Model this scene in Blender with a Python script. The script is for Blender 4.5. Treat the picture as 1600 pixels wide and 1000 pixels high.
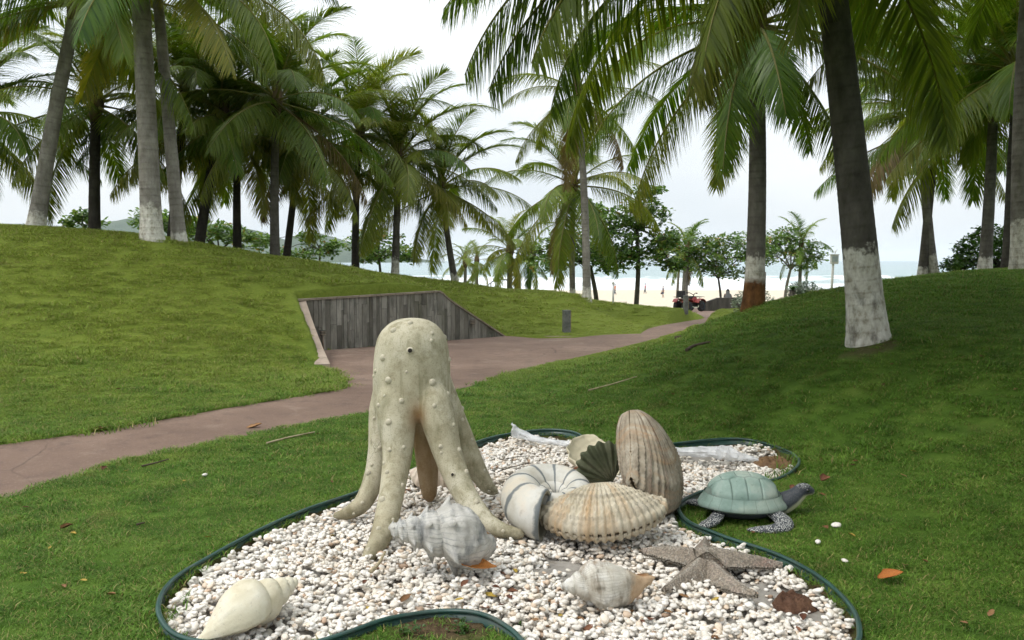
import bpy, bmesh, math, random
import numpy as np
from mathutils import Vector, Matrix

for _o in list(bpy.data.objects):
    bpy.data.objects.remove(_o, do_unlink=True)
SC = bpy.context.scene
COL = SC.collection
R = math.radians
rng = np.random.default_rng(7)

# ------------------------------------------------------------------ camera
F_PX, CX, CY, EYE = 1300.0, 800.0, 500.0, 1.6        # focal length and centre in the photo's pixels
PITCH = math.atan(93.0 / F_PX)
cam_d = bpy.data.cameras.new('camera')
cam_d.sensor_width = 36.0
cam_d.lens = 36.0 * F_PX / 1600.0
cam_d.clip_start = 0.05
cam_d.clip_end = 60000.0
cam = bpy.data.objects.new('camera', cam_d)
COL.objects.link(cam)
cam.location = (0, 0, EYE)
cam.rotation_euler = (math.pi / 2 - PITCH, 0, 0)
SC.camera = cam

# ------------------------------------------------------------------ overcast daylight
SUN_EL, SUN_AZ = R(58), R(-118)         # azimuth from +Y (view direction), negative is to the viewer's left
world = bpy.data.worlds.new('World')
SC.world = world
world.use_nodes = True
wt = world.node_tree
wt.nodes.clear()
w_out = wt.nodes.new('ShaderNodeOutputWorld')
w_bg = wt.nodes.new('ShaderNodeBackground')
w_sky = wt.nodes.new('ShaderNodeTexSky')
w_sky.sky_type = 'NISHITA'
w_sky.sun_disc = False
w_sky.sun_elevation = SUN_EL
w_sky.sun_rotation = SUN_AZ
w_sky.air_density = 1.0
w_sky.dust_density = 4.0
w_tc = wt.nodes.new('ShaderNodeTexCoord')
w_map = wt.nodes.new('ShaderNodeMapping')
w_map.inputs['Scale'].default_value = (1.0, 1.0, 2.6)
w_noise = wt.nodes.new('ShaderNodeTexNoise')
w_noise.inputs['Scale'].default_value = 2.2
w_noise.inputs['Detail'].default_value = 5.0
w_ramp = wt.nodes.new('ShaderNodeValToRGB')           # the closed cloud layer, in the sky's own units
w_ramp.color_ramp.elements[0].position = 0.30
w_ramp.color_ramp.elements[0].color = (5.3, 5.75, 6.15, 1)
w_ramp.color_ramp.elements[1].position = 0.66
w_ramp.color_ramp.elements[1].color = (6.8, 6.95, 7.0, 1)
w_mix = wt.nodes.new('ShaderNodeMixRGB')
w_mix.inputs['Fac'].default_value = 0.86              # how much of the dome the cloud layer covers
wt.links.new(w_tc.outputs['Generated'], w_map.inputs['Vector'])
wt.links.new(w_map.outputs['Vector'], w_noise.inputs['Vector'])
wt.links.new(w_noise.outputs['Fac'], w_ramp.inputs['Fac'])
wt.links.new(w_sky.outputs['Color'], w_mix.inputs['Color1'])
wt.links.new(w_ramp.outputs['Color'], w_mix.inputs['Color2'])
w_sep = wt.nodes.new('ShaderNodeSeparateXYZ')          # a closed overcast sky brightens evenly towards the zenith
w_el = wt.nodes.new('ShaderNodeMath'); w_el.operation = 'MAXIMUM'; w_el.inputs[1].default_value = 0.0
w_gr = wt.nodes.new('ShaderNodeMath'); w_gr.operation = 'MULTIPLY_ADD'; w_gr.inputs[1].default_value = 1.2; w_gr.inputs[2].default_value = 1.0
w_mul = wt.nodes.new('ShaderNodeVectorMath'); w_mul.operation = 'SCALE'
wt.links.new(w_tc.outputs['Generated'], w_sep.inputs[0])
wt.links.new(w_sep.outputs['Z'], w_el.inputs[0])
wt.links.new(w_el.outputs[0], w_gr.inputs[0])
wt.links.new(w_mix.outputs['Color'], w_mul.inputs[0])
wt.links.new(w_gr.outputs[0], w_mul.inputs['Scale'])
wt.links.new(w_mul.outputs[0], w_bg.inputs['Color'])
w_bg.inputs['Strength'].default_value = 0.12
wt.links.new(w_bg.outputs['Background'], w_out.inputs['Surface'])

sun_d = bpy.data.lights.new('sun', 'SUN')
sun_d.energy = 1.2
sun_d.angle = R(14)
sun_d.color = (1.0, 0.965, 0.90)
sun = bpy.data.objects.new('sun', sun_d)
COL.objects.link(sun)
sun.location = (-10, -5, 20)
_d = Vector((math.sin(SUN_AZ) * math.cos(SUN_EL), math.cos(SUN_AZ) * math.cos(SUN_EL), math.sin(SUN_EL)))
sun.rotation_euler = _d.to_track_quat('Z', 'Y').to_euler()

SC.view_settings.view_transform = 'Standard'
SC.view_settings.look = 'None'
SC.view_settings.gamma = 1.0
SC.view_settings.use_curve_mapping = False
SC.view_settings.exposure = 0.28
SC.render.engine = 'CYCLES'
SC.cycles.max_bounces = 6
SC.cycles.use_adaptive_sampling = True
SC.cycles.adaptive_threshold = 0.035
SC.cycles.transparent_max_bounces = 12
SC.cycles.diffuse_bounces = 3
SC.cycles.glossy_bounces = 2
SC.cycles.transmission_bounces = 4
SC.cycles.caustics_reflective = False
SC.cycles.caustics_refractive = False
SC.cycles.use_denoising = True

# ------------------------------------------------------------------ helpers
_cp, _sp = math.cos(PITCH), math.sin(PITCH)

def ray(u, v):
    a, b = (u - CX) / F_PX, -(v - CY) / F_PX
    return np.array([a, _cp + b * _sp, -_sp + b * _cp])

def at(u, v, Y):
    """Point on the sight line of photo pixel (u, v) that lies Y metres in front of the camera."""
    d = ray(u, v)
    return Vector(d * (Y / d[1])) + Vector((0, 0, EYE))

def on_z(u, v, z):
    d = ray(u, v)
    return Vector(d * ((z - EYE) / d[2])) + Vector((0, 0, EYE))

def project(p):
    x, y, z = p[0], p[1], p[2] - EYE
    dep = y * _cp - z * _sp
    return CX + F_PX * x / dep, CY - F_PX * (y * _sp + z * _cp) / dep, dep

def mesh_np(name, V, faces, smooth=True, attrs=None):
    """Mesh from arrays; faces is one (n,k) array or a list of them."""
    me = bpy.data.meshes.new(name)
    V = np.asarray(V, dtype=np.float32).reshape(-1, 3)
    if isinstance(faces, np.ndarray):
        faces = [faces]
    faces = [np.asarray(f, dtype=np.int32) for f in faces if len(f)]
    me.vertices.add(len(V))
    me.vertices.foreach_set('co', V.ravel())
    if faces:
        loops = np.concatenate([f.ravel() for f in faces])
        starts, s = [], 0
        for f in faces:
            starts.append(s + np.arange(len(f)) * f.shape[1])
            s += f.size
        starts = np.concatenate(starts).astype(np.int32)
        me.loops.add(len(loops))
        me.loops.foreach_set('vertex_index', loops)
        me.polygons.add(len(starts))
        me.polygons.foreach_set('loop_start', starts)
        me.polygons.foreach_set('use_smooth', np.full(len(starts), smooth))
    for k, a in (attrs or {}).items():
        at_ = me.attributes.new(k, 'FLOAT', 'POINT')
        at_.data.foreach_set('value', np.asarray(a, dtype=np.float32).ravel())
    me.update(calc_edges=True)
    me.validate()
    return me

def obj(name, me, mat=None, parent=None, loc=None, rot=None, scale=None):
    o = bpy.data.objects.new(name, me)
    COL.objects.link(o)
    if mat is not None and me is not None and not me.materials:
        me.materials.append(mat)
    if parent is not None:
        o.parent = parent
    if loc is not None:
        o.location = loc
    if rot is not None:
        o.rotation_euler = rot
    if scale is not None:
        o.scale = scale if hasattr(scale, '__len__') else (scale,) * 3
    return o

def tag(o, label=None, category=None, group=None, kind=None):
    if label: o['label'] = label
    if category: o['category'] = category
    if group: o['group'] = group
    if kind: o['kind'] = kind
    return o

def thing(name, label, category, loc=(0, 0, 0), rot=(0, 0, 0), group=None):
    o = bpy.data.objects.new(name, None)
    COL.objects.link(o)
    o.location = loc
    o.rotation_euler = rot
    o.empty_display_size = 0.1
    return tag(o, label, category, group)

def grid_faces(nu, nv, wrap_u=False, wrap_v=False):
    """Quads of a (nu, nv) vertex grid, index = i * nv + j."""
    i = np.arange(nu if wrap_u else nu - 1)
    j = np.arange(nv if wrap_v else nv - 1)
    I, J = np.meshgrid(i, j, indexing='ij')
    I2, J2 = (I + 1) % nu, (J + 1) % nv
    return np.stack([I * nv + J, I2 * nv + J, I2 * nv + J2, I * nv + J2], -1).reshape(-1, 4)

def box_arrays(lo, hi):
    x0, y0, z0 = lo
    x1, y1, z1 = hi
    V = [(x0, y0, z0), (x1, y0, z0), (x1, y1, z0), (x0, y1, z0), (x0, y0, z1), (x1, y0, z1), (x1, y1, z1), (x0, y1, z1)]
    Fc = [(0, 3, 2, 1), (4, 5, 6, 7), (0, 1, 5, 4), (1, 2, 6, 5), (2, 3, 7, 6), (3, 0, 4, 7)]
    return np.array(V, float), np.array(Fc)

class Build:
    """Collects boxes, tubes and plates and links them as ONE mesh."""
    def __init__(self):
        self.bm = bmesh.new()
    def add(self, V, Fc):
        vs = [self.bm.verts.new(tuple(map(float, v))) for v in V]
        for f in Fc:
            try:
                self.bm.faces.new([vs[i] for i in f])
            except ValueError:
                pass
        return self
    def box(self, c, s, rot=None, taper=1.0):
        V, Fc = box_arrays((-s[0] / 2, -s[1] / 2, -s[2] / 2), (s[0] / 2, s[1] / 2, s[2] / 2))
        V[4:, :2] *= taper
        M = Matrix.Translation(c) @ (rot.to_4x4() if rot is not None else Matrix())
        return self.add([M @ Vector(v) for v in V], Fc)
    def tube(self, pts, rad, n=8, cap=True):
        P = np.array([tuple(p) for p in pts], float)
        rad = np.broadcast_to(np.asarray(rad, float), (len(P),))
        V, N = tube_rings(P, rad, n)
        Fc = [tuple(f) for f in grid_faces(len(P), n, wrap_v=True)]
        if cap:
            Fc.append(tuple(range(n - 1, -1, -1)))
            Fc.append(tuple((len(P) - 1) * n + k for k in range(n)))
        return self.add(V, Fc)
    def lathe(self, prof, n=16, M=None):
        M = M or Matrix()
        V, Fc = [], []
        for r, z in prof:
            for k in range(n):
                a = 2 * math.pi * k / n
                V.append(M @ Vector((r * math.cos(a), r * math.sin(a), z)))
        for f in grid_faces(len(prof), n, wrap_v=True):
            Fc.append(tuple(f))
        Fc.append(tuple(range(n - 1, -1, -1)))
        Fc.append(tuple((len(prof) - 1) * n + k for k in range(n)))
        return self.add(V, Fc)
    def build(self, name, mat, parent=None, smooth=False, bevel=0.0, loc=None, rot=None):
        if bevel:
            bmesh.ops.bevel(self.bm, geom=[e for e in self.bm.edges if e.calc_face_angle(0) > 0.6], offset=bevel, segments=2, affect='EDGES', profile=0.6)
        bmesh.ops.recalc_face_normals(self.bm, faces=self.bm.faces)
        me = bpy.data.meshes.new(name)
        self.bm.to_mesh(me)
        self.bm.free()
        for p in me.polygons:
            p.use_smooth = smooth
        return obj(name, me, mat, parent, loc, rot)

def tube_rings(P, rad, n):
    P = np.asarray(P, float)
    T = np.gradient(P, axis=0)
    T /= np.linalg.norm(T, axis=1)[:, None] + 1e-9
    up = np.array([0, 0, 1.0]) if abs(T[0][2]) < 0.9 else np.array([0, 1.0, 0])
    V = []
    a = np.arange(n) * 2 * math.pi / n
    A = np.cross(T[0], up); A /= np.linalg.norm(A)
    for i in range(len(P)):
        A = A - T[i] * (A @ T[i]); A /= np.linalg.norm(A) + 1e-9
        B = np.cross(T[i], A)
        V.append(P[i] + rad[i] * (np.cos(a)[:, None] * A + np.sin(a)[:, None] * B))
    return np.concatenate(V), None

def catmull(pts, per=8, closed=False):
    P = np.array([tuple(p) for p in pts], float)
    n = len(P)
    out = []
    segs = n if closed else n - 1
    for i in range(segs):
        if closed:
            p0, p1, p2, p3 = P[(i - 1) % n], P[i], P[(i + 1) % n], P[(i + 2) % n]
        else:
            p0, p1, p2, p3 = P[max(i - 1, 0)], P[i], P[i + 1], P[min(i + 2, n - 1)]
        for k in range(per):
            t = k / per
            out.append(0.5 * ((2 * p1) + (-p0 + p2) * t + (2 * p0 - 5 * p1 + 4 * p2 - p3) * t * t + (-p0 + 3 * p1 - 3 * p2 + p3) * t ** 3))
    if not closed:
        out.append(P[-1])
    return np.array(out)

def sstep(a, b, x):
    t = np.clip((x - a) / (b - a), 0, 1)
    return t * t * (3 - 2 * t)

_perm = np.random.default_rng(3).permutation(256)
_perm = np.concatenate([_perm, _perm])
_gv = np.random.default_rng(4).uniform(-1, 1, 256)

def vnoise(x, y, z=0.0):
    """Smooth value noise in [-1, 1], arrays in, array out."""
    x, y, z = np.broadcast_arrays(np.asarray(x, float), np.asarray(y, float), np.asarray(z, float))
    xi, yi, zi = np.floor(x).astype(int), np.floor(y).astype(int), np.floor(z).astype(int)
    fx, fy, fz = x - xi, y - yi, z - zi
    fx, fy, fz = fx * fx * (3 - 2 * fx), fy * fy * (3 - 2 * fy), fz * fz * (3 - 2 * fz)
    def h(i, j, k):
        return _gv[_perm[(_perm[(_perm[i & 255] + j) & 255] + k) & 255]]
    def lx(j, k):
        return h(xi, yi + j, zi + k) * (1 - fx) + h(xi + 1, yi + j, zi + k) * fx
    a = lx(0, 0) * (1 - fy) + lx(1, 0) * fy
    b = lx(0, 1) * (1 - fy) + lx(1, 1) * fy
    return a * (1 - fz) + b * fz

def fbm(x, y, z=0.0, o=4):
    s, a, f = 0, 0.5, 1.0
    for _ in range(o):
        s = s + a * vnoise(np.asarray(x) * f, np.asarray(y) * f, np.asarray(z) * f)
        a *= 0.5; f *= 2.03
    return s

# ------------------------------------------------------------------ materials
class Mat:
    def __init__(self, name):
        self.m = bpy.data.materials.new(name)
        self.m.use_nodes = True
        self.t = self.m.node_tree
        self.t.nodes.clear()
        self.out = self.t.nodes.new('ShaderNodeOutputMaterial')
    def n(self, typ, ins=None, out=0, **props):
        nd = self.t.nodes.new(typ)
        for k, v in props.items():
            setattr(nd, k, v)
        for k, v in (ins or {}).items():
            self.put(nd.inputs[k], v)
        return nd.outputs[out]
    def put(self, sock, v):
        if isinstance(v, bpy.types.NodeSocket):
            self.t.links.new(v, sock)
        else:
            if hasattr(v, '__len__') and len(v) == 3 and sock.type == 'RGBA':
                v = (*v, 1)
            sock.default_value = v
    def ramp(self, fac, stops, interp='LINEAR'):
        nd = self.t.nodes.new('ShaderNodeValToRGB')
        cr = nd.color_ramp
        cr.interpolation = interp
        while len(cr.elements) < len(stops):
            cr.elements.new(0.5)
        for e, (p, c) in zip(cr.elements, stops):
            e.position = p
            e.color = (*c, 1) if hasattr(c, '__len__') else (c, c, c, 1)
        self.put(nd.inputs['Fac'], fac)
        return nd.outputs['Color']
    def math(self, op, a, b=0.0, clamp=False):
        nd = self.t.nodes.new('ShaderNodeMath')
        nd.operation = op
        nd.use_clamp = clamp
        self.put(nd.inputs[0], a)
        self.put(nd.inputs[1], b)
        return nd.outputs[0]
    def mix(self, fac, a, b, blend='MIX'):
        nd = self.t.nodes.new('ShaderNodeMixRGB')
        nd.blend_type = blend
        self.put(nd.inputs['Fac'], fac)
        self.put(nd.inputs['Color1'], a)
        self.put(nd.inputs['Color2'], b)
        return nd.outputs[0]
    def pos(self):
        return self.n('ShaderNodeNewGeometry')
    def oco(self):
        return self.n('ShaderNodeTexCoord', out=3)
    def attr(self, name, fac=True):
        return self.n('ShaderNodeAttribute', out=2 if fac else 0, attribute_name=name)
    def noise(self, vec, scale, detail=5.0, rough=0.55, dist=0.0, out=0):
        return self.n('ShaderNodeTexNoise', {'Vector': vec, 'Scale': scale, 'Detail': detail, 'Roughness': rough, 'Distortion': dist}, out)
    def scaled(self, vec, s):
        return self.n('ShaderNodeMapping', {'Vector': vec, 'Scale': s})
    def bump(self, h, strength=0.3, dist=0.01, normal=None):
        ins = {'Height': h, 'Strength': strength, 'Distance': dist}
        if normal is not None: ins['Normal'] = normal
        return self.n('ShaderNodeBump', ins)
    def finish(self, color, rough=0.8, normal=None, spec=0.3, **more):
        ins = {'Base Color': color, 'Roughness': rough, 'Specular IOR Level': spec}
        if normal is not None: ins['Normal'] = normal
        ins.update(more)
        b = self.n('ShaderNodeBsdfPrincipled', ins)
        self.t.links.new(b, self.out.inputs['Surface'])
        return self.m

def weathered(name, stops, scale=5.0, rough=0.8, bump=0.3, bscale=60.0, bdist=0.004, spot=None, spot_scale=14.0, spot_amt=0.5, spec=0.25, stretch=None, tint_obj=0.0):
    """Plain weathered surface: a noise-mottled colour, darker spots, fine relief."""
    m = Mat(name)
    co = m.oco()
    if stretch: co = m.scaled(co, stretch)
    c = m.ramp(m.noise(co, scale, 7, 0.6), stops)
    if spot is not None:
        k = m.ramp(m.noise(co, spot_scale, 8, 0.65), [(0.5, 0.0), (0.68, 1.0)])
        c = m.mix(m.math('MULTIPLY', k, spot_amt), c, spot)
    if tint_obj:
        rnd = m.n('ShaderNodeObjectInfo', out=5)
        c = m.n('ShaderNodeHueSaturation', {'Color': c, 'Value': m.math('ADD', m.math('MULTIPLY', rnd, tint_obj), 1.0 - tint_obj / 2)})
    h = m.noise(co, bscale, 4, 0.6)
    return m.finish(c, rough, m.bump(h, bump, bdist), spec)
# ------------------------------------------------------------------ terrain
def zp(Y):
    """Height of the paved path as it runs down towards the beach."""
    return np.interp(Y, [0, 9, 20, 30, 49, 60, 85, 110, 150, 180, 260], [0, 0, -0.22, -0.6, -1.4, -1.9, -3.1, -3.6, -4.05, -4.45, -5.6])

def on_path(u, v):
    z = 0.0
    for _ in range(30):
        p = on_z(u, v, z)
        z = 0.5 * z + 0.5 * float(zp(p.y))
    return on_z(u, v, z)

PATH_PX = [(-260, 872), (-150, 830), (0, 780), (190, 722), (400, 678), (580, 645), (720, 608), (870, 565), (960, 545), (1020, 530), (1055, 519), (1096, 508),
           (1140, 497), (1185, 490), (1175, 481), (1120, 479), (1050, 482), (1042, 485), (1085, 493), (1104, 496.5), (1092, 498.5), (1050, 505.5),
           (1014, 513.5), (1004, 521.5), (950, 523), (900, 528), (840, 529), (790, 525)]
PATH_PX2 = [(470, 550), (511, 573), (532, 584), (550, 598), (549, 607), (430, 627), (300, 649), (160, 675), (0, 697), (-150, 725), (-260, 745)]
path_poly = np.array([tuple(on_path(u, v)) for u, v in PATH_PX + PATH_PX2])[:, :2]
WALL_B = on_path(790, 525)
WALL_A = on_path(470, 550)

EDGE_PX = [(247, 945), (262, 913), (300, 880), (380, 838), (470, 797), (550, 768), (640, 733), (745, 689), (800, 674), (850, 669.5), (895, 674), (922, 687),
           (950, 697), (990, 698), (1040, 692), (1110, 685), (1170, 686), (1220, 697), (1247, 714), (1243, 730), (1212, 745), (1165, 752),
           (1110, 762), (1072, 775), (1060, 790), (1075, 812), (1125, 831), (1200, 858), (1270, 892), (1320, 930), (1342, 972), (1330, 1015),
           (1240, 1060), (1080, 1080), (920, 1060), (835, 1010), (795, 978), (745, 955), (685, 948), (615, 961), (545, 984), (470, 1002), (390, 1008), (330, 1001), (285, 989), (257, 973)]
RIM_Z = 0.042
edge_pts = catmull([tuple(on_z(u, v, RIM_Z)) for u, v in EDGE_PX], per=6, closed=True)
bed_poly = edge_pts[:, :2]

def poly_sd(px, py, poly):
    """Signed distance to a closed polygon, negative inside."""
    px, py = np.asarray(px, float), np.asarray(py, float)
    best = np.full(px.shape, 1e9)
    inside = np.zeros(px.shape, bool)
    n = len(poly)
    for i in range(n):
        ax, ay = poly[i]
        bx, by = poly[(i + 1) % n]
        dx, dy = bx - ax, by - ay
        t = np.clip(((px - ax) * dx + (py - ay) * dy) / (dx * dx + dy * dy + 1e-12), 0, 1)
        best = np.minimum(best, (px - ax - t * dx) ** 2 + (py - ay - t * dy) ** 2)
        c = (ay > py) != (by > py)
        xi = ax + (py - ay) * dx / (dy if abs(dy) > 1e-12 else 1e-12)
        inside ^= c & (px < xi)
    return np.where(inside, -1, 1) * np.sqrt(best)

_ctl = []
def ctl(u, v, Y):
    _ctl.append(tuple(at(u, v, Y)))
def crest(u, v, Y, fall=0.5, fall2=1.3):
    p = at(u, v, Y)
    _ctl.append(tuple(p))
    _ctl.append((p.x * (Y + 5) / Y, Y + 5, p.z - fall))
    _ctl.append((p.x * (Y + 12) / Y, Y + 12, p.z - fall2))
# flat foreground
for x in (-7, -3.5, 0, 2.5, 5):
    for y in (-6, 0, 2.2):
        _ctl.append((x, y, 0.0 + 0.03 * max(0, x - 2)))
for u, v in [(247, 945), (300, 880), (470, 797), (745, 689), (850, 669), (1040, 692), (1170, 686), (1247, 714), (1340, 965), (1212, 745), (830, 1010)]:
    p = on_z(u, v, 0.0)
    _ctl.append(tuple(p))
# along the path edges (right-hand and left-hand)
for u, v in PATH_PX[1:13] + [(1085, 493), (1104, 496.5), (1050, 507), (1008, 523.5), (900, 528), (790, 525)] + PATH_PX2[2:]:
    p = on_path(u, v)
    _ctl.append((p.x, p.y, p.z + 0.025))
# left mound
for u, v, Y in [(0, 353, 17.5), (120, 360, 17.5), (235, 372, 16.5), (350, 388, 18), (430, 402, 19.5), (520, 414, 22), (617, 430, 25), (713, 442, 27), (800, 455, 27), (917, 466, 27), (1000, 480, 29)]:
    crest(u, v, Y)
crest(-250, 340, 17)
for u, v, Y in [(1060, 490, 36), (470, 466, 15.5), (455, 467, 15.4), (680, 452, 18.3), (735, 480, 18.7), (500, 577, 12.9), (480, 520, 14.0), (885, 519, 21.5), (0, 520, 11.5), (200, 520, 12), (-250, 560, 9.5), (1071, 496, 35)]:
    ctl(u, v, Y)
# right mound
for u, v, Y in [(1180, 479, 14), (1260, 463, 14.5), (1330, 450, 14.5), (1450, 433, 15), (1600, 422, 14.5), (1750, 415, 14)]:
    p = at(u, v, Y)
    _ctl.append(tuple(p))
for u, v, Y in [(1362, 547, 7.9), (1250, 530, 9.3), (1450, 500, 9.5), (1600, 480, 9.5), (1590, 640, 6.2), (1500, 780, 4.9), (1650, 900, 4.0), (1400, 800, 4.9), (1250, 640, 7.4), (1100, 600, 8.9), (1447, 431, 27), (1600, 424, 24), (1270, 462, 22)]:
    ctl(u, v, Y)
for u, v, Y in [(960, 551, 14.6), (1000, 538, 16.5), (1030, 528, 18.5), (1060, 518, 20.5), (1090, 509.5, 22.5), (1115, 502, 23.5)]:
    ctl(u, v + 7, Y)
_ctl += [(4.9, 24, -0.25), (3.6, 27, -0.55), (7.5, 34, -0.6), (12, 38, -0.2), (18, 34, 0.7), (20, 16, 1.5), (12, 4, 0.9), (12, -4, 0.6), (-12, 2, 0.4), (-14, 9, 1.2), (-16, 30, 0.9), (-8, 40, -0.6), (2, 42, -1.2), (8, 46, -1.35)]

_C = np.array(_ctl)
def _phi(d2):
    return 0.5 * d2 * np.log(d2 + 1e-9)
_n = len(_C)
_K = _phi(((_C[:, None, :2] - _C[None, :, :2]) ** 2).sum(-1)) + np.eye(_n) * 0.35
_Pm = np.concatenate([np.ones((_n, 1)), _C[:, :2]], 1)
_A = np.block([[_K, _Pm], [_Pm.T, np.zeros((3, 3))]])
_sol = np.linalg.solve(_A, np.concatenate([_C[:, 2], np.zeros(3)]))

def mound(x, y):
    x, y = np.asarray(x, float), np.asarray(y, float)
    xc, yc = np.clip(x, -20, 22), np.clip(y, -6, 46)
    out = np.empty(xc.shape)
    flat_x, flat_y, o = xc.ravel(), yc.ravel(), out.ravel()
    for s in range(0, len(flat_x), 20000):
        X, Y = flat_x[s:s + 20000], flat_y[s:s + 20000]
        d2 = (X[:, None] - _C[None, :, 0]) ** 2 + (Y[:, None] - _C[None, :, 1]) ** 2
        o[s:s + 20000] = _phi(d2) @ _sol[:_n] + _sol[_n] + _sol[_n + 1] * X + _sol[_n + 2] * Y
    z = o.reshape(xc.shape)
    t = sstep(38, 58, y)
    far = zp(y) - 0.02
    z = z * (1 - t) + far * t
    return z + 0.022 * fbm(x * 0.9, y * 0.9, 5.0, 3) * sstep(0, 0.5, np.abs(poly_sd(x, y, path_poly)))

WALL_DIR = (WALL_B - WALL_A); WALL_DIR.z = 0; WALL_LEN = WALL_DIR.length; WALL_DIR.normalize()

def terrain(x, y, carve=True):
    x, y = np.asarray(x, float), np.asarray(y, float)
    M = mound(x, y)
    if not carve:
        return M
    sd = poly_sd(x, y, path_poly)
    M = np.maximum(M, zp(y) + 0.018 - 0.5 * np.maximum(sd - 0.25, 0))      # the turf never drops below the paving beside it
    # behind the retaining wall the lawn keeps its height right up to the stone
    t = sstep(0.0, 0.07, sd)
    z = M * t + (zp(y) - 0.07) * (1 - t)
    b = poly_sd(x, y, bed_poly)
    k = sstep(-0.05, 0.0, b)
    return z * k + (-0.065) * (1 - k)

def ground_z(x, y):
    return float(terrain(np.array([x]), np.array([y]))[0])

def ground_hit(u, v, y0=2.5, y1=140.0):
    """First point where the sight line of pixel (u, v) meets the ground."""
    Y = np.concatenate([np.arange(y0, 30, 0.04), np.arange(30, y1, 0.25)])
    d = ray(u, v)
    X, Z = d[0] / d[1] * Y, EYE + d[2] / d[1] * Y
    g = terrain(X, Y)
    k = np.argmax(Z <= g) if np.any(Z <= g) else len(Y) - 1
    return Vector((X[k], Y[k], g[k]))

# --- materials of the ground
def lawn_color(m, p):
    """Fresh green lawn below, drier olive turf on the left mound; shared by the sod and its blades."""
    sx = m.n('ShaderNodeSeparateXYZ', {'Vector': p})
    sy = m.n('ShaderNodeSeparateXYZ', {'Vector': p}, 1)
    dry_g = m.math('SUBTRACT', m.math('MULTIPLY', sy, 0.11), m.math('MULTIPLY', sx, 0.085))     # towards the far left
    n1 = m.noise(p, 0.55, 5, 0.6)
    n2 = m.noise(p, 3.2, 6, 0.65)
    n3 = m.noise(p, 17.0, 5, 0.7)
    dry = m.math('ADD', m.math('SUBTRACT', dry_g, 0.95), m.math('MULTIPLY', m.math('SUBTRACT', n1, 0.5), 1.5))
    dry = m.math('ADD', dry, m.math('MULTIPLY', m.math('SUBTRACT', n2, 0.5), 1.0), True)
    fresh = m.ramp(n2, [(0.28, (0.044, 0.098, 0.011)), (0.5, (0.082, 0.162, 0.019)), (0.72, (0.135, 0.215, 0.034))])
    olive = m.ramp(n3, [(0.25, (0.130, 0.170, 0.020)), (0.55, (0.190, 0.236, 0.032)), (0.80, (0.262, 0.272, 0.062))])
    c = m.mix(m.math('MULTIPLY', dry, 0.85), fresh, olive)
    worn = m.ramp(m.noise(p, 1.7, 7, 0.7), [(0.60, 0.0), (0.74, 1.0)])
    c = m.mix(m.math('MULTIPLY', worn, 0.5), c, (0.18, 0.145, 0.05))
    clump = m.ramp(m.noise(p, 5.5, 6, 0.7), [(0.60, 0.0), (0.72, 1.0)])
    return m.mix(m.math('MULTIPLY', clump, 0.45), c, (0.028, 0.055, 0.008)), n3

def make_lawn_mat():
    m = Mat('lawn_turf')
    p = m.pos()
    c, n3 = lawn_color(m, p)
    soil = m.attr('soil')
    dirt = m.ramp(m.noise(p, 30, 6, 0.7), [(0.3, (0.045, 0.030, 0.017)), (0.7, (0.15, 0.105, 0.058))])
    sand = m.ramp(m.noise(p, 2.2, 6, 0.6), [(0.3, (0.52, 0.45, 0.34)), (0.7, (0.64, 0.57, 0.45))])
    c = m.mix(0.28, c, (0.03, 0.035, 0.012))
    c = m.mix(soil, c, dirt)
    c = m.mix(m.attr('sand'), c, sand)
    h = m.noise(p, 85, 4, 0.7)
    h2 = m.noise(p, 14, 5, 0.6)
    return m.finish(c, 0.95, m.bump(h, 0.9, 0.012, m.bump(h2, 0.6, 0.03)), 0.1)

def make_path_mat():
    m = Mat('red_brown_paving')
    p = m.pos()
    n1 = m.noise(p, 0.7, 6, 0.6)
    n2 = m.noise(p, 4.5, 7, 0.7)
    n3 = m.noise(p, 160, 3, 0.6)
    c = m.ramp(n1, [(0.3, (0.155, 0.100, 0.072)), (0.55, (0.225, 0.150, 0.110)), (0.75, (0.30, 0.215, 0.160))])
    c = m.mix(m.ramp(n2, [(0.52, 0.0), (0.7, 0.75)]), c, (0.10, 0.070, 0.058))
    c = m.mix(m.ramp(m.noise(p, 1.5, 7, 0.65, 0.6), [(0.57, 0.0), (0.70, 0.45)]), c, (0.36, 0.28, 0.215))
    c = m.mix(m.ramp(n3, [(0.35, 0.5), (0.6, 0.0)]), c, (0.075, 0.055, 0.048))
    c = m.mix(m.ramp(m.noise(p, 38, 5, 0.75), [(0.55, 0.0), (0.70, 0.6)]), c, (0.34, 0.26, 0.21))
    v = m.n('ShaderNodeTexVoronoi', {'Vector': m.mix(0.22, p, m.noise(p, 1.1, 4, 0.6, out=1)), 'Scale': 0.55}, feature='DISTANCE_TO_EDGE')
    crack = m.ramp(v, [(0.0, 1.0), (0.006, 0.0)])
    c = m.mix(m.math('MULTIPLY', m.math('MULTIPLY', crack, 0.7), m.ramp(m.noise(p, 0.5, 3, 0.5), [(0.5, 0.0), (0.62, 1.0)])), c, (0.045, 0.034, 0.03))
    h = m.math('SUBTRACT', n3, m.math('MULTIPLY', crack, 0.8))
    return m.finish(c, 0.85, m.bump(h, 0.5, 0.006), 0.25)

MAT_LAWN, MAT_PATH = make_lawn_mat(), make_path_mat()

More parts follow.
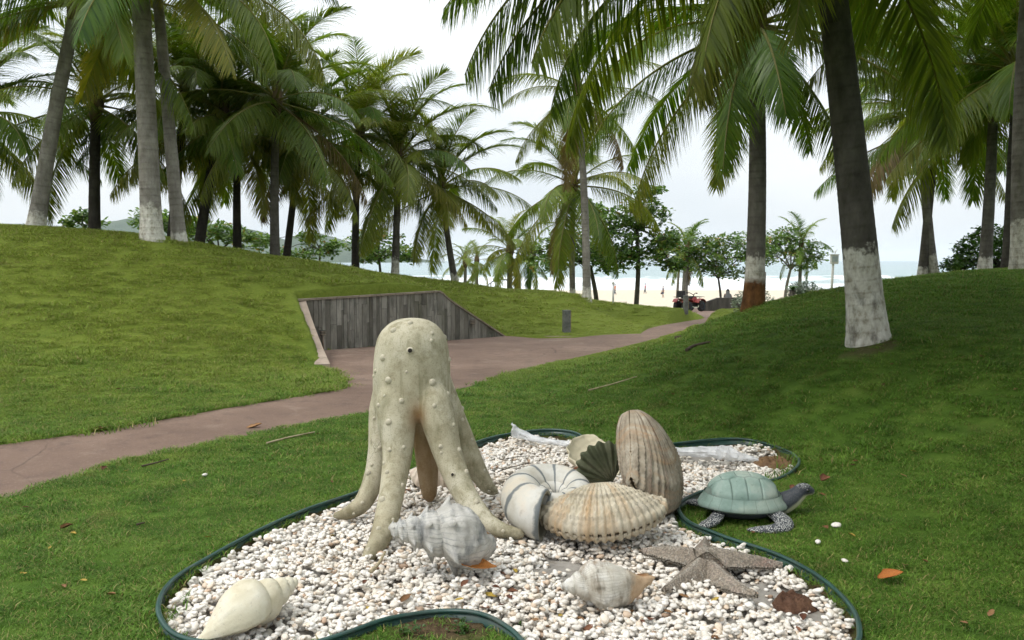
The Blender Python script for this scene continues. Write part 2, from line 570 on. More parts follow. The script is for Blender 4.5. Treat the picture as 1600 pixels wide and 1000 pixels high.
def axis(parts):
    out = []
    for a, b, s in parts:
        out.append(np.arange(a, b, s))
    return np.unique(np.round(np.concatenate(out + [[parts[-1][1]]]), 4))
gx = axis([(-140, -40, 20), (-40, -16, 3), (-16, -7, 0.5), (-7, -4.2, 0.1), (-4.2, 5.0, 0.055), (5.0, 9, 0.16), (9, 18, 0.6), (18, 40, 3), (40, 140, 20)])
gy = axis([(-30, -6, 4), (-6, 2, 0.8), (2, 3.2, 0.2), (3.2, 10, 0.055), (10, 21, 0.075), (21, 32, 0.22), (32, 60, 0.8), (60, 210, 6)])
GX, GY = np.meshgrid(gx, gy, indexing='ij')
GZ = terrain(GX, GY)
soil = np.zeros(GX.shape)
bsd = poly_sd(GX, GY, bed_poly)
soil = np.maximum(soil, sstep(0.02, -0.01, bsd))
soil_spots = []
def add_soil(u, v, rad, amt=1.0, squash=1.0):
    p = ground_hit(u, v)
    soil_spots.append((p.x, p.y, rad, amt))
add_soil(690, 978, 0.34, 1.0)
add_soil(1362, 545, 0.34, 0.7)
add_soil(270, 975, 0.10, 0.8)
for sx, sy, sr, sa in soil_spots:
    d = np.sqrt((GX - sx) ** 2 + ((GY - sy) * 1.3) ** 2) / sr + 0.35 * fbm(GX * 9, GY * 9, 1.0)
    soil = np.maximum(soil, sa * sstep(1.0, 0.5, d))
sand = sstep(58, 72, GY + 6 * fbm(GX * 0.06, GY * 0.06, 2.0))
V = np.stack([GX, GY, GZ], -1).reshape(-1, 3)
lawn = obj('lawn_ground', mesh_np('lawn_ground', V, grid_faces(len(gx), len(gy)), attrs={'soil': soil, 'sand': sand}), MAT_LAWN)
tag(lawn, kind='structure')

# --- the paved path and the forecourt of the retaining wall
def fill_polygon(poly, zfun, step):
    """Triangulated sheet inside a polygon: grid cells clipped by a fine outline."""
    bm = bmesh.new()
    n = len(poly)
    outline = []
    for i in range(n):
        a, b = poly[i], poly[(i + 1) % n]
        k = max(1, int(np.linalg.norm(b - a) / 0.25))
        for j in range(k):
            outline.append(a + (b - a) * j / k)
    vs = [bm.verts.new((p[0], p[1], 0)) for p in outline]
    f = bm.faces.new(vs)
    bmesh.ops.triangulate(bm, faces=[f])
    ys = np.arange(poly[:, 1].min(), poly[:, 1].max(), step)
    for y in ys:
        geom = bm.verts[:] + bm.edges[:] + bm.faces[:]
        bmesh.ops.bisect_plane(bm, geom=geom, plane_co=(0, y, 0), plane_no=(0, 1, 0))
    bmesh.ops.recalc_face_normals(bm, faces=bm.faces)
    for v in bm.verts:
        v.co.z = zfun(v.co.x, v.co.y)
    if bm.faces[:] and sum(f.normal.z for f in bm.faces) < 0:
        bmesh.ops.reverse_faces(bm, faces=bm.faces)
    me = bpy.data.meshes.new('path')
    bm.to_mesh(me); bm.free()
    return me
_pp = path_poly.copy()
# ragged lawn edge: the paving runs a little under the turf
def grow(poly, d):
    n = len(poly)
    area = 0.5 * sum(poly[i][0] * poly[(i + 1) % n][1] - poly[(i + 1) % n][0] * poly[i][1] for i in range(n))
    out = []
    for i in range(n):
        a, b, c = poly[i - 1], poly[i], poly[(i + 1) % n]
        t1, t2 = (b - a) / np.linalg.norm(b - a), (c - b) / np.linalg.norm(c - b)
        nn = np.array([t1[1] + t2[1], -t1[0] - t2[0]]) * (1 if area > 0 else -1)
        out.append(b + nn / max(np.linalg.norm(nn), 0.6) * d)
    return np.array(out)
path = obj('path', fill_polygon(grow(_pp, 0.055), lambda x, y: float(zp(y)), 1.5), MAT_PATH)
tag(path, kind='structure')

# ------------------------------------------------------------------ sea
def make_sea_mat():
    m = Mat('sea_water')
    p = m.pos()
    sy = m.n('ShaderNodeSeparateXYZ', {'Vector': p}, 1)
    deep = m.ramp(m.math('MULTIPLY', sy, 0.0007), [(0.0, (0.36, 0.44, 0.42)), (0.25, (0.27, 0.36, 0.36)), (1.0, (0.24, 0.325, 0.345))])
    foam = m.attr('foam')
    fn = m.noise(m.scaled(p, (0.10, 0.26, 1.0)), 1.0, 8, 0.68)
    k = m.math('ADD', m.math('SUBTRACT', fn, 0.62), m.math('MULTIPLY', foam, 0.62))
    k = m.ramp(k, [(0.04, 0.0), (0.17, 1.0)])
    c = m.mix(k, deep, (0.84, 0.86, 0.86))
    r = m.math('ADD', m.math('MULTIPLY', k, 0.5), 0.28)
    h = m.noise(m.scaled(p, (0.35, 0.9, 1)), 1.0, 6, 0.65)
    return m.finish(c, r, m.bump(h, 0.7, 0.8), 0.25)
MAT_SEA = make_sea_mat()
sx_ = axis([(-9000, -1500, 1500), (-1500, -300, 150), (-300, 300, 2.5), (300, 1500, 150), (1500, 9000, 1500)])
sy_ = axis([(140, 330, 0.9), (330, 700, 6), (700, 2000, 80), (2000, 20000, 1500)])
SX, SY = np.meshgrid(sx_, sy_, indexing='ij')
foam = np.zeros(SX.shape)
SZ = np.full(SX.shape, -4.3)
wob = 5.0 * fbm(SX * 0.018, SY * 0.004, 3.0, 3)
for yc, amp, back, side, fo in [(186, 0.18, 8, 0.0, 1.0), (203, 0.45, 9, 3.0, 1.0), (226, 0.75, 9, 7.0, 0.95), (252, 1.0, 10, 11.0, 0.8), (286, 1.0, 12, 15.0, 0.45), (325, 0.8, 14, 19.0, 0.2), (380, 0.7, 18, 23.0, 0.1), (460, 0.7, 22, 27.0, 0.05)]:
    loc = np.clip(0.62 + 1.1 * fbm(SX * 0.011, SY * 0.002, side, 3), 0, 1.15)
    d = SY - yc - wob - 6 * fbm(SX * 0.03, SY * 0.01, side + 2, 2)
    SZ += amp * loc * np.exp(-np.where(d > 0, (d / back) ** 2, (d / 2.6) ** 2))
    foam = np.maximum(foam, fo * loc * np.exp(-np.where(d < 0, (d / 13.0) ** 2, (d / 2.2) ** 2)))
foam = np.maximum(foam, 0.9 * sstep(200, 176, SY - wob))
SZ += 0.05 * fbm(SX * 0.3, SY * 0.3, 8.0, 3) * sstep(1500, 300, SY)
sea = obj('sea', mesh_np('sea', np.stack([SX, SY, SZ], -1).reshape(-1, 3), grid_faces(len(sx_), len(sy_)), attrs={'foam': foam}), MAT_SEA)
tag(sea, kind='structure')

# ------------------------------------------------------------------ far headland across the bay
def make_hill_mat():
    m = Mat('wooded_headland')
    p = m.pos()
    c = m.ramp(m.noise(p, 0.012, 8, 0.65), [(0.3, (0.032, 0.060, 0.028)), (0.7, (0.075, 0.110, 0.050))])
    return m.finish(c, 0.95, m.bump(m.noise(p, 0.03, 6, 0.7), 1.0, 14.0), 0.05)
hx = np.linspace(-2300, -230, 120)
hy = np.linspace(2300, 3200, 36)
HX, HY = np.meshgrid(hx, hy, indexing='ij')
# ridge line in photo pixels, carried to its real distance
uu = CX + F_PX * HX / 2700.0
ridge = np.interp(uu, [-350, 0, 70, 150, 260, 380, 460, 485, 540, 590, 660, 690], [90, 120, 105, 120, 150, 105, 60, 98, 62, 40, 9, 0])
prof = np.sin(np.clip((HY - 2300) / 900, 0, 1) * math.pi) ** 0.7
HZ = -6 + ridge * prof * (1 + 0.22 * fbm(HX * 0.006, HY * 0.006, 4.0, 5)) + 4 * fbm(HX * 0.03, HY * 0.03, 1.0, 3) * prof
hill = obj('headland_hill', mesh_np('headland_hill', np.stack([HX, HY, HZ], -1).reshape(-1, 3), grid_faces(len(hx), len(hy))), make_hill_mat())
tag(hill, kind='structure')
# ------------------------------------------------------------------ retaining wall with vertical stone strips
def make_stone_mat():
    m = Mat('grey_stone_strip')
    co = m.oco()
    rnd = m.n('ShaderNodeObjectInfo', out=5)
    base = m.ramp(rnd, [(0.0, (0.12, 0.112, 0.092)), (0.35, (0.215, 0.203, 0.172)), (0.7, (0.275, 0.262, 0.225)), (1.0, (0.345, 0.33, 0.285))])
    sh = m.n('ShaderNodeVectorMath', {0: co, 1: m.n('ShaderNodeCombineXYZ', {'X': m.math('MULTIPLY', rnd, 37.0), 'Y': 0.0, 'Z': 0.0})}, operation='ADD')
    n1 = m.noise(m.scaled(sh, (6, 6, 2.0)), 1.0, 7, 0.65)
    c = m.mix(m.ramp(n1, [(0.35, 0.6), (0.58, 0.0)]), base, (0.045, 0.047, 0.038))
    p = m.pos()
    n2 = m.noise(m.scaled(p, (1.6, 1.6, 0.9)), 1.0, 6, 0.65)
    c = m.mix(m.ramp(n2, [(0.55, 0.0), (0.68, 0.8)]), c, (0.05, 0.05, 0.036))
    c = m.mix(m.ramp(m.noise(m.scaled(p, (2.3, 2.3, 0.6)), 1.0, 6, 0.6), [(0.56, 0.0), (0.72, 0.5)]), c, (0.13, 0.135, 0.075))
    return m.finish(c, 0.85, m.bump(m.noise(sh, 55, 4, 0.6), 0.4, 0.004), 0.25)
MAT_STRIP = make_stone_mat()
MAT_JOINT = weathered('dark_mortar', [(0.3, (0.022, 0.022, 0.020)), (0.7, (0.05, 0.048, 0.042))], 12)
MAT_CAP = weathered('weathered_concrete_cap', [(0.3, (0.20, 0.165, 0.125)), (0.7, (0.36, 0.30, 0.235))], 3.0, spot=(0.10, 0.085, 0.05), spot_amt=0.7)
MAT_CHEEK = weathered('pinkish_render', [(0.3, (0.27, 0.215, 0.165)), (0.55, (0.36, 0.285, 0.225)), (0.75, (0.43, 0.35, 0.28))], 2.2, spot=(0.13, 0.11, 0.085), spot_scale=5, spot_amt=0.5)

wall = thing('retaining_wall', 'low retaining wall clad in vertical grey stone strips, cut into the grass mound', 'wall')
W_N = Vector((WALL_DIR.y, -WALL_DIR.x, 0))             # towards the viewer
_zA = at(475, 468, WALL_A.y).z
def wall_s(u):
    """Distance along the wall where photo column u meets it."""
    k = (u - CX) / F_PX
    return (k * WALL_A.y - WALL_A.x) / (WALL_DIR.x - k * WALL_DIR.y)
S_C = wall_s(682)
_pc = WALL_A + WALL_DIR * S_C
_zC = at(682, 455, _pc.y).z
def wall_top(s):
    if s <= S_C:
        return _zA + (_zC - _zA) * s / S_C
    t = (s - S_C) / (WALL_LEN - S_C)
    ease = t * t / (t * t + 0.10) * 1.10 if t < 0.25 else t
    ease = t - 0.06 * math.exp(-(t / 0.12) ** 2) * (t > 0)
    return _zC + (float(zp(WALL_B.y)) - 0.02 - _zC) * min(max(ease, 0), 1)
def wall_pt(s, off, z):
    return WALL_A + WALL_DIR * s + W_N * off + Vector((0, 0, z - WALL_A.z))
# core and cap follow the sloping top
ss = np.linspace(-0.35, WALL_LEN, 60)
bb = Build()
V, Fc = [], []
for s in ss:
    zt = wall_top(max(s, 0)) - 0.025
    for off, z in ((0.0, -0.5), (0.0, zt), (-0.2, zt), (-0.2, -0.5)):
        V.append(wall_pt(s, off, z))
bb.add(V, [tuple(f) for f in grid_faces(len(ss), 4, wrap_v=True)] + [(0, 1, 2, 3), tuple(len(V) - 1 - k for k in range(4))])
bb.build('wall_core', MAT_JOINT, wall)
bb = Build()
V = []
for s in ss:
    zt = wall_top(max(s, 0))
    for off, z in ((0.035, zt - 0.028), (0.035, zt + 0.012), (-0.16, zt + 0.012), (-0.16, zt - 0.028)):
        V.append(wall_pt(s, off, z))
bb.add(V, [tuple(f) for f in grid_faces(len(ss), 4, wrap_v=True)] + [(0, 1, 2, 3), tuple(len(V) - 1 - k for k in range(4))])
bb.build('coping', MAT_CAP, wall)
r_ = random.Random(5)
s = -0.30
while s < WALL_LEN - 0.05:
    w = r_.choice((0.055, 0.075, 0.09, 0.11, 0.13, 0.15))
    s1 = min(s + w, WALL_LEN - 0.02)
    g = 0.004
    zt0, zt1 = wall_top(max(s + g, 0)) - 0.032, wall_top(max(s1 - g, 0)) - 0.032
    zb = float(zp((WALL_A + WALL_DIR * s).y)) - 0.05
    hgt = min(zt0, zt1) - zb
    cuts = [0.0]
    while cuts[-1] < hgt:
        cuts.append(cuts[-1] + r_.uniform(0.4, 1.1))
    cuts[-1] = None
    if len(cuts) > 2 and hgt - cuts[-2] < 0.1:
        cuts.pop(-2)
    for a, b in zip(cuts[:-1], cuts[1:]):
        z0 = zb + a + 0.003
        if b is None:
            za, zb1 = zt0, zt1
        else:
            za = zb1 = zb + b - 0.003
        if min(za, zb1) <= z0 + 0.01:
            za, zb1 = max(za, z0 + 0.01), max(zb1, z0 + 0.005)
        d = r_.uniform(0.006, 0.022)
        pts = [wall_pt(s + g, -0.01, z0), wall_pt(s1 - g, -0.01, z0), wall_pt(s1 - g, -0.01, zb1), wall_pt(s + g, -0.01, za),
               wall_pt(s + g, d, z0), wall_pt(s1 - g, d, z0), wall_pt(s1 - g, d, zb1), wall_pt(s + g, d, za)]
        o = pts[0]
        pb = Build().add([p - o for p in pts], [(4, 5, 6, 7), (0, 4, 7, 3), (5, 1, 2, 6), (3, 7, 6, 2), (0, 1, 5, 4)])
        pb.build('stone_strip', MAT_STRIP, wall, loc=o)
    s = s1
# the small louvred wall lamp boxes set into the stone
MAT_LAMPBOX = weathered('weathered_metal_box', [(0.3, (0.05, 0.052, 0.048)), (0.7, (0.11, 0.11, 0.10))], 20)
for u, v, sz in ((736, 503, (0.14, 0.11)), (501, 520, (0.10, 0.10))):
    s = wall_s(u)
    p = WALL_A + WALL_DIR * s
    z = at(u, v, p.y).z
    rot = Matrix(((WALL_DIR.x, -W_N.x, 0), (WALL_DIR.y, -W_N.y, 0), (0, 0, 1)))
    wl = thing('wall_lamp', 'small louvred lamp box low on the grey wall ' + ('near its sloping end' if u > 600 else 'by the pinkish kerb'), 'wall lamp', wall_pt(s, 0.035, z))
    b = Build(); b.box((0, 0, 0), (sz[0], 0.05, sz[1]), rot); b.build('housing', MAT_LAMPBOX, wl, bevel=0.006)
    for k in range(3):
        b = Build(); b.box(W_N * 0.032 + Vector((0, 0, (k - 1) * sz[1] * 0.3)), (sz[0] * 1.02, 0.05, 0.014), rot); b.build('louvre', MAT_CAP, wl)
    if u < 600:
        b = Build(); b.tube([W_N * 0.02 + Vector((0, 0, -0.03)), W_N * 0.02 + Vector((0, 0, -0.35))], 0.018, 8); b.build('pipe', MAT_CAP, wl, smooth=True)

# sloping side kerb that follows the lawn down to the forecourt
ck = []
pa, pb_ = at(464, 467, WALL_A.y + 0.1), at(500, 569, 13.0)
for t in np.linspace(0, 1, 14):
    p = pa.lerp(pb_, t)
    p.z += -0.10 * math.sin(t * math.pi) * 0.6
    ck.append(p)
cheek = Build()
V = []
dv = (pb_ - pa); dv.z = 0; dv.normalize()
sd_ = Vector((dv.y, -dv.x, 0))
if sd_.x > 0: sd_ = -sd_
for p in ck:
    for off, z in ((0.155, p.z), (-0.155, p.z), (-0.155, -0.6), (0.155, -0.6)):
        q = p + sd_ * off
        V.append(Vector((q.x, q.y, z)))
cheek.add(V, [tuple(f) for f in grid_faces(len(ck), 4, wrap_v=True)] + [(0, 1, 2, 3), tuple(len(V) - 1 - k for k in range(4))])
ck_o = cheek.build('sloping_kerb', MAT_CHEEK, bevel=0.012)
tag(ck_o, 'pinkish rendered kerb sloping down the mound beside the stone wall', 'kerb')

# low dark ramp wall by the quad bike
MAT_RAMP = weathered('stained_dark_concrete', [(0.3, (0.030, 0.029, 0.025)), (0.6, (0.07, 0.066, 0.055)), (0.8, (0.13, 0.12, 0.10))], 1.6, stretch=(3, 3, 0.6))
b = Build()
q0, q1 = at(1096, 486, 51), at(1160, 487, 51)
z1 = at(1118, 465.5, 51).z
xs = [(q0.x, at(1096, 474.5, 51).z), (at(1122, 466, 51).x, z1), (q1.x, z1 + 0.03)]
V = []
for x, zt in xs:
    for y, z in ((51, q0.z - 0.6), (51, zt), (51.35, zt), (51.35, q0.z - 0.6)):
        V.append((x, y, z))
b.add(V, [tuple(f) for f in grid_faces(3, 4, wrap_v=True)] + [(0, 1, 2, 3), (11, 10, 9, 8)])
tag(b.build('ramp_wall', MAT_RAMP, bevel=0.02), 'low dark stained concrete wall rising beside the quad bike', 'wall')
# ------------------------------------------------------------------ coconut palms
def make_frond_mat():
    m = Mat('palm_frond')
    tone = m.attr('tone')
    rib = m.attr('rib')
    rnd = m.n('ShaderNodeObjectInfo', out=5)
    ocol = m.n('ShaderNodeObjectInfo', out=1)
    yel = m.n('ShaderNodeSeparateColor', {'Color': ocol}, 0)      # object colour: red = yellowing, green = dryness
    dry = m.n('ShaderNodeSeparateColor', {'Color': ocol}, 1)
    t = m.math('ADD', m.math('MULTIPLY', tone, 0.6), m.math('MULTIPLY', rnd, 0.4))
    g = m.ramp(t, [(0.0, (0.026, 0.064, 0.008)), (0.35, (0.066, 0.140, 0.013)), (0.7, (0.125, 0.215, 0.022)), (1.0, (0.215, 0.275, 0.048))])
    y = m.ramp(t, [(0.0, (0.11, 0.125, 0.018)), (0.5, (0.23, 0.215, 0.035)), (1.0, (0.36, 0.27, 0.05))])
    d = m.ramp(t, [(0.0, (0.07, 0.042, 0.020)), (1.0, (0.24, 0.15, 0.065))])
    tipk = m.math('MULTIPLY', m.attr('tip'), m.math('ADD', m.math('MULTIPLY', rnd, 0.5), 0.05))
    c = m.mix(m.math('ADD', yel, m.math('MULTIPLY', tipk, 0.7), True), g, y)
    c = m.mix(dry, c, d)
    c = m.mix(rib, c, m.mix(dry, (0.22, 0.21, 0.055), (0.16, 0.10, 0.045)))
    b = m.n('ShaderNodeBsdfPrincipled', {'Base Color': c, 'Roughness': 0.40, 'Specular IOR Level': 0.34})
    tr = m.n('ShaderNodeBsdfTranslucent', {'Color': m.mix(0.55, c, m.n('ShaderNodeHueSaturation', {'Color': c, 'Saturation': 1.2, 'Value': 2.2}))})
    mx = m.n('ShaderNodeMixShader', {0: 0.38, 1: b, 2: tr})
    m.t.links.new(mx, m.out.inputs['Surface'])
    return m.m
MAT_FROND = make_frond_mat()

def make_trunk_mat():
    m = Mat('palm_bark')
    co = m.oco()
    h, ph, rust = m.attr('height'), m.attr('paint'), m.attr('rust')
    n1 = m.noise(m.scaled(co, (6, 6, 3)), 1.0, 7, 0.65)
    n2 = m.noise(m.scaled(co, (15, 15, 9)), 1.0, 6, 0.7)
    n4 = m.noise(m.scaled(co, (5, 5, 7)), 1.0, 5, 0.65)
    rings = m.n('ShaderNodeTexWave', {'Vector': m.n('ShaderNodeCombineXYZ', {'X': m.math('MULTIPLY', n1, 0.25), 'Y': 0.0, 'Z': h}), 'Scale': 2.6, 'Distortion': 3.2, 'Detail': 3.0, 'Detail Scale': 1.3}, 1, wave_type='BANDS', bands_direction='Z')
    bark = m.ramp(n1, [(0.25, (0.115, 0.102, 0.086)), (0.5, (0.225, 0.207, 0.180)), (0.75, (0.34, 0.32, 0.285))])
    bark = m.mix(m.math('MULTIPLY', m.ramp(rings, [(0.0, 0.38), (0.3, 0.0)]), m.ramp(n4, [(0.4, 0.0), (0.65, 1.0)])), bark, (0.045, 0.037, 0.029))
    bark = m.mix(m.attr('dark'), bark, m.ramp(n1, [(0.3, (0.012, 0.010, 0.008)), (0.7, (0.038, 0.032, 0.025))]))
    white = m.ramp(n2, [(0.26, (0.20, 0.165, 0.11)), (0.45, (0.48, 0.455, 0.39)), (0.66, (0.68, 0.66, 0.60))])
    white = m.mix(m.math('MULTIPLY', m.ramp(rings, [(0.0, 0.5), (0.14, 0.0)]), m.ramp(n2, [(0.35, 0.9), (0.62, 0.1)])), white, (0.16, 0.13, 0.09))
    foot = m.math('SUBTRACT', m.math('ADD', m.math('MULTIPLY', n2, 0.30), -0.05), h)
    white = m.mix(m.ramp(foot, [(0.0, 0.0), (0.12, 0.8)]), white, (0.14, 0.11, 0.06))
    k = m.math('SUBTRACT', m.math('ADD', ph, m.math('MULTIPLY', m.math('SUBTRACT', n4, 0.5), 0.42)), h)
    k = m.ramp(m.math('ADD', k, m.math('MULTIPLY', m.math('SUBTRACT', n2, 0.5), 0.35)), [(0.0, 0.0), (0.09, 1.0)])
    k = m.math('MULTIPLY', k, m.ramp(n1, [(0.30, 0.1), (0.48, 1.0)]))
    c = m.mix(k, bark, white)
    orange = m.ramp(n1, [(0.3, (0.045, 0.024, 0.012)), (0.55, (0.145, 0.068, 0.024)), (0.75, (0.25, 0.125, 0.045))])
    ko = m.ramp(m.math('SUBTRACT', m.math('ADD', 0.62, m.math('MULTIPLY', m.math('SUBTRACT', n2, 0.5), 0.25)), h), [(0.0, 0.0), (0.10, 1.0)])
    c = m.mix(m.math('MULTIPLY', ko, rust), c, orange)
    hgt = m.math('ADD', m.math('MULTIPLY', rings, 0.22), m.math('MULTIPLY', n2, 1.0))
    return m.finish(c, 0.9, m.bump(hgt, 0.9, 0.02), 0.15)
MAT_TRUNK = make_trunk_mat()
MAT_SHEATH = weathered('palm_fibre_sheath', [(0.3, (0.045, 0.030, 0.016)), (0.55, (0.12, 0.085, 0.040)), (0.75, (0.21, 0.165, 0.075))], 9, bump=0.8, bscale=70, bdist=0.01, stretch=(1, 1, 0.3))
MAT_NUT = weathered('coconut_husk', [(0.3, (0.10, 0.11, 0.025)), (0.7, (0.24, 0.18, 0.045))], 6, rough=0.5)

FROND_L = 4.4
def make_frond(seed, elev, n_side, segs, bend=None, width=0.042):
    r = np.random.default_rng(seed)
    bend = bend if bend is not None else (64 if elev > -10 else 45) * r.uniform(0.85, 1.2)
    if elev > 60: bend *= r.uniform(0.75, 1.1)
    N = 30
    s = np.linspace(0, 1, N)
    L = FROND_L * (0.86 if elev > 65 else 1.0)
    ang = np.radians(np.maximum(elev - bend * s ** 1.45, -88))
    yaw = np.radians(r.uniform(-14, 14)) * s ** 1.5
    dirs = np.stack([np.cos(ang) * np.cos(yaw), np.cos(ang) * np.sin(yaw), np.sin(ang)], -1)
    P = np.concatenate([[[0, 0, 0]], np.cumsum((dirs[1:] + dirs[:-1]) / 2 * (L / (N - 1)), 0)])
    rad = 0.034 * (1 - s) ** 0.8 + 0.005
    rad[:3] += np.array([0.035, 0.018, 0.006])
    nr = 5
    V0, _ = tube_rings(P, rad, nr)
    F4 = [grid_faces(N, nr, wrap_v=True)]
    VV, tone, rib, tip = [V0], [np.full(len(V0), 0.5)], [np.ones(len(V0))], [np.zeros(len(V0))]
    base = len(V0)
    F3 = []
    twist0 = r.uniform(-0.25, 0.25)
    hang = float(np.interp(elev, [-50, 0, 30, 60, 84], [0.75, 0.62, 0.42, 0.12, 0.0]))      # older fronds let their leaflets hang
    for side in (-1, 1):
        for i in range(n_side):
            t = 0.13 + 0.87 * (i + r.uniform(0.1, 0.9)) / n_side
            if r.random() < 0.035: continue
            x = t * (N - 1)
            k = min(int(x), N - 2)
            f = x - k
            p = P[k] * (1 - f) + P[k + 1] * f
            T = dirs[k] * (1 - f) + dirs[k + 1] * f
            T /= np.linalg.norm(T)
            S = np.cross(np.array([0, 0, 1.0]), T)
            S = S / np.linalg.norm(S) if np.linalg.norm(S) > 0.15 else np.array([0, 1.0, 0])
            Nn = np.cross(T, S)
            tw = twist0 * t
            S, Nn = S * math.cos(tw) + Nn * math.sin(tw), Nn * math.cos(tw) - S * math.sin(tw)
            S = S * side
            a = math.radians(28 + 34 * t + r.normal(0, 4))
            ll = 0.98 * (math.sin(math.pi * min(1, 0.16 + 0.80 * t)) ** 0.55) * r.uniform(0.86, 1.08)
            ll = max(ll, 0.22) * (0.9 if t < 0.97 else 0.7)
            D = S * math.cos(a) + T * math.sin(a) + Nn * (0.30 - 0.2 * t - hang + r.normal(0, 0.07))
            D /= np.linalg.norm(D)
            g = (0.50 if elev > 0 else 0.65) * r.uniform(0.4, 1.6)
            w0 = width * r.uniform(0.85, 1.15)
            q = p.copy()
            roll = r.uniform(0.25, 0.8)
            ln = []
            for j in range(segs + 1):
                W = T - D * (T @ D)
                W /= np.linalg.norm(W) + 1e-9
                W = W * math.cos(roll) + np.cross(D, W) * math.sin(roll) * side
                e = j / segs
                ww = w0 * (0.45 + 2.2 * e if e < 0.25 else (1 - ((e - 0.25) / 0.75) ** 1.7))
                ln.append((q - W * ww / 2, q + W * ww / 2))
                D = D + np.array([0, 0, -1.0]) * g / segs * (0.35 + e)
                D /= np.linalg.norm(D)
                q = q + D * (ll / segs)
            vs = [v for pr in ln[:-1] for v in pr] + [q]
            VV.append(np.array(vs))
            nv = len(vs)
            tn = np.clip(r.normal(0.5, 0.2), 0, 1)
            tone.append(np.full(nv, tn)); rib.append(np.zeros(nv))
            tip.append(np.append(np.repeat(np.arange(segs) / segs, 2), 1.0) ** 2 * (1.0 if r.random() < 0.5 else 0.4))
            F4.append(np.array([[base + 2 * j, base + 2 * j + 1, base + 2 * j + 3, base + 2 * j + 2] for j in range(segs - 1)]))
            F3.append([base + 2 * segs - 2, base + 2 * segs - 1, base + 2 * segs])
            base += nv
    me = mesh_np('frond', np.concatenate(VV), [np.concatenate(F4), np.array(F3)], True,
                 {'tone': np.concatenate(tone), 'rib': np.concatenate(rib), 'tip': np.concatenate(tip)})
    me.materials.append(MAT_FROND)
    return me
ELEVS = [84, 70, 56, 42, 28, 14, 0, -16, -32, -50]
FR_LO = {e: [make_frond(100 + 7 * i + k, e, 112, 3, width=0.040) for k in range(2)] for i, e in enumerate(ELEVS)}
FR_HI = {e: [make_frond(300 + 7 * i + k, e, 140, 5, width=0.034) for k in range(2)] for i, e in enumerate(ELEVS)}
FR_FAR = {e: [make_frond(500 + 7 * i + k, e, 60, 3, width=0.070) for k in range(2)] for i, e in enumerate(ELEVS)}

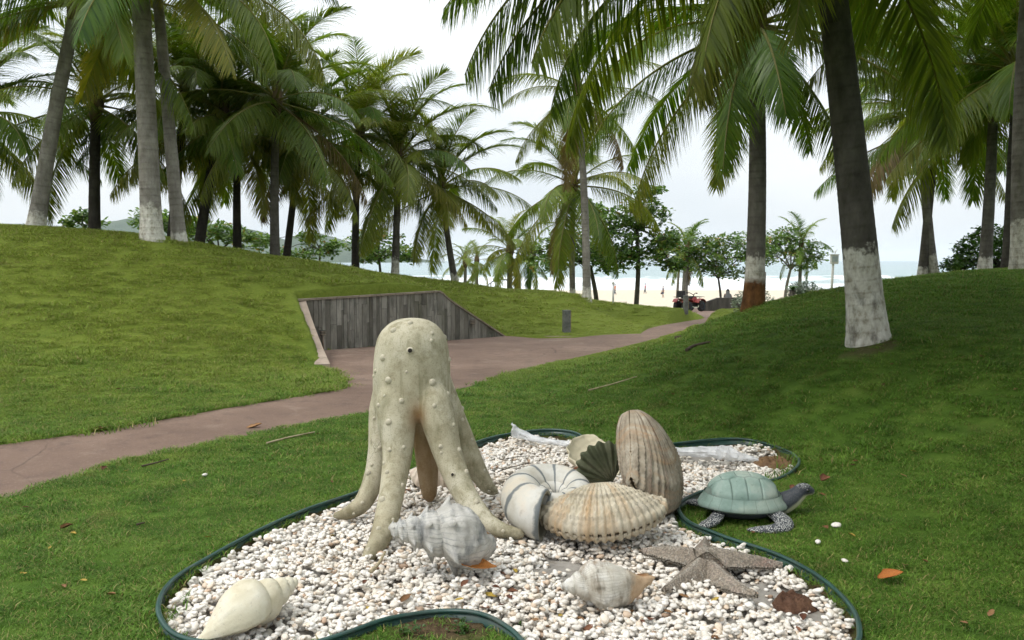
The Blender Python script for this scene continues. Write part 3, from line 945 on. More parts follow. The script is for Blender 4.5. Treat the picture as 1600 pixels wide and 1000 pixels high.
def palm(label, base_uv, Y, top_uv, Ytop=None, radius=0.16, L=4.4, n=24, seed=0, paint=0.0, dark=0.0, rust=0.0, hi=False, low=-50, high=84, yellow=0.12, custom=(), lean=0.5, nuts=0, skip=None, snap=False):
    r = random.Random(seed)
    if snap:
        Y = ground_hit(base_uv[0], base_uv[1]).y
    x = (base_uv[0] - CX) / F_PX * Y
    g = ground_z(x, Y)
    base = Vector((x, Y, g))
    Ytop = Y
    top = at(top_uv[0], top_uv[1], Ytop if Ytop else Y)
    t = thing('coconut_palm', label, 'palm tree', base)
    rel = top - base
    H = rel.z
    # trunk: curved, ringed, flared at the foot
    nr = max(24, int(H / 0.022)) if hi else max(18, int(H / 0.16))
    ns = 20 if hi else 12
    s = np.linspace(0, 1, nr)
    mid = Vector((rel.x * lean, rel.y * lean, rel.z * 0.5)) + Vector((r.uniform(-.06, .06) * H * 0.5, 0, 0))
    P = np.array([tuple(Vector((0, 0, -0.15)).lerp(mid, q).lerp(mid.lerp(rel, q), q)) for q in s])
    hgt = s * H
    rad = radius * (0.80 + 0.20 * (1 - s)) * (1 + 0.42 * np.exp(-hgt / 0.28)) * (1 - 0.10 * s)
    ringw = 0.11
    rad = rad * (1 + (0.013 if hi else 0.0) * (np.mod(hgt + 0.05 * np.sin(hgt * 5) + 0.03 * np.sin(hgt * 17), ringw) / ringw - 0.5)) + np.array([r.uniform(-1, 1) for _ in s]) * (0.0008 if hi else 0.002)
    V, _ = tube_rings(P, rad, ns)
    hh = np.repeat(hgt, ns)
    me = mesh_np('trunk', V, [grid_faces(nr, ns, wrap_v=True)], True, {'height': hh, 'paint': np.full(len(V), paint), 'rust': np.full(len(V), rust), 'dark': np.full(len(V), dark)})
    obj('trunk', me, MAT_TRUNK, t)
    # fibrous crown base
    T = (rel - mid).normalized()
    b = Build()
    prof = [(radius * 0.72, -0.35), (radius * 0.95, -0.12), (radius * 1.25, 0.10), (radius * 1.15, 0.32), (radius * 0.7, 0.55), (radius * 0.2, 0.85)]
    b.lathe([(p_[0] * r.uniform(0.95, 1.08), p_[1]) for p_ in prof], 12, Matrix.Translation(rel) @ T.to_track_quat('Z', 'Y').to_matrix().to_4x4())
    b.build('crown_base', MAT_SHEATH, t, smooth=True)
    FR = FR_HI if hi else (FR_LO if Y < 40 else FR_FAR)
    sc = L / FROND_L
    az0 = r.uniform(0, 360)
    specs = []
    for i in range(n):
        f = i / max(n - 1, 1)
        e = high + (low - high) * f ** (0.92 if hi else 1.18) + r.uniform(-7, 7)
        az = az0 + i * 137.5 + r.uniform(-12, 12)
        y = max(0, r.gauss(yellow, 0.12)) + (0.35 if f > 0.85 and r.random() < 0.5 else 0)
        d = 0.8 if (not hi and f > 0.94 and r.random() < 0.25) else 0.0
        specs.append((az, e, r.uniform(0.86, 1.08), y, d))
    if skip:
        specs = [q for q in specs if not skip(q)]
    for az, e, k, y, d in specs + list(custom):
        ee = min(ELEVS, key=lambda q: abs(q - e))
        me = r.choice(FR[ee])
        o = obj('frond', me, None, t, loc=rel + Vector((math.cos(R(az)) * radius * 0.5, math.sin(R(az)) * radius * 0.5, 0.25 * (e / 84.0) + 0.1)),
                rot=(r.uniform(-0.12, 0.12), R((ee - e) * 0.8), R(az)), scale=sc * k)
        o.color = (min(y, 1), d, 0, 1)
    for i in range(nuts):
        a = r.uniform(0, 6.28)
        b = Build(); b.lathe([(0.02, -0.13), (0.08, -0.09), (0.105, 0), (0.085, 0.08), (0.02, 0.13)], 10)
        b.build('coconut', MAT_NUT, t, smooth=True, loc=rel + Vector((math.cos(a) * radius * 1.5, math.sin(a) * radius * 1.5, -0.12 - r.uniform(0, 0.2))), rot=(r.uniform(-.4, .4), r.uniform(-.4, .4), a))
    return t

# near right: the big leaning palm with the white-painted foot
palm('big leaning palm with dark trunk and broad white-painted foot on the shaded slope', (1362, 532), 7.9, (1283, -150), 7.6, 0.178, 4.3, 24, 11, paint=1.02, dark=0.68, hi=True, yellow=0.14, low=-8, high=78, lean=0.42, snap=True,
     custom=[(184, 16, 1.02, 0.2, 0), (189, 24, 1.06, 0.15, 0), (194, 8, 0.96, 0.3, 0), (178, 4, 0.95, 0.2, 0), (166, 12, 0.95, 0.15, 0), (204, -6, 0.86, 0.3, 0), (212, 12, 0.9, 0.2, 0), (155, -4, 0.85, 0.2, 0),
             (232, -18, 0.74, 0.45, 0), (222, -30, 0.66, 0.75, 0), (214, -38, 0.60, 0.45, 0.3), (250, -26, 0.60, 0.4, 0), (238, -2, 0.78, 0.25, 0), (352, 6, 0.95, 0.1, 0), (335, 14, 0.95, 0.12, 0), (10, 20, 1.0, 0.1, 0), (320, -4, 0.8, 0.2, 0)], nuts=4)
palm('tall straight palm with rusty orange foot below a faded white band', (1177, 481), 14.0, (1180, 50), 14.2, 0.165, 3.5, 28, 23, paint=0.98, rust=1.0, dark=0.45, hi=True, yellow=0.1, low=-42, snap=True)
palm('palm cut by the right picture edge, mottled yellowish foot on the slope crest', (1597, 424), 14.0, (1612, -60), 14.0, 0.17, 3.9, 24, 31, paint=0.95, dark=0.3, hi=True, yellow=0.1, low=-15)
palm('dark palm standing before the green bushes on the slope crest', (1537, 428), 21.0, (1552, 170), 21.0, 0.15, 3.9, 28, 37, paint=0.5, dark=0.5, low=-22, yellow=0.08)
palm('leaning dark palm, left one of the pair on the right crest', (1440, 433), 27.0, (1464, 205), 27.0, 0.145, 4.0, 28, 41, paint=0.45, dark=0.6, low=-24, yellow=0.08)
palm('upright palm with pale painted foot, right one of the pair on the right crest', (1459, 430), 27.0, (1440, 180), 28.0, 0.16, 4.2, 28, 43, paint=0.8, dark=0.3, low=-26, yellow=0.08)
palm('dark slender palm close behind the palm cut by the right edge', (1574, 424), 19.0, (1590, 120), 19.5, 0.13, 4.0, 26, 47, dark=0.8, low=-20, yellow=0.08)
# left mound
palm('thick pale grey palm with whitewashed foot on the left mound', (240, 374), 16.5, (200, -330), 16.5, 0.20, 4.4, 22, 53, paint=0.80, hi=True, low=-15)
palm('grey palm leaning right, at the far left of the mound', (58, 357), 17.5, (120, 10), 17.5, 0.165, 4.2, 18, 59, paint=0.45, hi=True, low=-20, custom=[(205, -18, 0.8, 0.85, 0)])
palm('slender grey palm just beside the thick whitewashed one', (283, 380), 17.0, (244, -30), 17.0, 0.135, 4.2, 18, 61, paint=0.35, hi=True, low=-10, custom=[(320, -22, 0.85, 0.75, 0), (340, -8, 0.9, 0.3, 0)])
back = [  # base u, v, Y, crown u, v, radius, paint, dark, label
    (-40, 372, 22, -50, 190, 0.15, 0, 0.5, 'palm mostly beyond the left picture edge, its fronds hanging in'),
    (150, 368, 22, 150, 170, 0.16, 0, 0.85, 'dark palm behind the leaning grey one, between it and the whitewashed palm'),
    (265, 378, 23, 290, 150, 0.14, 0, 0.85, 'dark palm half hidden behind the slender grey trunk'),
    (306, 384, 23, 345, 190, 0.15, 0, 0.85, 'dark palm just right of the slender grey trunk'),
    (373, 392, 24, 372, 215, 0.13, 0, 0.85, 'dark palm in the middle of the left grove'),
    (431, 403, 22, 432, 165, 0.13, 0.25, 0.6, 'palm with upright ragged crown, front trunk of the twin trunks in the left grove'),
    (444, 405, 25, 470, 225, 0.12, 0, 0.85, 'dark palm behind the upright ragged crown, rear trunk of the twin trunks'),
    (556, 418, 27, 562, 205, 0.13, 0.2, 0.85, 'dark palm left of the one with the pale foot, grove\'s right side'),
    (617, 431, 27, 622, 245, 0.13, 0.75, 0.6, 'full green palm with pale foot at the edge of the left grove'),
    (713, 442, 29, 690, 290, 0.12, 0.55, 0.6, 'rightmost palm of the left grove, trunk leaning left, white foot'),
]
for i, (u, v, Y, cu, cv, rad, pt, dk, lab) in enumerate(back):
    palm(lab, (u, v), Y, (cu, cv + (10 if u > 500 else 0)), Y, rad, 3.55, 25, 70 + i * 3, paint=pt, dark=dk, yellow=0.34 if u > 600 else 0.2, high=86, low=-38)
# middle distance
palm('tall thin palm in front of the beach, trunk bare to its small high crown', (917, 466), 27, (903, 150), 27, 0.135, 3.0, 18, 111, paint=0.6, low=-45, yellow=0.3)
palm('palm with drooping yellow-green crown just left of the tall thin trunk', (896, 462), 34, (897, 295), 34, 0.13, 4.3, 24, 113, paint=0.9, dark=0.2, yellow=0.3)
palm('small palm with orange-tinged fronds before the surf', (797, 440), 44, (797, 395), 44, 0.17, 2.9, 18, 117, dark=0.2, yellow=0.4)
palm('short leaning-frond palm, left of the two tiny ones by the canopy', (724, 440), 60, (727, 412), 60, 0.15, 2.0, 14, 119, dark=0.3, yellow=0.25)
palm('tiny palm, right of the two tiny ones by the canopy', (747, 440), 62, (745, 410), 62, 0.15, 2.0, 14, 121, dark=0.3, yellow=0.25)
palm('slim young palm right of the orange-tinged one', (829, 447), 46, (828, 405), 46, 0.12, 2.4, 14, 123, dark=0.4, yellow=0.2)
palm('palm with twin pale trunk behind the quad bike', (1070, 462), 58, (1074, 395), 58, 0.24, 2.9, 18, 127, paint=0.5, yellow=0.2)
palm('small palm rising behind the leafy tree by the sign post', (1248, 452), 60, (1252, 385), 60, 0.15, 2.8, 12, 129, dark=0.2, yellow=0.1)

# palms standing beside the viewer, right of the picture: they shade the right-hand slope
for x, y, h, sd, lab in [(6.4, 4.6, 5.6, 201, 'palm on the slope right of the picture, shading the turtle'), (4.4, 0.6, 5.8, 203, 'palm beside the viewer on the right, shading the near lawn'), (9.3, 7.4, 5.8, 205, 'palm high on the right slope outside the picture'), (7.6, 1.8, 6.0, 207, 'palm behind the shading ones, well right of the viewer')]:
    g0 = ground_z(x, y)
    b0 = at(800, 407, 10)
    def _px(X, Y, Z):
        u_, v_, _ = project((X, Y, Z)); return (u_, v_)
    palm(lab, (CX + F_PX * x / y, 0), y, _px(x + 0.3, y, g0 + h), y, 0.17, 4.6, 32, sd, paint=0.9, dark=0.4, low=-20)
# ------------------------------------------------------------------ edging of the bed
MAT_EDGE = weathered('green_plastic_edging', [(0.3, (0.012, 0.042, 0.034)), (0.6, (0.022, 0.070, 0.055)), (0.8, (0.05, 0.11, 0.09))], 4, rough=0.38, bump=0.15, bscale=25, spot=(0.10, 0.095, 0.08), spot_scale=9, spot_amt=0.35, spec=0.5)
edging = thing('lawn_edging', 'dark green plastic edging strip curving round the white pebble bed', 'edging')
ne = len(edge_pts)
ep = edge_pts.copy()
ep[:, 2] = RIM_Z - 0.012 + 0.006 * np.sin(np.arange(ne) * 0.35) + 0.006 * fbm(ep[:, 0] * 3, ep[:, 1] * 3, 2.0)
tg = np.roll(ep, -1, 0) - np.roll(ep, 1, 0)
tg[:, 2] = 0
tg /= np.linalg.norm(tg, axis=1)[:, None]
nm = np.stack([tg[:, 1], -tg[:, 0], np.zeros(ne)], -1)
def sweep(profile, name, mat):
    V = np.concatenate([ep + nm * a + np.array([0, 0, b]) for a, b in profile]).reshape(len(profile), ne, 3).transpose(1, 0, 2).reshape(-1, 3)
    return obj(name, mesh_np(name, V, grid_faces(ne, len(profile), wrap_u=True, wrap_v=True)), mat, edging)
sweep([(0.012 * math.cos(t), 0.010 * math.sin(t)) for t in np.linspace(0, 2 * math.pi, 11)[:-1]], 'bead', MAT_EDGE)
sweep([(-0.003, -0.010), (-0.003, -0.045), (-0.008, -0.050), (-0.003, -0.056), (-0.003, -0.14), (0.003, -0.14), (0.003, -0.056), (0.008, -0.05), (0.003, -0.045), (0.003, -0.010)], 'strip', MAT_EDGE)

# ------------------------------------------------------------------ sculpture footprints (kept free of stacked pebbles)
def bed_pt(u, v, z=0.02):
    return on_z(u, v, z)

# ------------------------------------------------------------------ pebbles
def pebble_mat(name, per_vertex):
    m = Mat(name)
    t = m.attr('tone') if per_vertex else m.n('ShaderNodeObjectInfo', out=5)
    c = m.ramp(t, [(0.0, (0.69, 0.65, 0.575)), (0.30, (0.77, 0.735, 0.675)), (0.74, (0.82, 0.795, 0.745)), (0.88, (0.74, 0.66, 0.55)), (0.96, (0.68, 0.55, 0.42)), (0.99, (0.48, 0.33, 0.23)), (1.0, (0.27, 0.18, 0.12))])
    p = m.pos()
    c = m.mix(m.ramp(m.noise(p, 45, 5, 0.65), [(0.5, 0.0), (0.75, 0.45)]), c, (0.52, 0.40, 0.28))
    c = m.mix(m.ramp(m.noise(p, 1.3, 4, 0.6), [(0.45, 0.0), (0.7, 0.35)]), c, (0.60, 0.50, 0.38))
    return m.finish(c, 0.62, m.bump(m.noise(p, 120, 3, 0.6), 0.15, 0.003), 0.35)
MAT_PEB, MAT_PEBI = pebble_mat('white_pebbles', True), pebble_mat('white_pebble', False)

def ico_arrays(sub=1):
    bm = bmesh.new()
    bmesh.ops.create_icosphere(bm, subdivisions=sub, radius=1.0)
    bm.verts.ensure_lookup_table()
    V = np.array([v.co[:] for v in bm.verts])
    Fc = np.array([[v.index for v in f.verts] for f in bm.faces])
    bm.free()
    return V, Fc
ICO_V, ICO_F = ico_arrays(2)          # 42 vertices, 80 faces
PEB_SHAPES = []
for k in range(10):
    rr = np.random.default_rng(50 + k)
    off = rr.uniform(0, 50, 3)
    nz = fbm(ICO_V[:, 0] * 0.9 + off[0], ICO_V[:, 1] * 0.9 + off[1], ICO_V[:, 2] * 0.9 + off[2], 2)
    v = ICO_V * (1 + 0.55 * nz)[:, None] * np.array([1.0, rr.uniform(0.66, 0.88), rr.uniform(0.42, 0.6)])
    PEB_SHAPES.append(v)

bx0, by0 = bed_poly.min(0); bx1, by1 = bed_poly.max(0)
CELL = 0.008
hw, hh_ = int((bx1 - bx0) / CELL) + 20, int((by1 - by0) / CELL) + 20
hmap = np.full((hw, hh_), -0.05)
# thin places where the sheet or the soil shows: (u, v, radius m, how empty)
BARE = [(870, 883, 0.14, 0.85), (905, 872, 0.16, 0.6), (700, 835, 0.05, 0.5), (525, 930, 0.10, 0.6), (1140, 900, 0.16, 0.7), (1235, 935, 0.16, 0.85), (1185, 915, 0.13, 0.6),
        (1210, 718, 0.22, 0.93), (1110, 722, 0.22, 0.75), (880, 680, 0.30, 0.85), (1090, 696, 0.30, 0.95), (1180, 845, 0.06, 0.6), (1050, 960, 0.12, 0.45), (960, 868, 0.12, 0.6), (1070, 740, 0.12, 0.5), (1160, 965, 0.12, 0.5)]
bare_xyz = [(*on_z(u, v, 0)[:2], rad, a) for u, v, rad, a in BARE]
prng = np.random.default_rng(12)
N_TRY = 34000
cx_ = prng.uniform(bx0, bx1, N_TRY * 2)
cy_ = prng.uniform(by0, by1, N_TRY * 2)
inside = poly_sd(cx_, cy_, bed_poly) < -0.028
cx_, cy_ = cx_[inside], cy_[inside]
keep = np.ones(len(cx_), bool)
for x, y, rad, a in bare_xyz:
    d = np.sqrt((cx_ - x) ** 2 + ((cy_ - y) * 0.8) ** 2) / rad + 0.5 * fbm(cx_ * 7, cy_ * 7, 9.0, 3)
    keep &= ~((d < 1.0) & (prng.random(len(cx_)) < a))
cx_, cy_ = cx_[keep][:N_TRY], cy_[keep][:N_TRY]
pebs = []
for x, y in zip(cx_, cy_):
    rad = min(max(prng.normal(0.0155, 0.0036), 0.008), 0.026)
    k = prng.integers(len(PEB_SHAPES))
    i, j = int((x - bx0) / CELL) + 5, int((y - by0) / CELL) + 5
    w = max(1, int(rad * 0.62 / CELL))
    win = hmap[i - w:i + w + 1, j - w:j + w + 1]
    base = 0.45 * win.mean() + 0.55 * win.max()
    if base > 0.026:
        continue
    hz = rad * 0.46
    z = base + hz * 0.92
    win2 = hmap[i - w:i + w + 1, j - w:j + w + 1]
    np.maximum(win2, z + hz * 0.72, out=win2)
    pebs.append((x, y, z, rad, k, z + hz))
pebs = np.array(pebs)
_i = ((pebs[:, 0] - bx0) / CELL).astype(int) + 5; _j = ((pebs[:, 1] - by0) / CELL).astype(int) + 5
pebs = pebs[pebs[:, 5] >= hmap[_i, _j] - 0.024]            # leave out the wholly buried ones
# how large each one shows in the photograph; the topmost near ones become single stones
pu, pv, pd = project((pebs[:, 0], pebs[:, 1], pebs[:, 2]))
ii = np.clip(((pebs[:, 0] - bx0) / CELL).astype(int) + 5, 0, hw - 1)
jj = np.clip(((pebs[:, 1] - by0) / CELL).astype(int) + 5, 0, hh_ - 1)
top_ = pebs[:, 5] >= hmap[ii, jj] - 0.012
score = pebs[:, 3] / pd * ((pu > 5) & (pu < 1595) & (pv > 5) & (pv < 996)) * top_
order = np.argsort(-score)
single = set(order[:300].tolist())
bed = obj('pebble_bed', None)
tag(bed, 'kidney shaped bed of white pebbles inside green edging', kind='structure')
VV, FF, TT = [], [], []
base = 0
rot_all = prng.uniform(0, 6.283, len(pebs)); tx = prng.normal(0, 0.28, len(pebs)); ty = prng.normal(0, 0.28, len(pebs))
peb_me = [mesh_np('pebble', v, ICO_F) for v in PEB_SHAPES]
for me in peb_me: me.materials.append(MAT_PEBI)
for n_, (x, y, z, rad, k, _t) in enumerate(pebs):
    k = int(k)
    if n_ in single:
        obj('pebble', peb_me[k], None, bed, loc=(x, y, z), rot=(tx[n_], ty[n_], rot_all[n_]), scale=rad)
        continue
    M = np.array(Matrix.Rotation(rot_all[n_], 3, 'Z') @ Matrix.Rotation(ty[n_], 3, 'Y') @ Matrix.Rotation(tx[n_], 3, 'X'))
    VV.append((PEB_SHAPES[k] * rad) @ M.T + np.array([x, y, z]))
    FF.append(ICO_F + base); base += len(ICO_V)
    TT.append(np.full(len(ICO_V), prng.random()))
po = obj('pebbles', mesh_np('pebbles', np.concatenate(VV), np.concatenate(FF), True, {'tone': np.concatenate(TT)}), MAT_PEB, bed)
tag(po, kind='stuff')
print('pebbles', len(pebs))

def top_z(x, y, rad=0.05):
    """Height of the pebble surface under a thing."""
    i, j = int((x - bx0) / CELL) + 5, int((y - by0) / CELL) + 5
    w = max(1, int(rad / CELL))
    return float(np.percentile(hmap[max(i - w, 0):i + w, max(j - w, 0):j + w], 70))

# grey weed sheet under the stones
def make_sheet_mat():
    m = Mat('grey_weed_sheet')
    p = m.pos()
    c = m.ramp(m.noise(p, 6, 6, 0.6), [(0.3, (0.20, 0.185, 0.165)), (0.7, (0.36, 0.335, 0.30))])
    c = m.mix(m.ramp(m.noise(p, 2.4, 6, 0.7), [(0.52, 0.0), (0.66, 0.9)]), c, (0.12, 0.085, 0.05))
    return m.finish(c, 0.7, m.bump(m.noise(p, 11, 5, 0.7), 0.6, 0.02), 0.3)
def offset_in(poly, d):
    return grow(poly, -d)
bm = bmesh.new()
ip = offset_in(bed_poly, 0.03)
f = bm.faces.new([bm.verts.new((p[0], p[1], -0.048)) for p in ip])
bmesh.ops.triangulate(bm, faces=[f])
me = bpy.data.meshes.new('weed_sheet'); bm.to_mesh(me); bm.free()
if me.polygons[0].normal.z < 0: me.flip_normals()
obj('weed_sheet', me, make_sheet_mat(), bed)

# sandy soil at the far lobe and a crumbled clod near the starfish
MAT_SOIL = weathered('crumbled_brown_soil', [(0.3, (0.10, 0.055, 0.028)), (0.7, (0.26, 0.16, 0.08))], 14, bump=0.9, bscale=70, bdist=0.012)
MAT_CLOD = weathered('dark_brown_clod', [(0.3, (0.06, 0.028, 0.017)), (0.7, (0.16, 0.085, 0.05))], 14, bump=0.9, bscale=70, bdist=0.012)
def heap(name, label, cat, u, v, rx, ry, h, mat, seed, rotz=0.0, gz=None):
    p = on_z(u, v, 0.0) if gz is None else gz
    n = 26
    a, q = np.meshgrid(np.linspace(0, 2 * math.pi, 37)[:-1], np.linspace(0, 1, n), indexing='ij')
    rr = 1 + 0.35 * fbm(np.cos(a) * 1.6 + seed, np.sin(a) * 1.6, seed, 3)
    x, y = np.cos(a) * q * rr * rx, np.sin(a) * q * rr * ry
    z = h * (1 - q ** 2.2) * (0.62 + 1.3 * fbm(x * 26, y * 26, seed, 5)) - 0.02 * q ** 4
    V = np.stack([x, y, z], -1).reshape(-1, 3)
    o = obj(name, mesh_np(name, V, grid_faces(36, n, wrap_u=True)), mat, loc=(p.x, p.y, p.z - 0.025), rot=(0, 0, rotz))
    return tag(o, label, cat)
heap('soil_heap', 'patch of bare sandy soil in the far right lobe of the pebble bed', 'soil', 1215, 722, 0.17, 0.30, 0.05, MAT_SOIL, 3.0)
heap('soil_clod', 'crumbled dark brown soil clod on pebbles right of the starfish', 'soil', 1240, 934, 0.105, 0.075, 0.055, MAT_CLOD, 8.0)

# ------------------------------------------------------------------ grass blades
def make_grass_mat():
    m = Mat('grass_blade')
    p = m.pos()
    c, n3 = lawn_color(m, p)
    c = m.mix(m.attr('straw'), c, (0.30, 0.25, 0.10))
    c = m.n('ShaderNodeHueSaturation', {'Color': c, 'Value': m.math('ADD', m.math('MULTIPLY', m.attr('tone'), 0.8), 0.95)})
    b = m.n('ShaderNodeBsdfPrincipled', {'Base Color': c, 'Roughness': 0.6, 'Specular IOR Level': 0.25})
    tr = m.n('ShaderNodeBsdfTranslucent', {'Color': c})
    mx = m.n('ShaderNodeMixShader', {0: 0.3, 1: b, 2: tr})
    m.t.links.new(mx, m.out.inputs['Surface'])
    return m.m
MAT_GRASS = make_grass_mat()
g = np.random.default_rng(21)
tv, tf, tt, ts = [], [], [], []
NB = 90
for i in range(NB):
    a, q = g.uniform(0, 6.283), math.sqrt(g.random()) * 0.085
    o = np.array([math.cos(a) * q, math.sin(a) * q, -0.004])
    hgt = g.uniform(0.016, 0.036)
    la, le = g.uniform(0, 6.283), g.uniform(0.2, 1.3)
    d = np.array([math.cos(la) * le, math.sin(la) * le, 1.0]); d /= np.linalg.norm(d)
    wdir = np.array([-math.sin(la), math.cos(la), 0]) * g.uniform(0.0012, 0.0022)
    mid = o + d * hgt * 0.55
    tip = mid + (d + np.array([math.cos(la) * 0.7, math.sin(la) * 0.7, -0.35])) * hgt * 0.5
    b0 = len(tv)
    tv += [o - wdir, o + wdir, mid - wdir * 0.8, mid + wdir * 0.8, tip]
    tf += [[b0, b0 + 1, b0 + 3], [b0, b0 + 3, b0 + 2], [b0 + 2, b0 + 3, b0 + 4]]
    tn = g.uniform(0, 1)
    tt += [tn] * 5; ts += [1.0 if g.random() < 0.07 else 0.0] * 5
nt = len(tv)
# spots on the lawn, thinner and coarser with distance
pts = []
for x0, x1, y0, y1, dens, sc0 in [(-6, 6.5, 2.9, 6.0, 330, 0.8), (-8, 8.5, 6.0, 9.5, 200, 1.0), (-11, 11, 9.5, 15, 95, 1.35), (-14, 15, 15, 23, 46, 1.8), (-12, 18, 23, 34, 22, 2.3)]:
    n_ = int((x1 - x0) * (y1 - y0) * dens)
    x, y = g.uniform(x0, x1, n_), g.uniform(y0, y1, n_)
    k = np.abs(x) < 0.645 * y + 0.5
    x, y = x[k], y[k]
    pts.append(np.stack([x, y, np.full(len(x), sc0)], -1))
pts = np.concatenate(pts)
sdp, sdb = poly_sd(pts[:, 0], pts[:, 1], path_poly), poly_sd(pts[:, 0], pts[:, 1], bed_poly)
kp = (sdp > np.where(pts[:, 1] < 14, 0.015 * pts[:, 2] - 0.005, 0.16)) & (sdb > 0.03)
for x, y, rad, amt in soil_spots:
    d = np.sqrt((pts[:, 0] - x) ** 2 + ((pts[:, 1] - y) * 1.3) ** 2) / rad + 0.35 * fbm(pts[:, 0] * 9, pts[:, 1] * 9, 1.0)
    kp &= ~((d < 0.85) & (g.random(len(pts)) < 0.93))
# keep blades off the wall top and the side kerb
w_s = (pts[:, 0] - WALL_A.x) * WALL_DIR.x + (pts[:, 1] - WALL_A.y) * WALL_DIR.y
w_d = (pts[:, 0] - WALL_A.x) * W_N.x + (pts[:, 1] - WALL_A.y) * W_N.y
kp &= ~((w_d > -0.22) & (w_d < 0.1) & (w_s > -0.4) & (w_s < WALL_LEN))
c_s = (pts[:, 0] - pa.x) * dv.x + (pts[:, 1] - pa.y) * dv.y
c_d = (pts[:, 0] - pa.x) * sd_.x + (pts[:, 1] - pa.y) * sd_.y
kp &= ~((np.abs(c_d) < 0.18) & (c_s > -0.1) & (c_s < 3.2))
# the strip of lawn that hugs the narrowing path stays closely clipped
near_path = (pts[:, 0] > 0.5) & (pts[:, 1] > 13) & (sdp < 2.0)
pts[near_path, 2] *= 0.55
pts = pts[kp]; sdp = sdp[kp]; sdb = sdb[kp]
pz = terrain(pts[:, 0], pts[:, 1])
scl = pts[:, 2] * g.uniform(0.75, 1.25, len(pts)) * (1 + 0.35 * fbm(pts[:, 0] * 2.1, pts[:, 1] * 2.1, 6.0, 3))
scl *= np.where(g.random(len(pts)) < 0.035, 1.7, 1.0)
scl *= 1 + 0.45 * np.exp(-np.abs(sdb - 0.05) / 0.06) + 0.4 * np.exp(-np.abs(sdp - 0.04) / 0.07) * (pts[:, 1] < 13)
V = np.concatenate([np.array(tv), np.stack([pts[:, 0], pts[:, 1], pz], -1)])
npnt = len(pts)
gme = mesh_np('grass', V, [np.array(tf)], False, {
    'tone': np.concatenate([tt, np.zeros(npnt)]), 'straw': np.concatenate([ts, np.zeros(npnt)]),
    'blade': np.concatenate([np.ones(nt), np.zeros(npnt)]), 'gscale': np.concatenate([np.ones(nt), scl]),
    'grot': np.concatenate([np.zeros(nt), g.uniform(0, 6.283, npnt)])})
gme.materials.append(MAT_GRASS)
ng = bpy.data.node_groups.new('grass_scatter', 'GeometryNodeTree')
ng.interface.new_socket('Geometry', in_out='INPUT', socket_type='NodeSocketGeometry')
ng.interface.new_socket('Geometry', in_out='OUTPUT', socket_type='NodeSocketGeometry')
gi, go = ng.nodes.new('NodeGroupInput'), ng.nodes.new('NodeGroupOutput')
def nattr(name):
    n_ = ng.nodes.new('GeometryNodeInputNamedAttribute'); n_.data_type = 'FLOAT'; n_.inputs['Name'].default_value = name
    return n_.outputs['Attribute']
sep = ng.nodes.new('GeometryNodeSeparateGeometry'); sep.domain = 'POINT'
ng.links.new(gi.outputs[0], sep.inputs[0]); ng.links.new(nattr('blade'), sep.inputs['Selection'])
iop = ng.nodes.new('GeometryNodeInstanceOnPoints')
ng.links.new(sep.outputs['Inverted'], iop.inputs['Points']); ng.links.new(sep.outputs['Selection'], iop.inputs['Instance'])
cx3 = ng.nodes.new('ShaderNodeCombineXYZ')
ng.links.new(nattr('grot'), cx3.inputs['Z'])
ng.links.new(cx3.outputs[0], iop.inputs['Rotation']); ng.links.new(nattr('gscale'), iop.inputs['Scale'])
ng.links.new(iop.outputs[0], go.inputs[0])
grass = obj('grass', gme)
tag(grass, 'short green turf grass covering the lawn and mounds', 'grass', kind='stuff')
md = grass.modifiers.new('scatter', 'NODES'); md.node_group = ng
print('grass tufts', npnt)
# ------------------------------------------------------------------ sculptures in the bed
def remeshed(name, bm_list, voxel, smooth_it=4, sub=0):
    """Fuse overlapping closed pieces into one skin."""
    bm = bmesh.new()
    for V, Fs in bm_list:
        vs = [bm.verts.new(tuple(map(float, v))) for v in V]
        for f in Fs:
            try: bm.faces.new([vs[i] for i in f])
            except ValueError: pass
    bmesh.ops.recalc_face_normals(bm, faces=bm.faces)
    me = bpy.data.meshes.new(name); bm.to_mesh(me); bm.free()
    o = bpy.data.objects.new('tmp', me); COL.objects.link(o)
    r = o.modifiers.new('r', 'REMESH'); r.mode = 'VOXEL'; r.voxel_size = voxel
    if smooth_it:
        sm = o.modifiers.new('s', 'SMOOTH'); sm.iterations = smooth_it; sm.factor = 0.5
    dg = bpy.context.evaluated_depsgraph_get()
    out = bpy.data.meshes.new_from_object(o.evaluated_get(dg))
    bpy.data.objects.remove(o, do_unlink=True)
    out.name = name
    for p in out.polygons: p.use_smooth = True
    return out

def tube_piece(pts, rad, n=14):
    P = np.array([tuple(p) for p in pts], float)
    rad = np.asarray(rad, float)
    # rounded ends
    V, _ = tube_rings(P, rad, n)
    Fs = [tuple(f) for f in grid_faces(len(P), n, wrap_v=True)]
    Fs.append(tuple(range(n - 1, -1, -1))); Fs.append(tuple((len(P) - 1) * n + k for k in range(n)))
    return V, Fs

def ellipsoid_piece(c, s, M=None, n=20):
    V, Fs = [], []
    for i in range(n + 1):
        t = math.pi * i / n
        for k in range(n):
            a = 2 * math.pi * k / n
            v = Vector((s[0] * math.sin(t) * math.cos(a), s[1] * math.sin(t) * math.sin(a), s[2] * math.cos(t)))
            V.append((M @ v if M else v) + Vector(c))
    Fs = [tuple(f) for f in grid_faces(n + 1, n, wrap_v=True)]
    bm = bmesh.new()
    vs = [bm.verts.new(v) for v in V]
    for f in Fs:
        try: bm.faces.new([vs[i] for i in f])
        except ValueError: pass
    bmesh.ops.remove_doubles(bm, verts=bm.verts, dist=1e-5)
    bm.verts.index_update()
    V2 = [tuple(v.co) for v in bm.verts]; F2 = [tuple(v.index for v in f.verts) for f in bm.faces]
    bm.free()
    return V2, F2

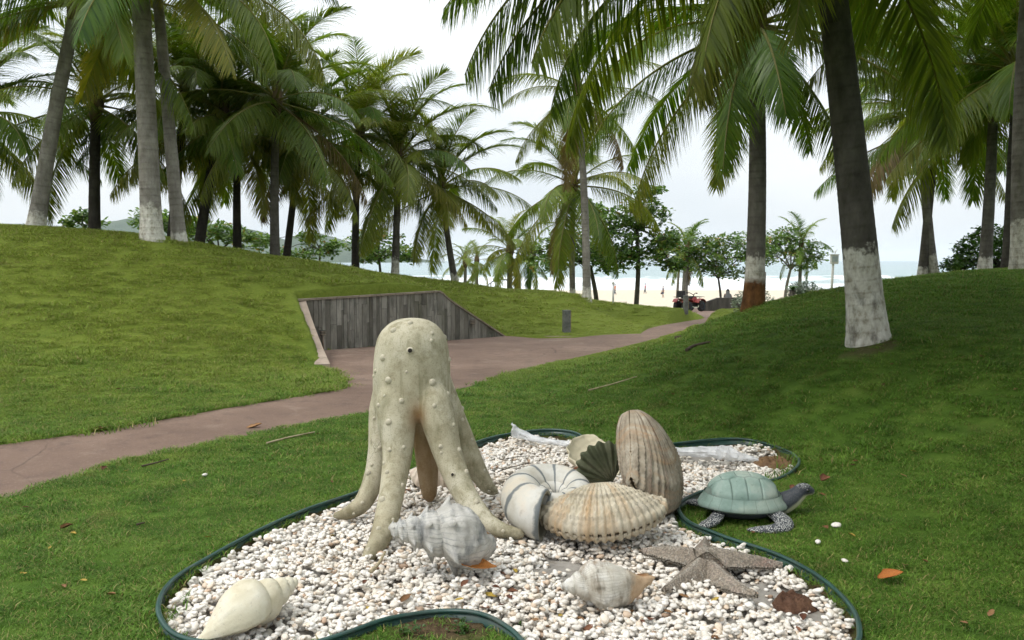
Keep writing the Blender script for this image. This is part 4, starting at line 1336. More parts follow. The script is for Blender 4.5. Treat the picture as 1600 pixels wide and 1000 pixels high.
# ---- octopus: domed head running out into six tentacles
def make_octo_mat():
    m = Mat('octopus_cast_stone')
    co = m.oco()
    n1 = m.noise(co, 3.2, 7, 0.62)
    n2 = m.noise(co, 140, 3, 0.7)
    n3 = m.noise(co, 11, 7, 0.7)
    c = m.ramp(n1, [(0.28, (0.335, 0.295, 0.195)), (0.5, (0.475, 0.435, 0.315)), (0.72, (0.605, 0.57, 0.455))])
    c = m.mix(m.ramp(n3, [(0.50, 0.0), (0.70, 0.7)]), c, (0.19, 0.165, 0.085))
    c = m.mix(m.ramp(m.noise(m.scaled(co, (7, 7, 1.3)), 1.0, 6, 0.6), [(0.54, 0.0), (0.72, 0.55)]), c, (0.155, 0.15, 0.075))
    c = m.mix(m.ramp(n2, [(0.30, 0.55), (0.47, 0.0)]), c, (0.12, 0.115, 0.07))
    sz = m.n('ShaderNodeSeparateXYZ', {'Vector': co}, 2)
    grime = m.math('SUBTRACT', m.math('ADD', 0.16, m.math('MULTIPLY', m.math('SUBTRACT', n3, 0.5), 0.5)), sz)
    c = m.mix(m.ramp(grime, [(0.0, 0.0), (0.14, 0.65)]), c, (0.17, 0.145, 0.085))
    drip = m.ramp(m.noise(m.scaled(co, (26, 26, 1.1)), 1.0, 5, 0.6), [(0.56, 0.0), (0.68, 0.5)])
    c = m.mix(drip, c, (0.20, 0.185, 0.10))
    ck = m.n('ShaderNodeTexVoronoi', {'Vector': m.mix(0.3, co, m.noise(co, 4, 4, 0.6, out=1)), 'Scale': 2.3}, feature='DISTANCE_TO_EDGE')
    c = m.mix(m.math('MULTIPLY', m.ramp(ck, [(0.0, 1.0), (0.008, 0.0)]), m.ramp(n1, [(0.52, 0.0), (0.6, 0.6)])), c, (0.10, 0.09, 0.055))
    c = m.mix(m.attr('stain'), c, (0.26, 0.13, 0.045))
    return m.finish(c, 0.9, m.bump(n2, 0.55, 0.004, m.bump(n3, 0.35, 0.012)), 0.15)
MAT_OCTO = make_octo_mat()
MAT_KNOB = weathered('pale_knob', [(0.3, (0.40, 0.36, 0.26)), (0.7, (0.56, 0.52, 0.41))], 2.0, rough=0.85)
O0 = on_z(655, 800, 0.03)
OC = Vector((O0.x + 0.0, O0.y + 0.05, 0))
octo = thing('octopus_statue', 'tall pale stone octopus with domed knobbly head standing on long tentacles', 'statue', (OC.x, OC.y, 0))
pieces = []
def octo_px(u, v, Y): 
    p = at(u, v, Y); return Vector((p.x - OC.x, p.y - OC.y, p.z))
Yc = OC.y
PXM = Yc / F_PX
prof = [(496.5, 4), (498, 18), (501, 28), (507, 38), (516, 47), (528, 54), (545, 58), (570, 60.5), (600, 61.5), (630, 61), (644, 56), (654, 42), (660, 20)]
LV = []
for v_, w_ in prof:
    c_ = octo_px(643.5, v_, Yc)
    for k in range(28):
        a_ = 2 * math.pi * k / 28
        LV.append((c_.x + w_ * PXM * math.cos(a_), c_.y + w_ * PXM * 0.92 * math.sin(a_), c_.z))
pieces.append((LV, [tuple(q) for q in grid_faces(len(prof), 28, wrap_v=True)] + [tuple(range(27, -1, -1)), tuple((len(prof) - 1) * 28 + k for k in range(28))]))
legs = [  # pixel, depth, radius along each tentacle
    ([(620, 600, -0.08), (616, 630, -0.14), (620, 665, -0.18), (621, 710, -0.24), (614, 760, -0.34), (605, 805, -0.46), (592, 845, -0.62), (572, 876, -0.78)], [.09, .113, .116, .090, .077, .072, .061, .033]),
    ([(668, 600, -0.08), (678, 630, -0.13), (688, 665, -0.16), (700, 710, -0.20), (718, 755, -0.27), (738, 790, -0.36), (765, 818, -0.46), (790, 830, -0.50), (814, 835, -0.52)], [.09, .111, .108, .088, .077, .069, .053, .044, .031]),
    ([(607, 570, 0.08), (597, 640, 0.10), (593, 700, 0.04), (585, 745, -0.01), (568, 784, -0.08), (545, 801, -0.13), (522, 806, -0.15)], [.06, .085, .074, .068, .060, .045, .020]),
    ([(682, 570, 0.08), (701, 635, 0.11), (720, 680, 0.13), (740, 725, 0.13), (760, 758, 0.12), (775, 769, 0.12)], [.06, .083, .078, .070, .052, .026]),
    ([(655, 590, 0.14), (660, 640, 0.18), (666, 700, 0.20), (669, 745, 0.21), (671, 776, 0.20)], [.11, .10, .082, .068, .048]),
]
for px, rd in legs:
    P = catmull([octo_px(u, v, Yc + dy) for u, v, dy in px], 6)
    rr = np.interp(np.linspace(0, 1, len(P)), np.linspace(0, 1, len(rd)), rd)
    P2 = np.concatenate([P, [P[-1] + (P[-1] - P[-2]) / np.linalg.norm(P[-1] - P[-2]) * rr[-1] * 0.8]])
    pieces.append(tube_piece(P2, np.append(rr, rr[-1] * 0.35), 16))
ome = remeshed('body', pieces, 0.012, 10)
co = np.empty(len(ome.vertices) * 3, np.float32); ome.vertices.foreach_get('co', co); co = co.reshape(-1, 3)
cr = octo_px(654, 655, Yc - 0.15)
back_leg = 0.6 * sstep(0.04, 0.14, co[:, 1]) * sstep(0.68, 0.55, co[:, 2]) * (np.abs(co[:, 0] - cr.x) < 0.16)
st = back_leg + 0.8 * np.exp(-(((co[:, 0] - cr.x) / 0.05) ** 2 + ((co[:, 2] - cr.z - 0.03) / 0.08) ** 2)) * (co[:, 1] < 0.1)
at_ = ome.attributes.new('stain', 'FLOAT', 'POINT'); at_.data.foreach_set('value', st.astype(np.float32))
obody = obj('body', ome, MAT_OCTO, octo)
from mathutils.bvhtree import BVHTree
bvh = BVHTree.FromPolygons([tuple(v) for v in co], [tuple(p.vertices) for p in ome.polygons])
knob_me = []
for k in range(3):
    b = bmesh.new()
    bmesh.ops.create_uvsphere(b, u_segments=12, v_segments=8, radius=1.0)
    for v in b.verts:
        v.co.z *= 0.85
        v.co += Vector((vnoise(v.co.x * 2 + k, v.co.y * 2, v.co.z * 2), 0, 0)) * 0.1
    me = bpy.data.meshes.new('knob'); b.to_mesh(me); b.free()
    for p in me.polygons: p.use_smooth = True
    me.materials.append(MAT_KNOB); knob_me.append(me)
MAT_HOLE_SHADE = weathered('painted_hole_shade', [(0.3, (0.012, 0.010, 0.008)), (0.7, (0.03, 0.025, 0.02))], 10)
KN = [(280, 86, 10), (320, 101, 9), (360, 80, 9), (260, 127, 10), (398, 138, 7), (396, 165, 7), (435, 130, 8), (222, 225, 11), (458, 232, 10), (199, 157, 7), (197, 272, 7), (190, 290, 6), (242, 305, 11), (307, 275, 5), (400, 312, 12),
      (456, 352, 8), (289, 378, 9), (406, 395, 7), (207, 393, 7), (243, 453, 10), (192, 440, 6), (228, 360, 5), (475, 463, 7), (507, 445, 7), (212, 545, 7), (246, 552, 7), (298, 543, 7), (428, 540, 7), (495, 552, 9), (540, 515, 6),
      (226, 600, 6), (238, 630, 7), (183, 605, 6), (521, 630, 9), (293, 677, 7), (170, 632, 10), (220, 727, 10), (207, 830, 7), (170, 905, 7), (557, 735, 9), (585, 625, 6), (610, 655, 6), (650, 840, 5), (260, 800, 6), (430, 562, 5), (600, 700, 5), (150, 740, 6), (120, 780, 5)]
eye_l = Vector((0, 0, EYE)) - Vector((OC.x, OC.y, 0))
def put_knob(loc, nor, rad, k, name='knob'):
    q = nor.to_track_quat('Z', 'Y')
    return obj(name, knob_me[k % 3], None, octo, loc=loc - nor * rad * 0.25, rot=q.to_euler(), scale=rad)
for k, (x, y, s) in enumerate(KN):
    u, v = 500 + x / 2.2727, 460 + y / 2.2727
    hit, nor, _, _ = bvh.ray_cast(eye_l, Vector(ray(u, v)).normalized())
    if hit is not None:
        put_knob(hit, nor, s / 2.2727 / F_PX * Yc * 1.22, k)
for k, (x, y) in enumerate([(320, 200), (472, 640)]):              # shown as pierced: a near-black disc paints the hole's shade
    hit, nor, _, _ = bvh.ray_cast(eye_l, Vector(ray(500 + x / 2.2727, 460 + y / 2.2727)).normalized())
    if hit is not None:
        rd = (0.024, 0.016)[k]
        e = put_knob(hit, nor, rd, k)
        b = Build(); b.lathe([(0.0, 0.72), (0.50, 0.78), (0.56, 0.83), (0.48, 0.87), (0.02, 0.862)], 14)
        b.build('hole_shade_disc', MAT_HOLE_SHADE, e, smooth=True)
kr = random.Random(4)
for k in range(24):                                                  # on the far side
    a = kr.uniform(0.35, 2.8)
    d = Vector((math.cos(a), math.sin(a), kr.uniform(-0.1, 0.1)))
    hit, nor, _, _ = bvh.ray_cast(Vector((0, 0, kr.uniform(0.45, 1.15))) + d * 1.5, -d)
    if hit is not None: put_knob(hit, nor, kr.uniform(0.012, 0.022), k)

# ---- spiral shells
def shell_mesh(name, W, turns, axial, r_off, ant, post, nth=64, nph=56, ribs=(0, 0), spikes=None, wob=0.03, seed=1, growth=0.0, gfreq=14, size=1.0, sharp=0.0, mirror=False):
    """Helico-spiral: a generating curve that grows by W per turn round the local X axis, apex at +X."""
    T = turns * 2 * math.pi
    k = math.log(W) / (2 * math.pi)
    th = np.linspace(0, T, int(nth * turns))
    back = th[-1] - np.linspace(0, 0.9, 10)[1:]
    thA = np.concatenate([th, back])
    inner = np.concatenate([np.ones(len(th)), np.linspace(0.93, 0.78, 9)])
    ph = np.linspace(0, 2 * math.pi, nph, endpoint=False)
    TH, PH = np.meshgrid(thA, ph, indexing='ij')
    IN = np.repeat(inner[:, None], nph, 1)
    g = np.exp(k * (TH - T))
    rho = g * IN
    sx, cr = np.sin(PH), np.cos(PH)
    rr = r_off * g + rho * cr * (1 + sharp * np.maximum(cr, 0) ** 6 * 0.15)
    axs = np.where(sx > 0, ant * (1 + 0.0 * sx), post)
    ax = -(axial * g) - rho * sx * axs
    # taper of the canal: the anterior end pulls in to the axis
    pull = np.where(sx > 0, 1 - np.clip(ant - 1, 0, 1.6) * 0.42 * sx ** 2, 1)
    rr = rr * np.where(rr > 0, pull, 1)
    d = np.ones_like(rr)
    if ribs[0]: d += ribs[1] * np.cos(ribs[0] * PH)
    if growth: d += growth * np.sin(TH * gfreq + 0.6 * np.sin(PH * 3)) * np.clip(cr + 0.3, 0, 1)
    if spikes:
        n, amp, phs, wid = spikes
        s = np.clip(np.cos(TH * n / 1.0), 0, 1) ** 5
        d += amp * s * np.exp(-((np.angle(np.exp(1j * (PH - phs)))) / wid) ** 2) * (IN > 0.95)
    d += wob * fbm(np.cos(TH) * 1.5 * rr * 2 + seed, np.sin(TH) * rr * 3, ax * 3, 4)
    rr = np.maximum(rr, -0.15 * g) * d
    X, Yv, Z = ax * (1 + (d - 1) * 0.15), rr * np.cos(TH), rr * np.sin(TH)
    V = np.stack([X, -Yv if mirror else Yv, Z], -1).reshape(-1, 3) * size
    ctr = (V.max(0) + V.min(0)) / 2
    V -= ctr
    band = (TH / (2 * math.pi))
    me = mesh_np(name, V, grid_faces(len(thA), nph, wrap_v=True), True, {'turn': band, 'section': PH / (2 * math.pi), 'inside': (IN < 0.95).astype(float)})
    if mirror: me.flip_normals()
    return me

def shell_mat(name, base, dark, streak, inside, seed=0.0, streak_scale=(3, 16, 16), amt=0.8, tan_end=None, lines=0):
    m = Mat(name)
    co = m.oco()
    n1 = m.noise(co, 7, 7, 0.65)
    c = m.ramp(n1, base)
    n2 = m.noise(m.scaled(co, streak_scale), 1.0, 7, 0.65)
    c = m.mix(m.math('MULTIPLY', m.ramp(n2, [(0.50, 0.0), (0.66, 1.0)]), amt), c, dark)
    c = m.mix(m.ramp(m.noise(co, 3.1, 6, 0.6), [(0.56, 0.0), (0.72, 0.75)]), c, streak)
    if lines:
        ln = m.ramp(m.math('SINE', m.math('ADD', m.math('MULTIPLY', m.attr('turn'), lines), m.math('MULTIPLY', n2, 9.0))), [(0.55, 0.0), (0.95, 1.0)])
        c = m.mix(m.math('MULTIPLY', m.math('MULTIPLY', ln, 0.45), m.ramp(n1, [(0.4, 0.1), (0.6, 1.0)])), c, dark)
    if tan_end:
        sx = m.n('ShaderNodeSeparateXYZ', {'Vector': co})
        k = m.math('SUBTRACT', m.math('ADD', -0.06, m.math('MULTIPLY', m.math('SUBTRACT', n1, 0.5), 0.25)), sx)
        c = m.mix(m.ramp(k, [(0.0, 0.0), (0.06, 0.85)]), c, tan_end)
    c = m.mix(m.attr('inside'), c, inside)
    c = m.mix(m.ramp(m.noise(co, 60, 5, 0.7), [(0.60, 0.0), (0.72, 0.6)]), c, (0.13, 0.11, 0.085))
    return m.finish(c, 0.72, m.bump(m.noise(co, 48, 5, 0.65), 0.4, 0.006), 0.3)

def set_mesh(me, u, v, M3, size=None, lift=-0.012, name='shell', Y=None):
    """World transform for a mesh of rotation M3 whose image centre lies at (u, v): rests on the pebble surface."""
    co = np.empty(len(me.vertices) * 3, np.float32); me.vertices.foreach_get('co', co); co = co.reshape(-1, 3)
    W = co @ np.array(M3).T
    zmin = W[:, 2].min()
    z = 0.045
    for _ in range(4):
        p = on_z(u, v, z - zmin)
        z = max(top_z(p.x, p.y, 0.06), 0.0) + lift
    return Vector((p.x, p.y, z - zmin))

def rot3(rz, ry=0.0, rx=0.0):
    return Matrix.Rotation(R(rz), 3, 'Z') @ Matrix.Rotation(R(ry), 3, 'Y') @ Matrix.Rotation(R(rx), 3, 'X')

# spiky whelk in front of the octopus: apex to the left
wm = shell_mesh('shell', 1.42, 4.7, 4.5, 0.62, 1.35, 1.25, mirror=True, spikes=(6.0, 0.52, -0.62, 0.22), growth=0.022, gfreq=40, ribs=(13, 0.02), wob=0.12, seed=3, size=0.108)
whelk = obj('whelk_shell', wm, shell_mat('spiky_whelk_white', [(0.3, (0.33, 0.315, 0.28)), (0.5, (0.48, 0.465, 0.425)), (0.72, (0.62, 0.605, 0.565))], (0.13, 0.14, 0.145), (0.36, 0.33, 0.27), (0.42, 0.27, 0.15), streak_scale=(14, 5, 5), lines=190.0))
M3 = rot3(190, -6, 334)
whelk.matrix_world = Matrix.Translation(set_mesh(wm, 693, 840, M3, lift=-0.03)) @ M3.to_4x4()
tag(whelk, 'spiky greyish white whelk shell lying before the octopus tentacles', 'shell')

# spindle conch with a frilled crest, near the starfish
sm_ = shell_mesh('shell', mirror=True, W=1.70, turns=4.6, axial=2.7, r_off=0.40, ant=2.5, post=1.2, spikes=(9.0, 0.16, -0.35, 0.22), growth=0.02, gfreq=60, ribs=(17, 0.014), wob=0.16, seed=9, size=0.090)
spindle = obj('spindle_shell', sm_, shell_mat('spindle_white_brown', [(0.3, (0.36, 0.31, 0.24)), (0.5, (0.55, 0.52, 0.45)), (0.7, (0.72, 0.71, 0.67))], (0.20, 0.165, 0.12), (0.36, 0.21, 0.10), (0.38, 0.22, 0.11), streak_scale=(26, 6, 6), amt=0.85, lines=300.0, tan_end=(0.46, 0.30, 0.165)))
M3 = rot3(188, 4, 312)
spindle.matrix_world = Matrix.Translation(set_mesh(sm_, 952, 912, M3, lift=-0.028)) @ M3.to_4x4()
tag(spindle, 'white and tan spindle shaped conch with frilled ridge, pointing at the starfish', 'shell')

# smooth cream conch at the bottom left
cm = shell_mesh('shell', 1.50, 4.2, 3.6, 0.48, 2.5, 1.1, growth=0.006, gfreq=20, wob=0.06, seed=15, size=0.096)
conch = obj('conch_shell', cm, shell_mat('smooth_cream_conch', [(0.3, (0.50, 0.44, 0.30)), (0.5, (0.62, 0.57, 0.43)), (0.7, (0.72, 0.69, 0.58))], (0.50, 0.40, 0.27), (0.60, 0.42, 0.33), (0.62, 0.50, 0.36), streak_scale=(4, 4, 4), amt=0.4))
M3 = rot3(52, -10, 112)
conch.matrix_world = Matrix.Translation(set_mesh(cm, 388, 950, M3, lift=-0.025)) @ M3.to_4x4()
tag(conch, 'smooth cream conch shell lying at the bed\'s near left edge', 'shell')

# striped ammonite: flat coil with a wide open mouth
def make_ammonite():
    T = 2.35 * 2 * math.pi
    k = math.log(2.15) / (2 * math.pi)
    th = np.linspace(0, T, 260)
    thA = np.concatenate([th, th[-1] - np.linspace(0.0, 0.9, 12)[0:]])
    inn = np.concatenate([np.ones(len(th)), np.linspace(0.90, 0.84, 12)])
    ph = np.linspace(0, 2 * math.pi, 40, endpoint=False)
    TH, PH = np.meshgrid(thA, ph, indexing='ij')
    g = np.exp(k * (TH - T))
    IN = np.repeat(inn[:, None], 40, 1)
    rib = 1 + 0.035 * np.abs(np.sin(TH * 3.4)) ** 0.6 * (IN > 0.95)
    r = 0.238 * g + 0.139 * g * IN * rib * np.cos(PH) 
    z = 0.150 * g * IN * rib * np.sin(PH)
    sgn = 1.0
    V = np.stack([r * np.cos(TH * sgn), r * np.sin(TH * sgn), z], -1).reshape(-1, 3)
    V[:, 2] += 0.0
    return mesh_np('shell', V, grid_faces(len(thA), 40, wrap_v=True), True, {'turn': TH, 'section': PH, 'inside': (IN < 0.95).astype(float)}), T
am, amT = make_ammonite()
m = Mat('striped_ammonite')
co_ = m.oco()
w = m.math('MULTIPLY', m.attr('turn'), 9.0)
w = m.math('ADD', w, m.math('MULTIPLY', m.noise(co_, 9, 5, 0.6), 1.6))
stripe = m.ramp(m.math('SINE', w), [(0.78, 0.0), (0.96, 1.0)])
n1 = m.noise(co_, 8, 6, 0.6)
c = m.ramp(n1, [(0.3, (0.43, 0.40, 0.33)), (0.55, (0.57, 0.555, 0.50)), (0.75, (0.68, 0.67, 0.63))])
c = m.mix(m.ramp(m.noise(co_, 4, 6, 0.6), [(0.56, 0.0), (0.7, 0.5)]), c, (0.55, 0.41, 0.22))
c = m.mix(m.math('MULTIPLY', stripe, 0.88), c, (0.10, 0.12, 0.13))
c = m.mix(m.ramp(m.noise(co_, 16, 7, 0.7), [(0.58, 0.0), (0.72, 0.45)]), c, (0.24, 0.25, 0.25))
c = m.mix(m.attr('inside'), c, (0.34, 0.32, 0.24))
MAT_AMM = m.finish(c, 0.6, m.bump(m.noise(co_, 50, 4, 0.6), 0.25, 0.004), 0.35)
ammo = obj('ammonite_shell', am, MAT_AMM)
M3 = rot3(0, 0, 14) @ Matrix.Rotation(R(252) - amT, 3, 'Z')
ammo.matrix_world = Matrix.Translation(set_mesh(am, 868, 774, M3)) @ M3.to_4x4()
tag(ammo, 'coiled white ammonite with dark stripes and open mouth beside the big scallop', 'shell')

# ---- bivalves
def valve(name, R0, amax, H, n_rib, rib_amp, frills, frill_amp, sign=1, elong=1.0, na=None, nt=44, seed=0, thick=0.012, wave=0.02, pw=0.55, lens=False):
    na = na or max(60, n_rib * 9)
    a, t = np.meshgrid(np.linspace(-amax, amax, na), np.linspace(0, 1, nt), indexing='ij')
    q = a / amax
    Rr = R0 * ((1 + 0.08 * q ** 2 - 0.24 * q ** 8) if lens else (1 - 0.30 * np.abs(q) ** 2.2)) * (1 + wave * np.cos(n_rib * q * math.pi))
    dome = np.clip(1 - t, 0, 1) ** pw * t ** 0.42
    dome = dome / 0.62 * (1 - 0.99 * np.abs(q) ** 3.0)
    ripple = rib_amp * np.cos(n_rib * q * math.pi) * t ** 0.8
    fr = frill_amp * (np.mod(t * frills + 0.10 * np.cos(n_rib * q * math.pi), 1.0) - 0.5) * t
    n = 0.022 * fbm(a * 3 + seed, t * 4, seed, 4)
    z = H * dome + ripple + fr + n * t * R0
    x, y = Rr * t * np.sin(a), Rr * t * np.cos(a) * elong
    outer = np.stack([x, y, sign * z], -1)
    inner = np.stack([x * 0.985, y * 0.985, sign * (z - thick * (0.35 + 0.65 * t))], -1)
    V = np.concatenate([outer.reshape(-1, 3), inner.reshape(-1, 3)])
    N = na * nt
    f = grid_faces(na, nt)
    rim = np.array([[i * nt + nt - 1, (i + 1) * nt + nt - 1, N + (i + 1) * nt + nt - 1, N + i * nt + nt - 1] for i in range(na - 1)])
    e1 = np.array([[j, j + 1, N + j + 1, N + j] for j in range(nt - 1)])
    b0 = (na - 1) * nt
    e2 = np.array([[b0 + j, N + b0 + j, N + b0 + j + 1, b0 + j + 1] for j in range(nt - 1)])
    F_ = np.concatenate([f, f[:, ::-1] + N, rim, e1, e2])
    me = mesh_np(name, V, F_, True, {'radial': np.tile(t.ravel(), 2), 'fan': np.tile((q * 0.5 + 0.5).ravel(), 2), 'inside': np.repeat([0.0, 1.0], N)})
    me_fix(me)
    return me
def me_fix(me):
    bm = bmesh.new(); bm.from_mesh(me)
    bmesh.ops.remove_doubles(bm, verts=bm.verts, dist=1e-5)
    bmesh.ops.recalc_face_normals(bm, faces=bm.faces)
    bm.to_mesh(me); bm.free()
    for p in me.polygons: p.use_smooth = True

def bivalve_mat(name, base, ray_col, ray_amt, band_col, band_amt, nrib, bands, inside, ray_scale=9.0):
    m = Mat(name)
    co = m.oco()
    t, f = m.attr('radial'), m.attr('fan')
    n1 = m.noise(co, 9, 7, 0.65)
    c = m.ramp(n1, base)
    v = m.n('ShaderNodeCombineXYZ', {'X': m.math('MULTIPLY', f, ray_scale), 'Y': m.math('MULTIPLY', t, 0.8), 'Z': 0.0})
    c = m.mix(m.math('MULTIPLY', m.ramp(m.noise(v, 1.0, 6, 0.6), [(0.50, 0.0), (0.64, 1.0)]), ray_amt), c, ray_col)
    v2 = m.n('ShaderNodeCombineXYZ', {'X': m.math('MULTIPLY', f, 1.5), 'Y': m.math('MULTIPLY', t, bands), 'Z': 0.0})
    c = m.mix(m.math('MULTIPLY', m.ramp(m.noise(v2, 1.0, 6, 0.65), [(0.48, 0.0), (0.66, 1.0)]), band_amt), c, band_col)
    c = m.mix(m.ramp(m.noise(co, 26, 6, 0.7), [(0.58, 0.0), (0.72, 0.6)]), c, (0.20, 0.185, 0.15))
    c = m.mix(m.attr('inside'), c, inside)
    return m.finish(c, 0.75, m.bump(m.noise(co, 70, 5, 0.65), 0.45, 0.005), 0.25)

# big scallop lying in front
scal = thing('scallop_shell', 'big closed cream scallop with wavy frilled ribs lying beside the ammonite', 'shell')
MAT_SC = bivalve_mat('cream_scallop', [(0.3, (0.36, 0.315, 0.225)), (0.5, (0.51, 0.455, 0.345)), (0.72, (0.64, 0.59, 0.48))], (0.46, 0.26, 0.10), 0.55, (0.27, 0.235, 0.175), 0.75, 22, 9, (0.46, 0.38, 0.27))
up = valve('upper_valve', 0.405, R(84), 0.20, 25, 0.0060, 11, 0.026, 1, seed=2, wave=0.006, na=260, lens=True)
lo = valve('lower_valve', 0.402, R(84), 0.11, 25, 0.0050, 5, 0.022, -1, seed=5, wave=0.006, na=260, lens=True)
M3 = rot3(176, 0, 0) @ Matrix.Rotation(R(-13), 3, 'X')
M3 = Matrix.Rotation(R(-5), 3, 'Y') @ M3
bp = on_z(938, 830, 0.06)
scal.matrix_world = Matrix.Translation((bp.x + 0.02, bp.y + 0.20, 0.195)) @ M3.to_4x4()
obj('upper_valve', up, MAT_SC, scal)
obj('lower_valve', lo, MAT_SC, scal, loc=(0, 0.0, -0.016))

# tall clam standing on end
clam = thing('standing_clam_shell', 'tall brownish ribbed clam shell standing upright behind the big scallop', 'shell')
MAT_CL = bivalve_mat('brown_grey_clam', [(0.3, (0.19, 0.155, 0.11)), (0.5, (0.33, 0.285, 0.215)), (0.72, (0.47, 0.43, 0.35))], (0.11, 0.07, 0.045), 0.95, (0.36, 0.22, 0.115), 0.65, 30, 10, (0.30, 0.23, 0.15), 26)
va = valve('front_valve', 0.70, R(50), 0.165, 19, 0.0105, 24, 0.018, 1, seed=7, wave=0.006, pw=0.5, na=200)
vb = valve('rear_valve', 0.70, R(50), 0.165, 19, 0.0105, 24, 0.018, -1, seed=8, wave=0.006, pw=0.5, na=200)
cb = on_z(1012, 792, 0.03)
nrm = Vector((0.86, -0.42, 0.33)).normalized()
dwn = Vector((0.40, 0.0, -1.0)); dwn = (dwn - nrm * dwn.dot(nrm)).normalized()
xax = dwn.cross(nrm)
M3 = Matrix((xax, dwn, nrm)).transposed()
topc = at(983, 641, cb.y + 0.02)
clam.matrix_world = Matrix.Translation(topc) @ M3.to_4x4()
obj('front_valve', va, MAT_CL, clam, loc=(0, 0, 0.006), rot=(R(1.6), 0, 0))
obj('rear_valve', vb, MAT_CL, clam, loc=(0, 0, -0.006), rot=(R(-1.6), 0, 0))

# olive fan scallop leaning against the clam
MAT_FAN = weathered('olive_fan_shell', [(0.3, (0.042, 0.050, 0.026)), (0.55, (0.075, 0.084, 0.045)), (0.75, (0.13, 0.135, 0.085))], 9, rough=0.7, bump=0.4, bscale=60, spot=(0.20, 0.19, 0.13), spot_amt=0.3)
fan = valve('fan_shell', 0.30, R(62), 0.055, 9, 0.0095, 3, 0.002, 1, seed=12, wave=0.045, na=150)
fo = obj('fan_shell', fan, MAT_FAN)
dvec = Vector((-0.42, -0.05, 0.62)).normalized()
nrm = Vector((-0.20, -0.95, 0.25)); nrm = (nrm - dvec * nrm.dot(dvec)).normalized()
M3 = Matrix((dvec.cross(nrm), dvec, nrm)).transposed()
fp = at(958, 752, on_z(945, 765, 0.03).y + 0.05)
fo.matrix_world = Matrix.Translation(fp) @ M3.to_4x4()
tag(fo, 'dark olive ribbed fan shell leaning between the scallop and the open shell', 'shell')

# open pale half shell behind
MAT_DISH = bivalve_mat('pale_half_shell', [(0.3, (0.40, 0.36, 0.25)), (0.55, (0.55, 0.51, 0.39)), (0.75, (0.66, 0.63, 0.53))], (0.40, 0.30, 0.18), 0.4, (0.36, 0.33, 0.25), 0.4, 10, 7, (0.56, 0.51, 0.37))
dish = valve('half_shell', 0.44, R(62), 0.13, 7, 0.006, 6, 0.006, -1, seed=15, wave=0.02, na=120)
dp = on_z(930, 728, 0.03)
d_ = obj('half_shell', dish, MAT_DISH)
dvec = Vector((-0.80, -0.25, 0.0)).normalized()
nrm = Vector((0.05, -0.38, 0.92)); nrm = (nrm - dvec * nrm.dot(dvec)).normalized()
M3 = Matrix((dvec.cross(nrm), dvec, nrm)).transposed()
d_.matrix_world = Matrix.Translation((dp.x + 0.22, dp.y + 0.10, 0.10)) @ M3.to_4x4()
tag(d_, 'open pale half shell with brown litter inside, behind the olive fan shell', 'shell')

# pinkish rounded shell glimpsed behind the octopus
rs = valve('round_shell', 0.30, R(70), 0.16, 14, 0.003, 8, 0.003, 1, seed=18, wave=0.01)
ro = obj('round_shell', rs, bivalve_mat('pinkish_round_shell', [(0.3, (0.50, 0.42, 0.33)), (0.7, (0.64, 0.57, 0.47))], (0.44, 0.30, 0.24), 0.5, (0.5, 0.4, 0.3), 0.3, 14, 8, (0.5, 0.4, 0.3)))
rp = on_z(672, 760, 0.03)
M3 = rot3(200, 0, 0) @ Matrix.Rotation(R(-35), 3, 'X')
ro.matrix_world = Matrix.Translation((rp.x, rp.y + 0.30, 0.14)) @ M3.to_4x4()
tag(ro, 'pinkish cream rounded shell glimpsed between the octopus tentacles', 'shell')

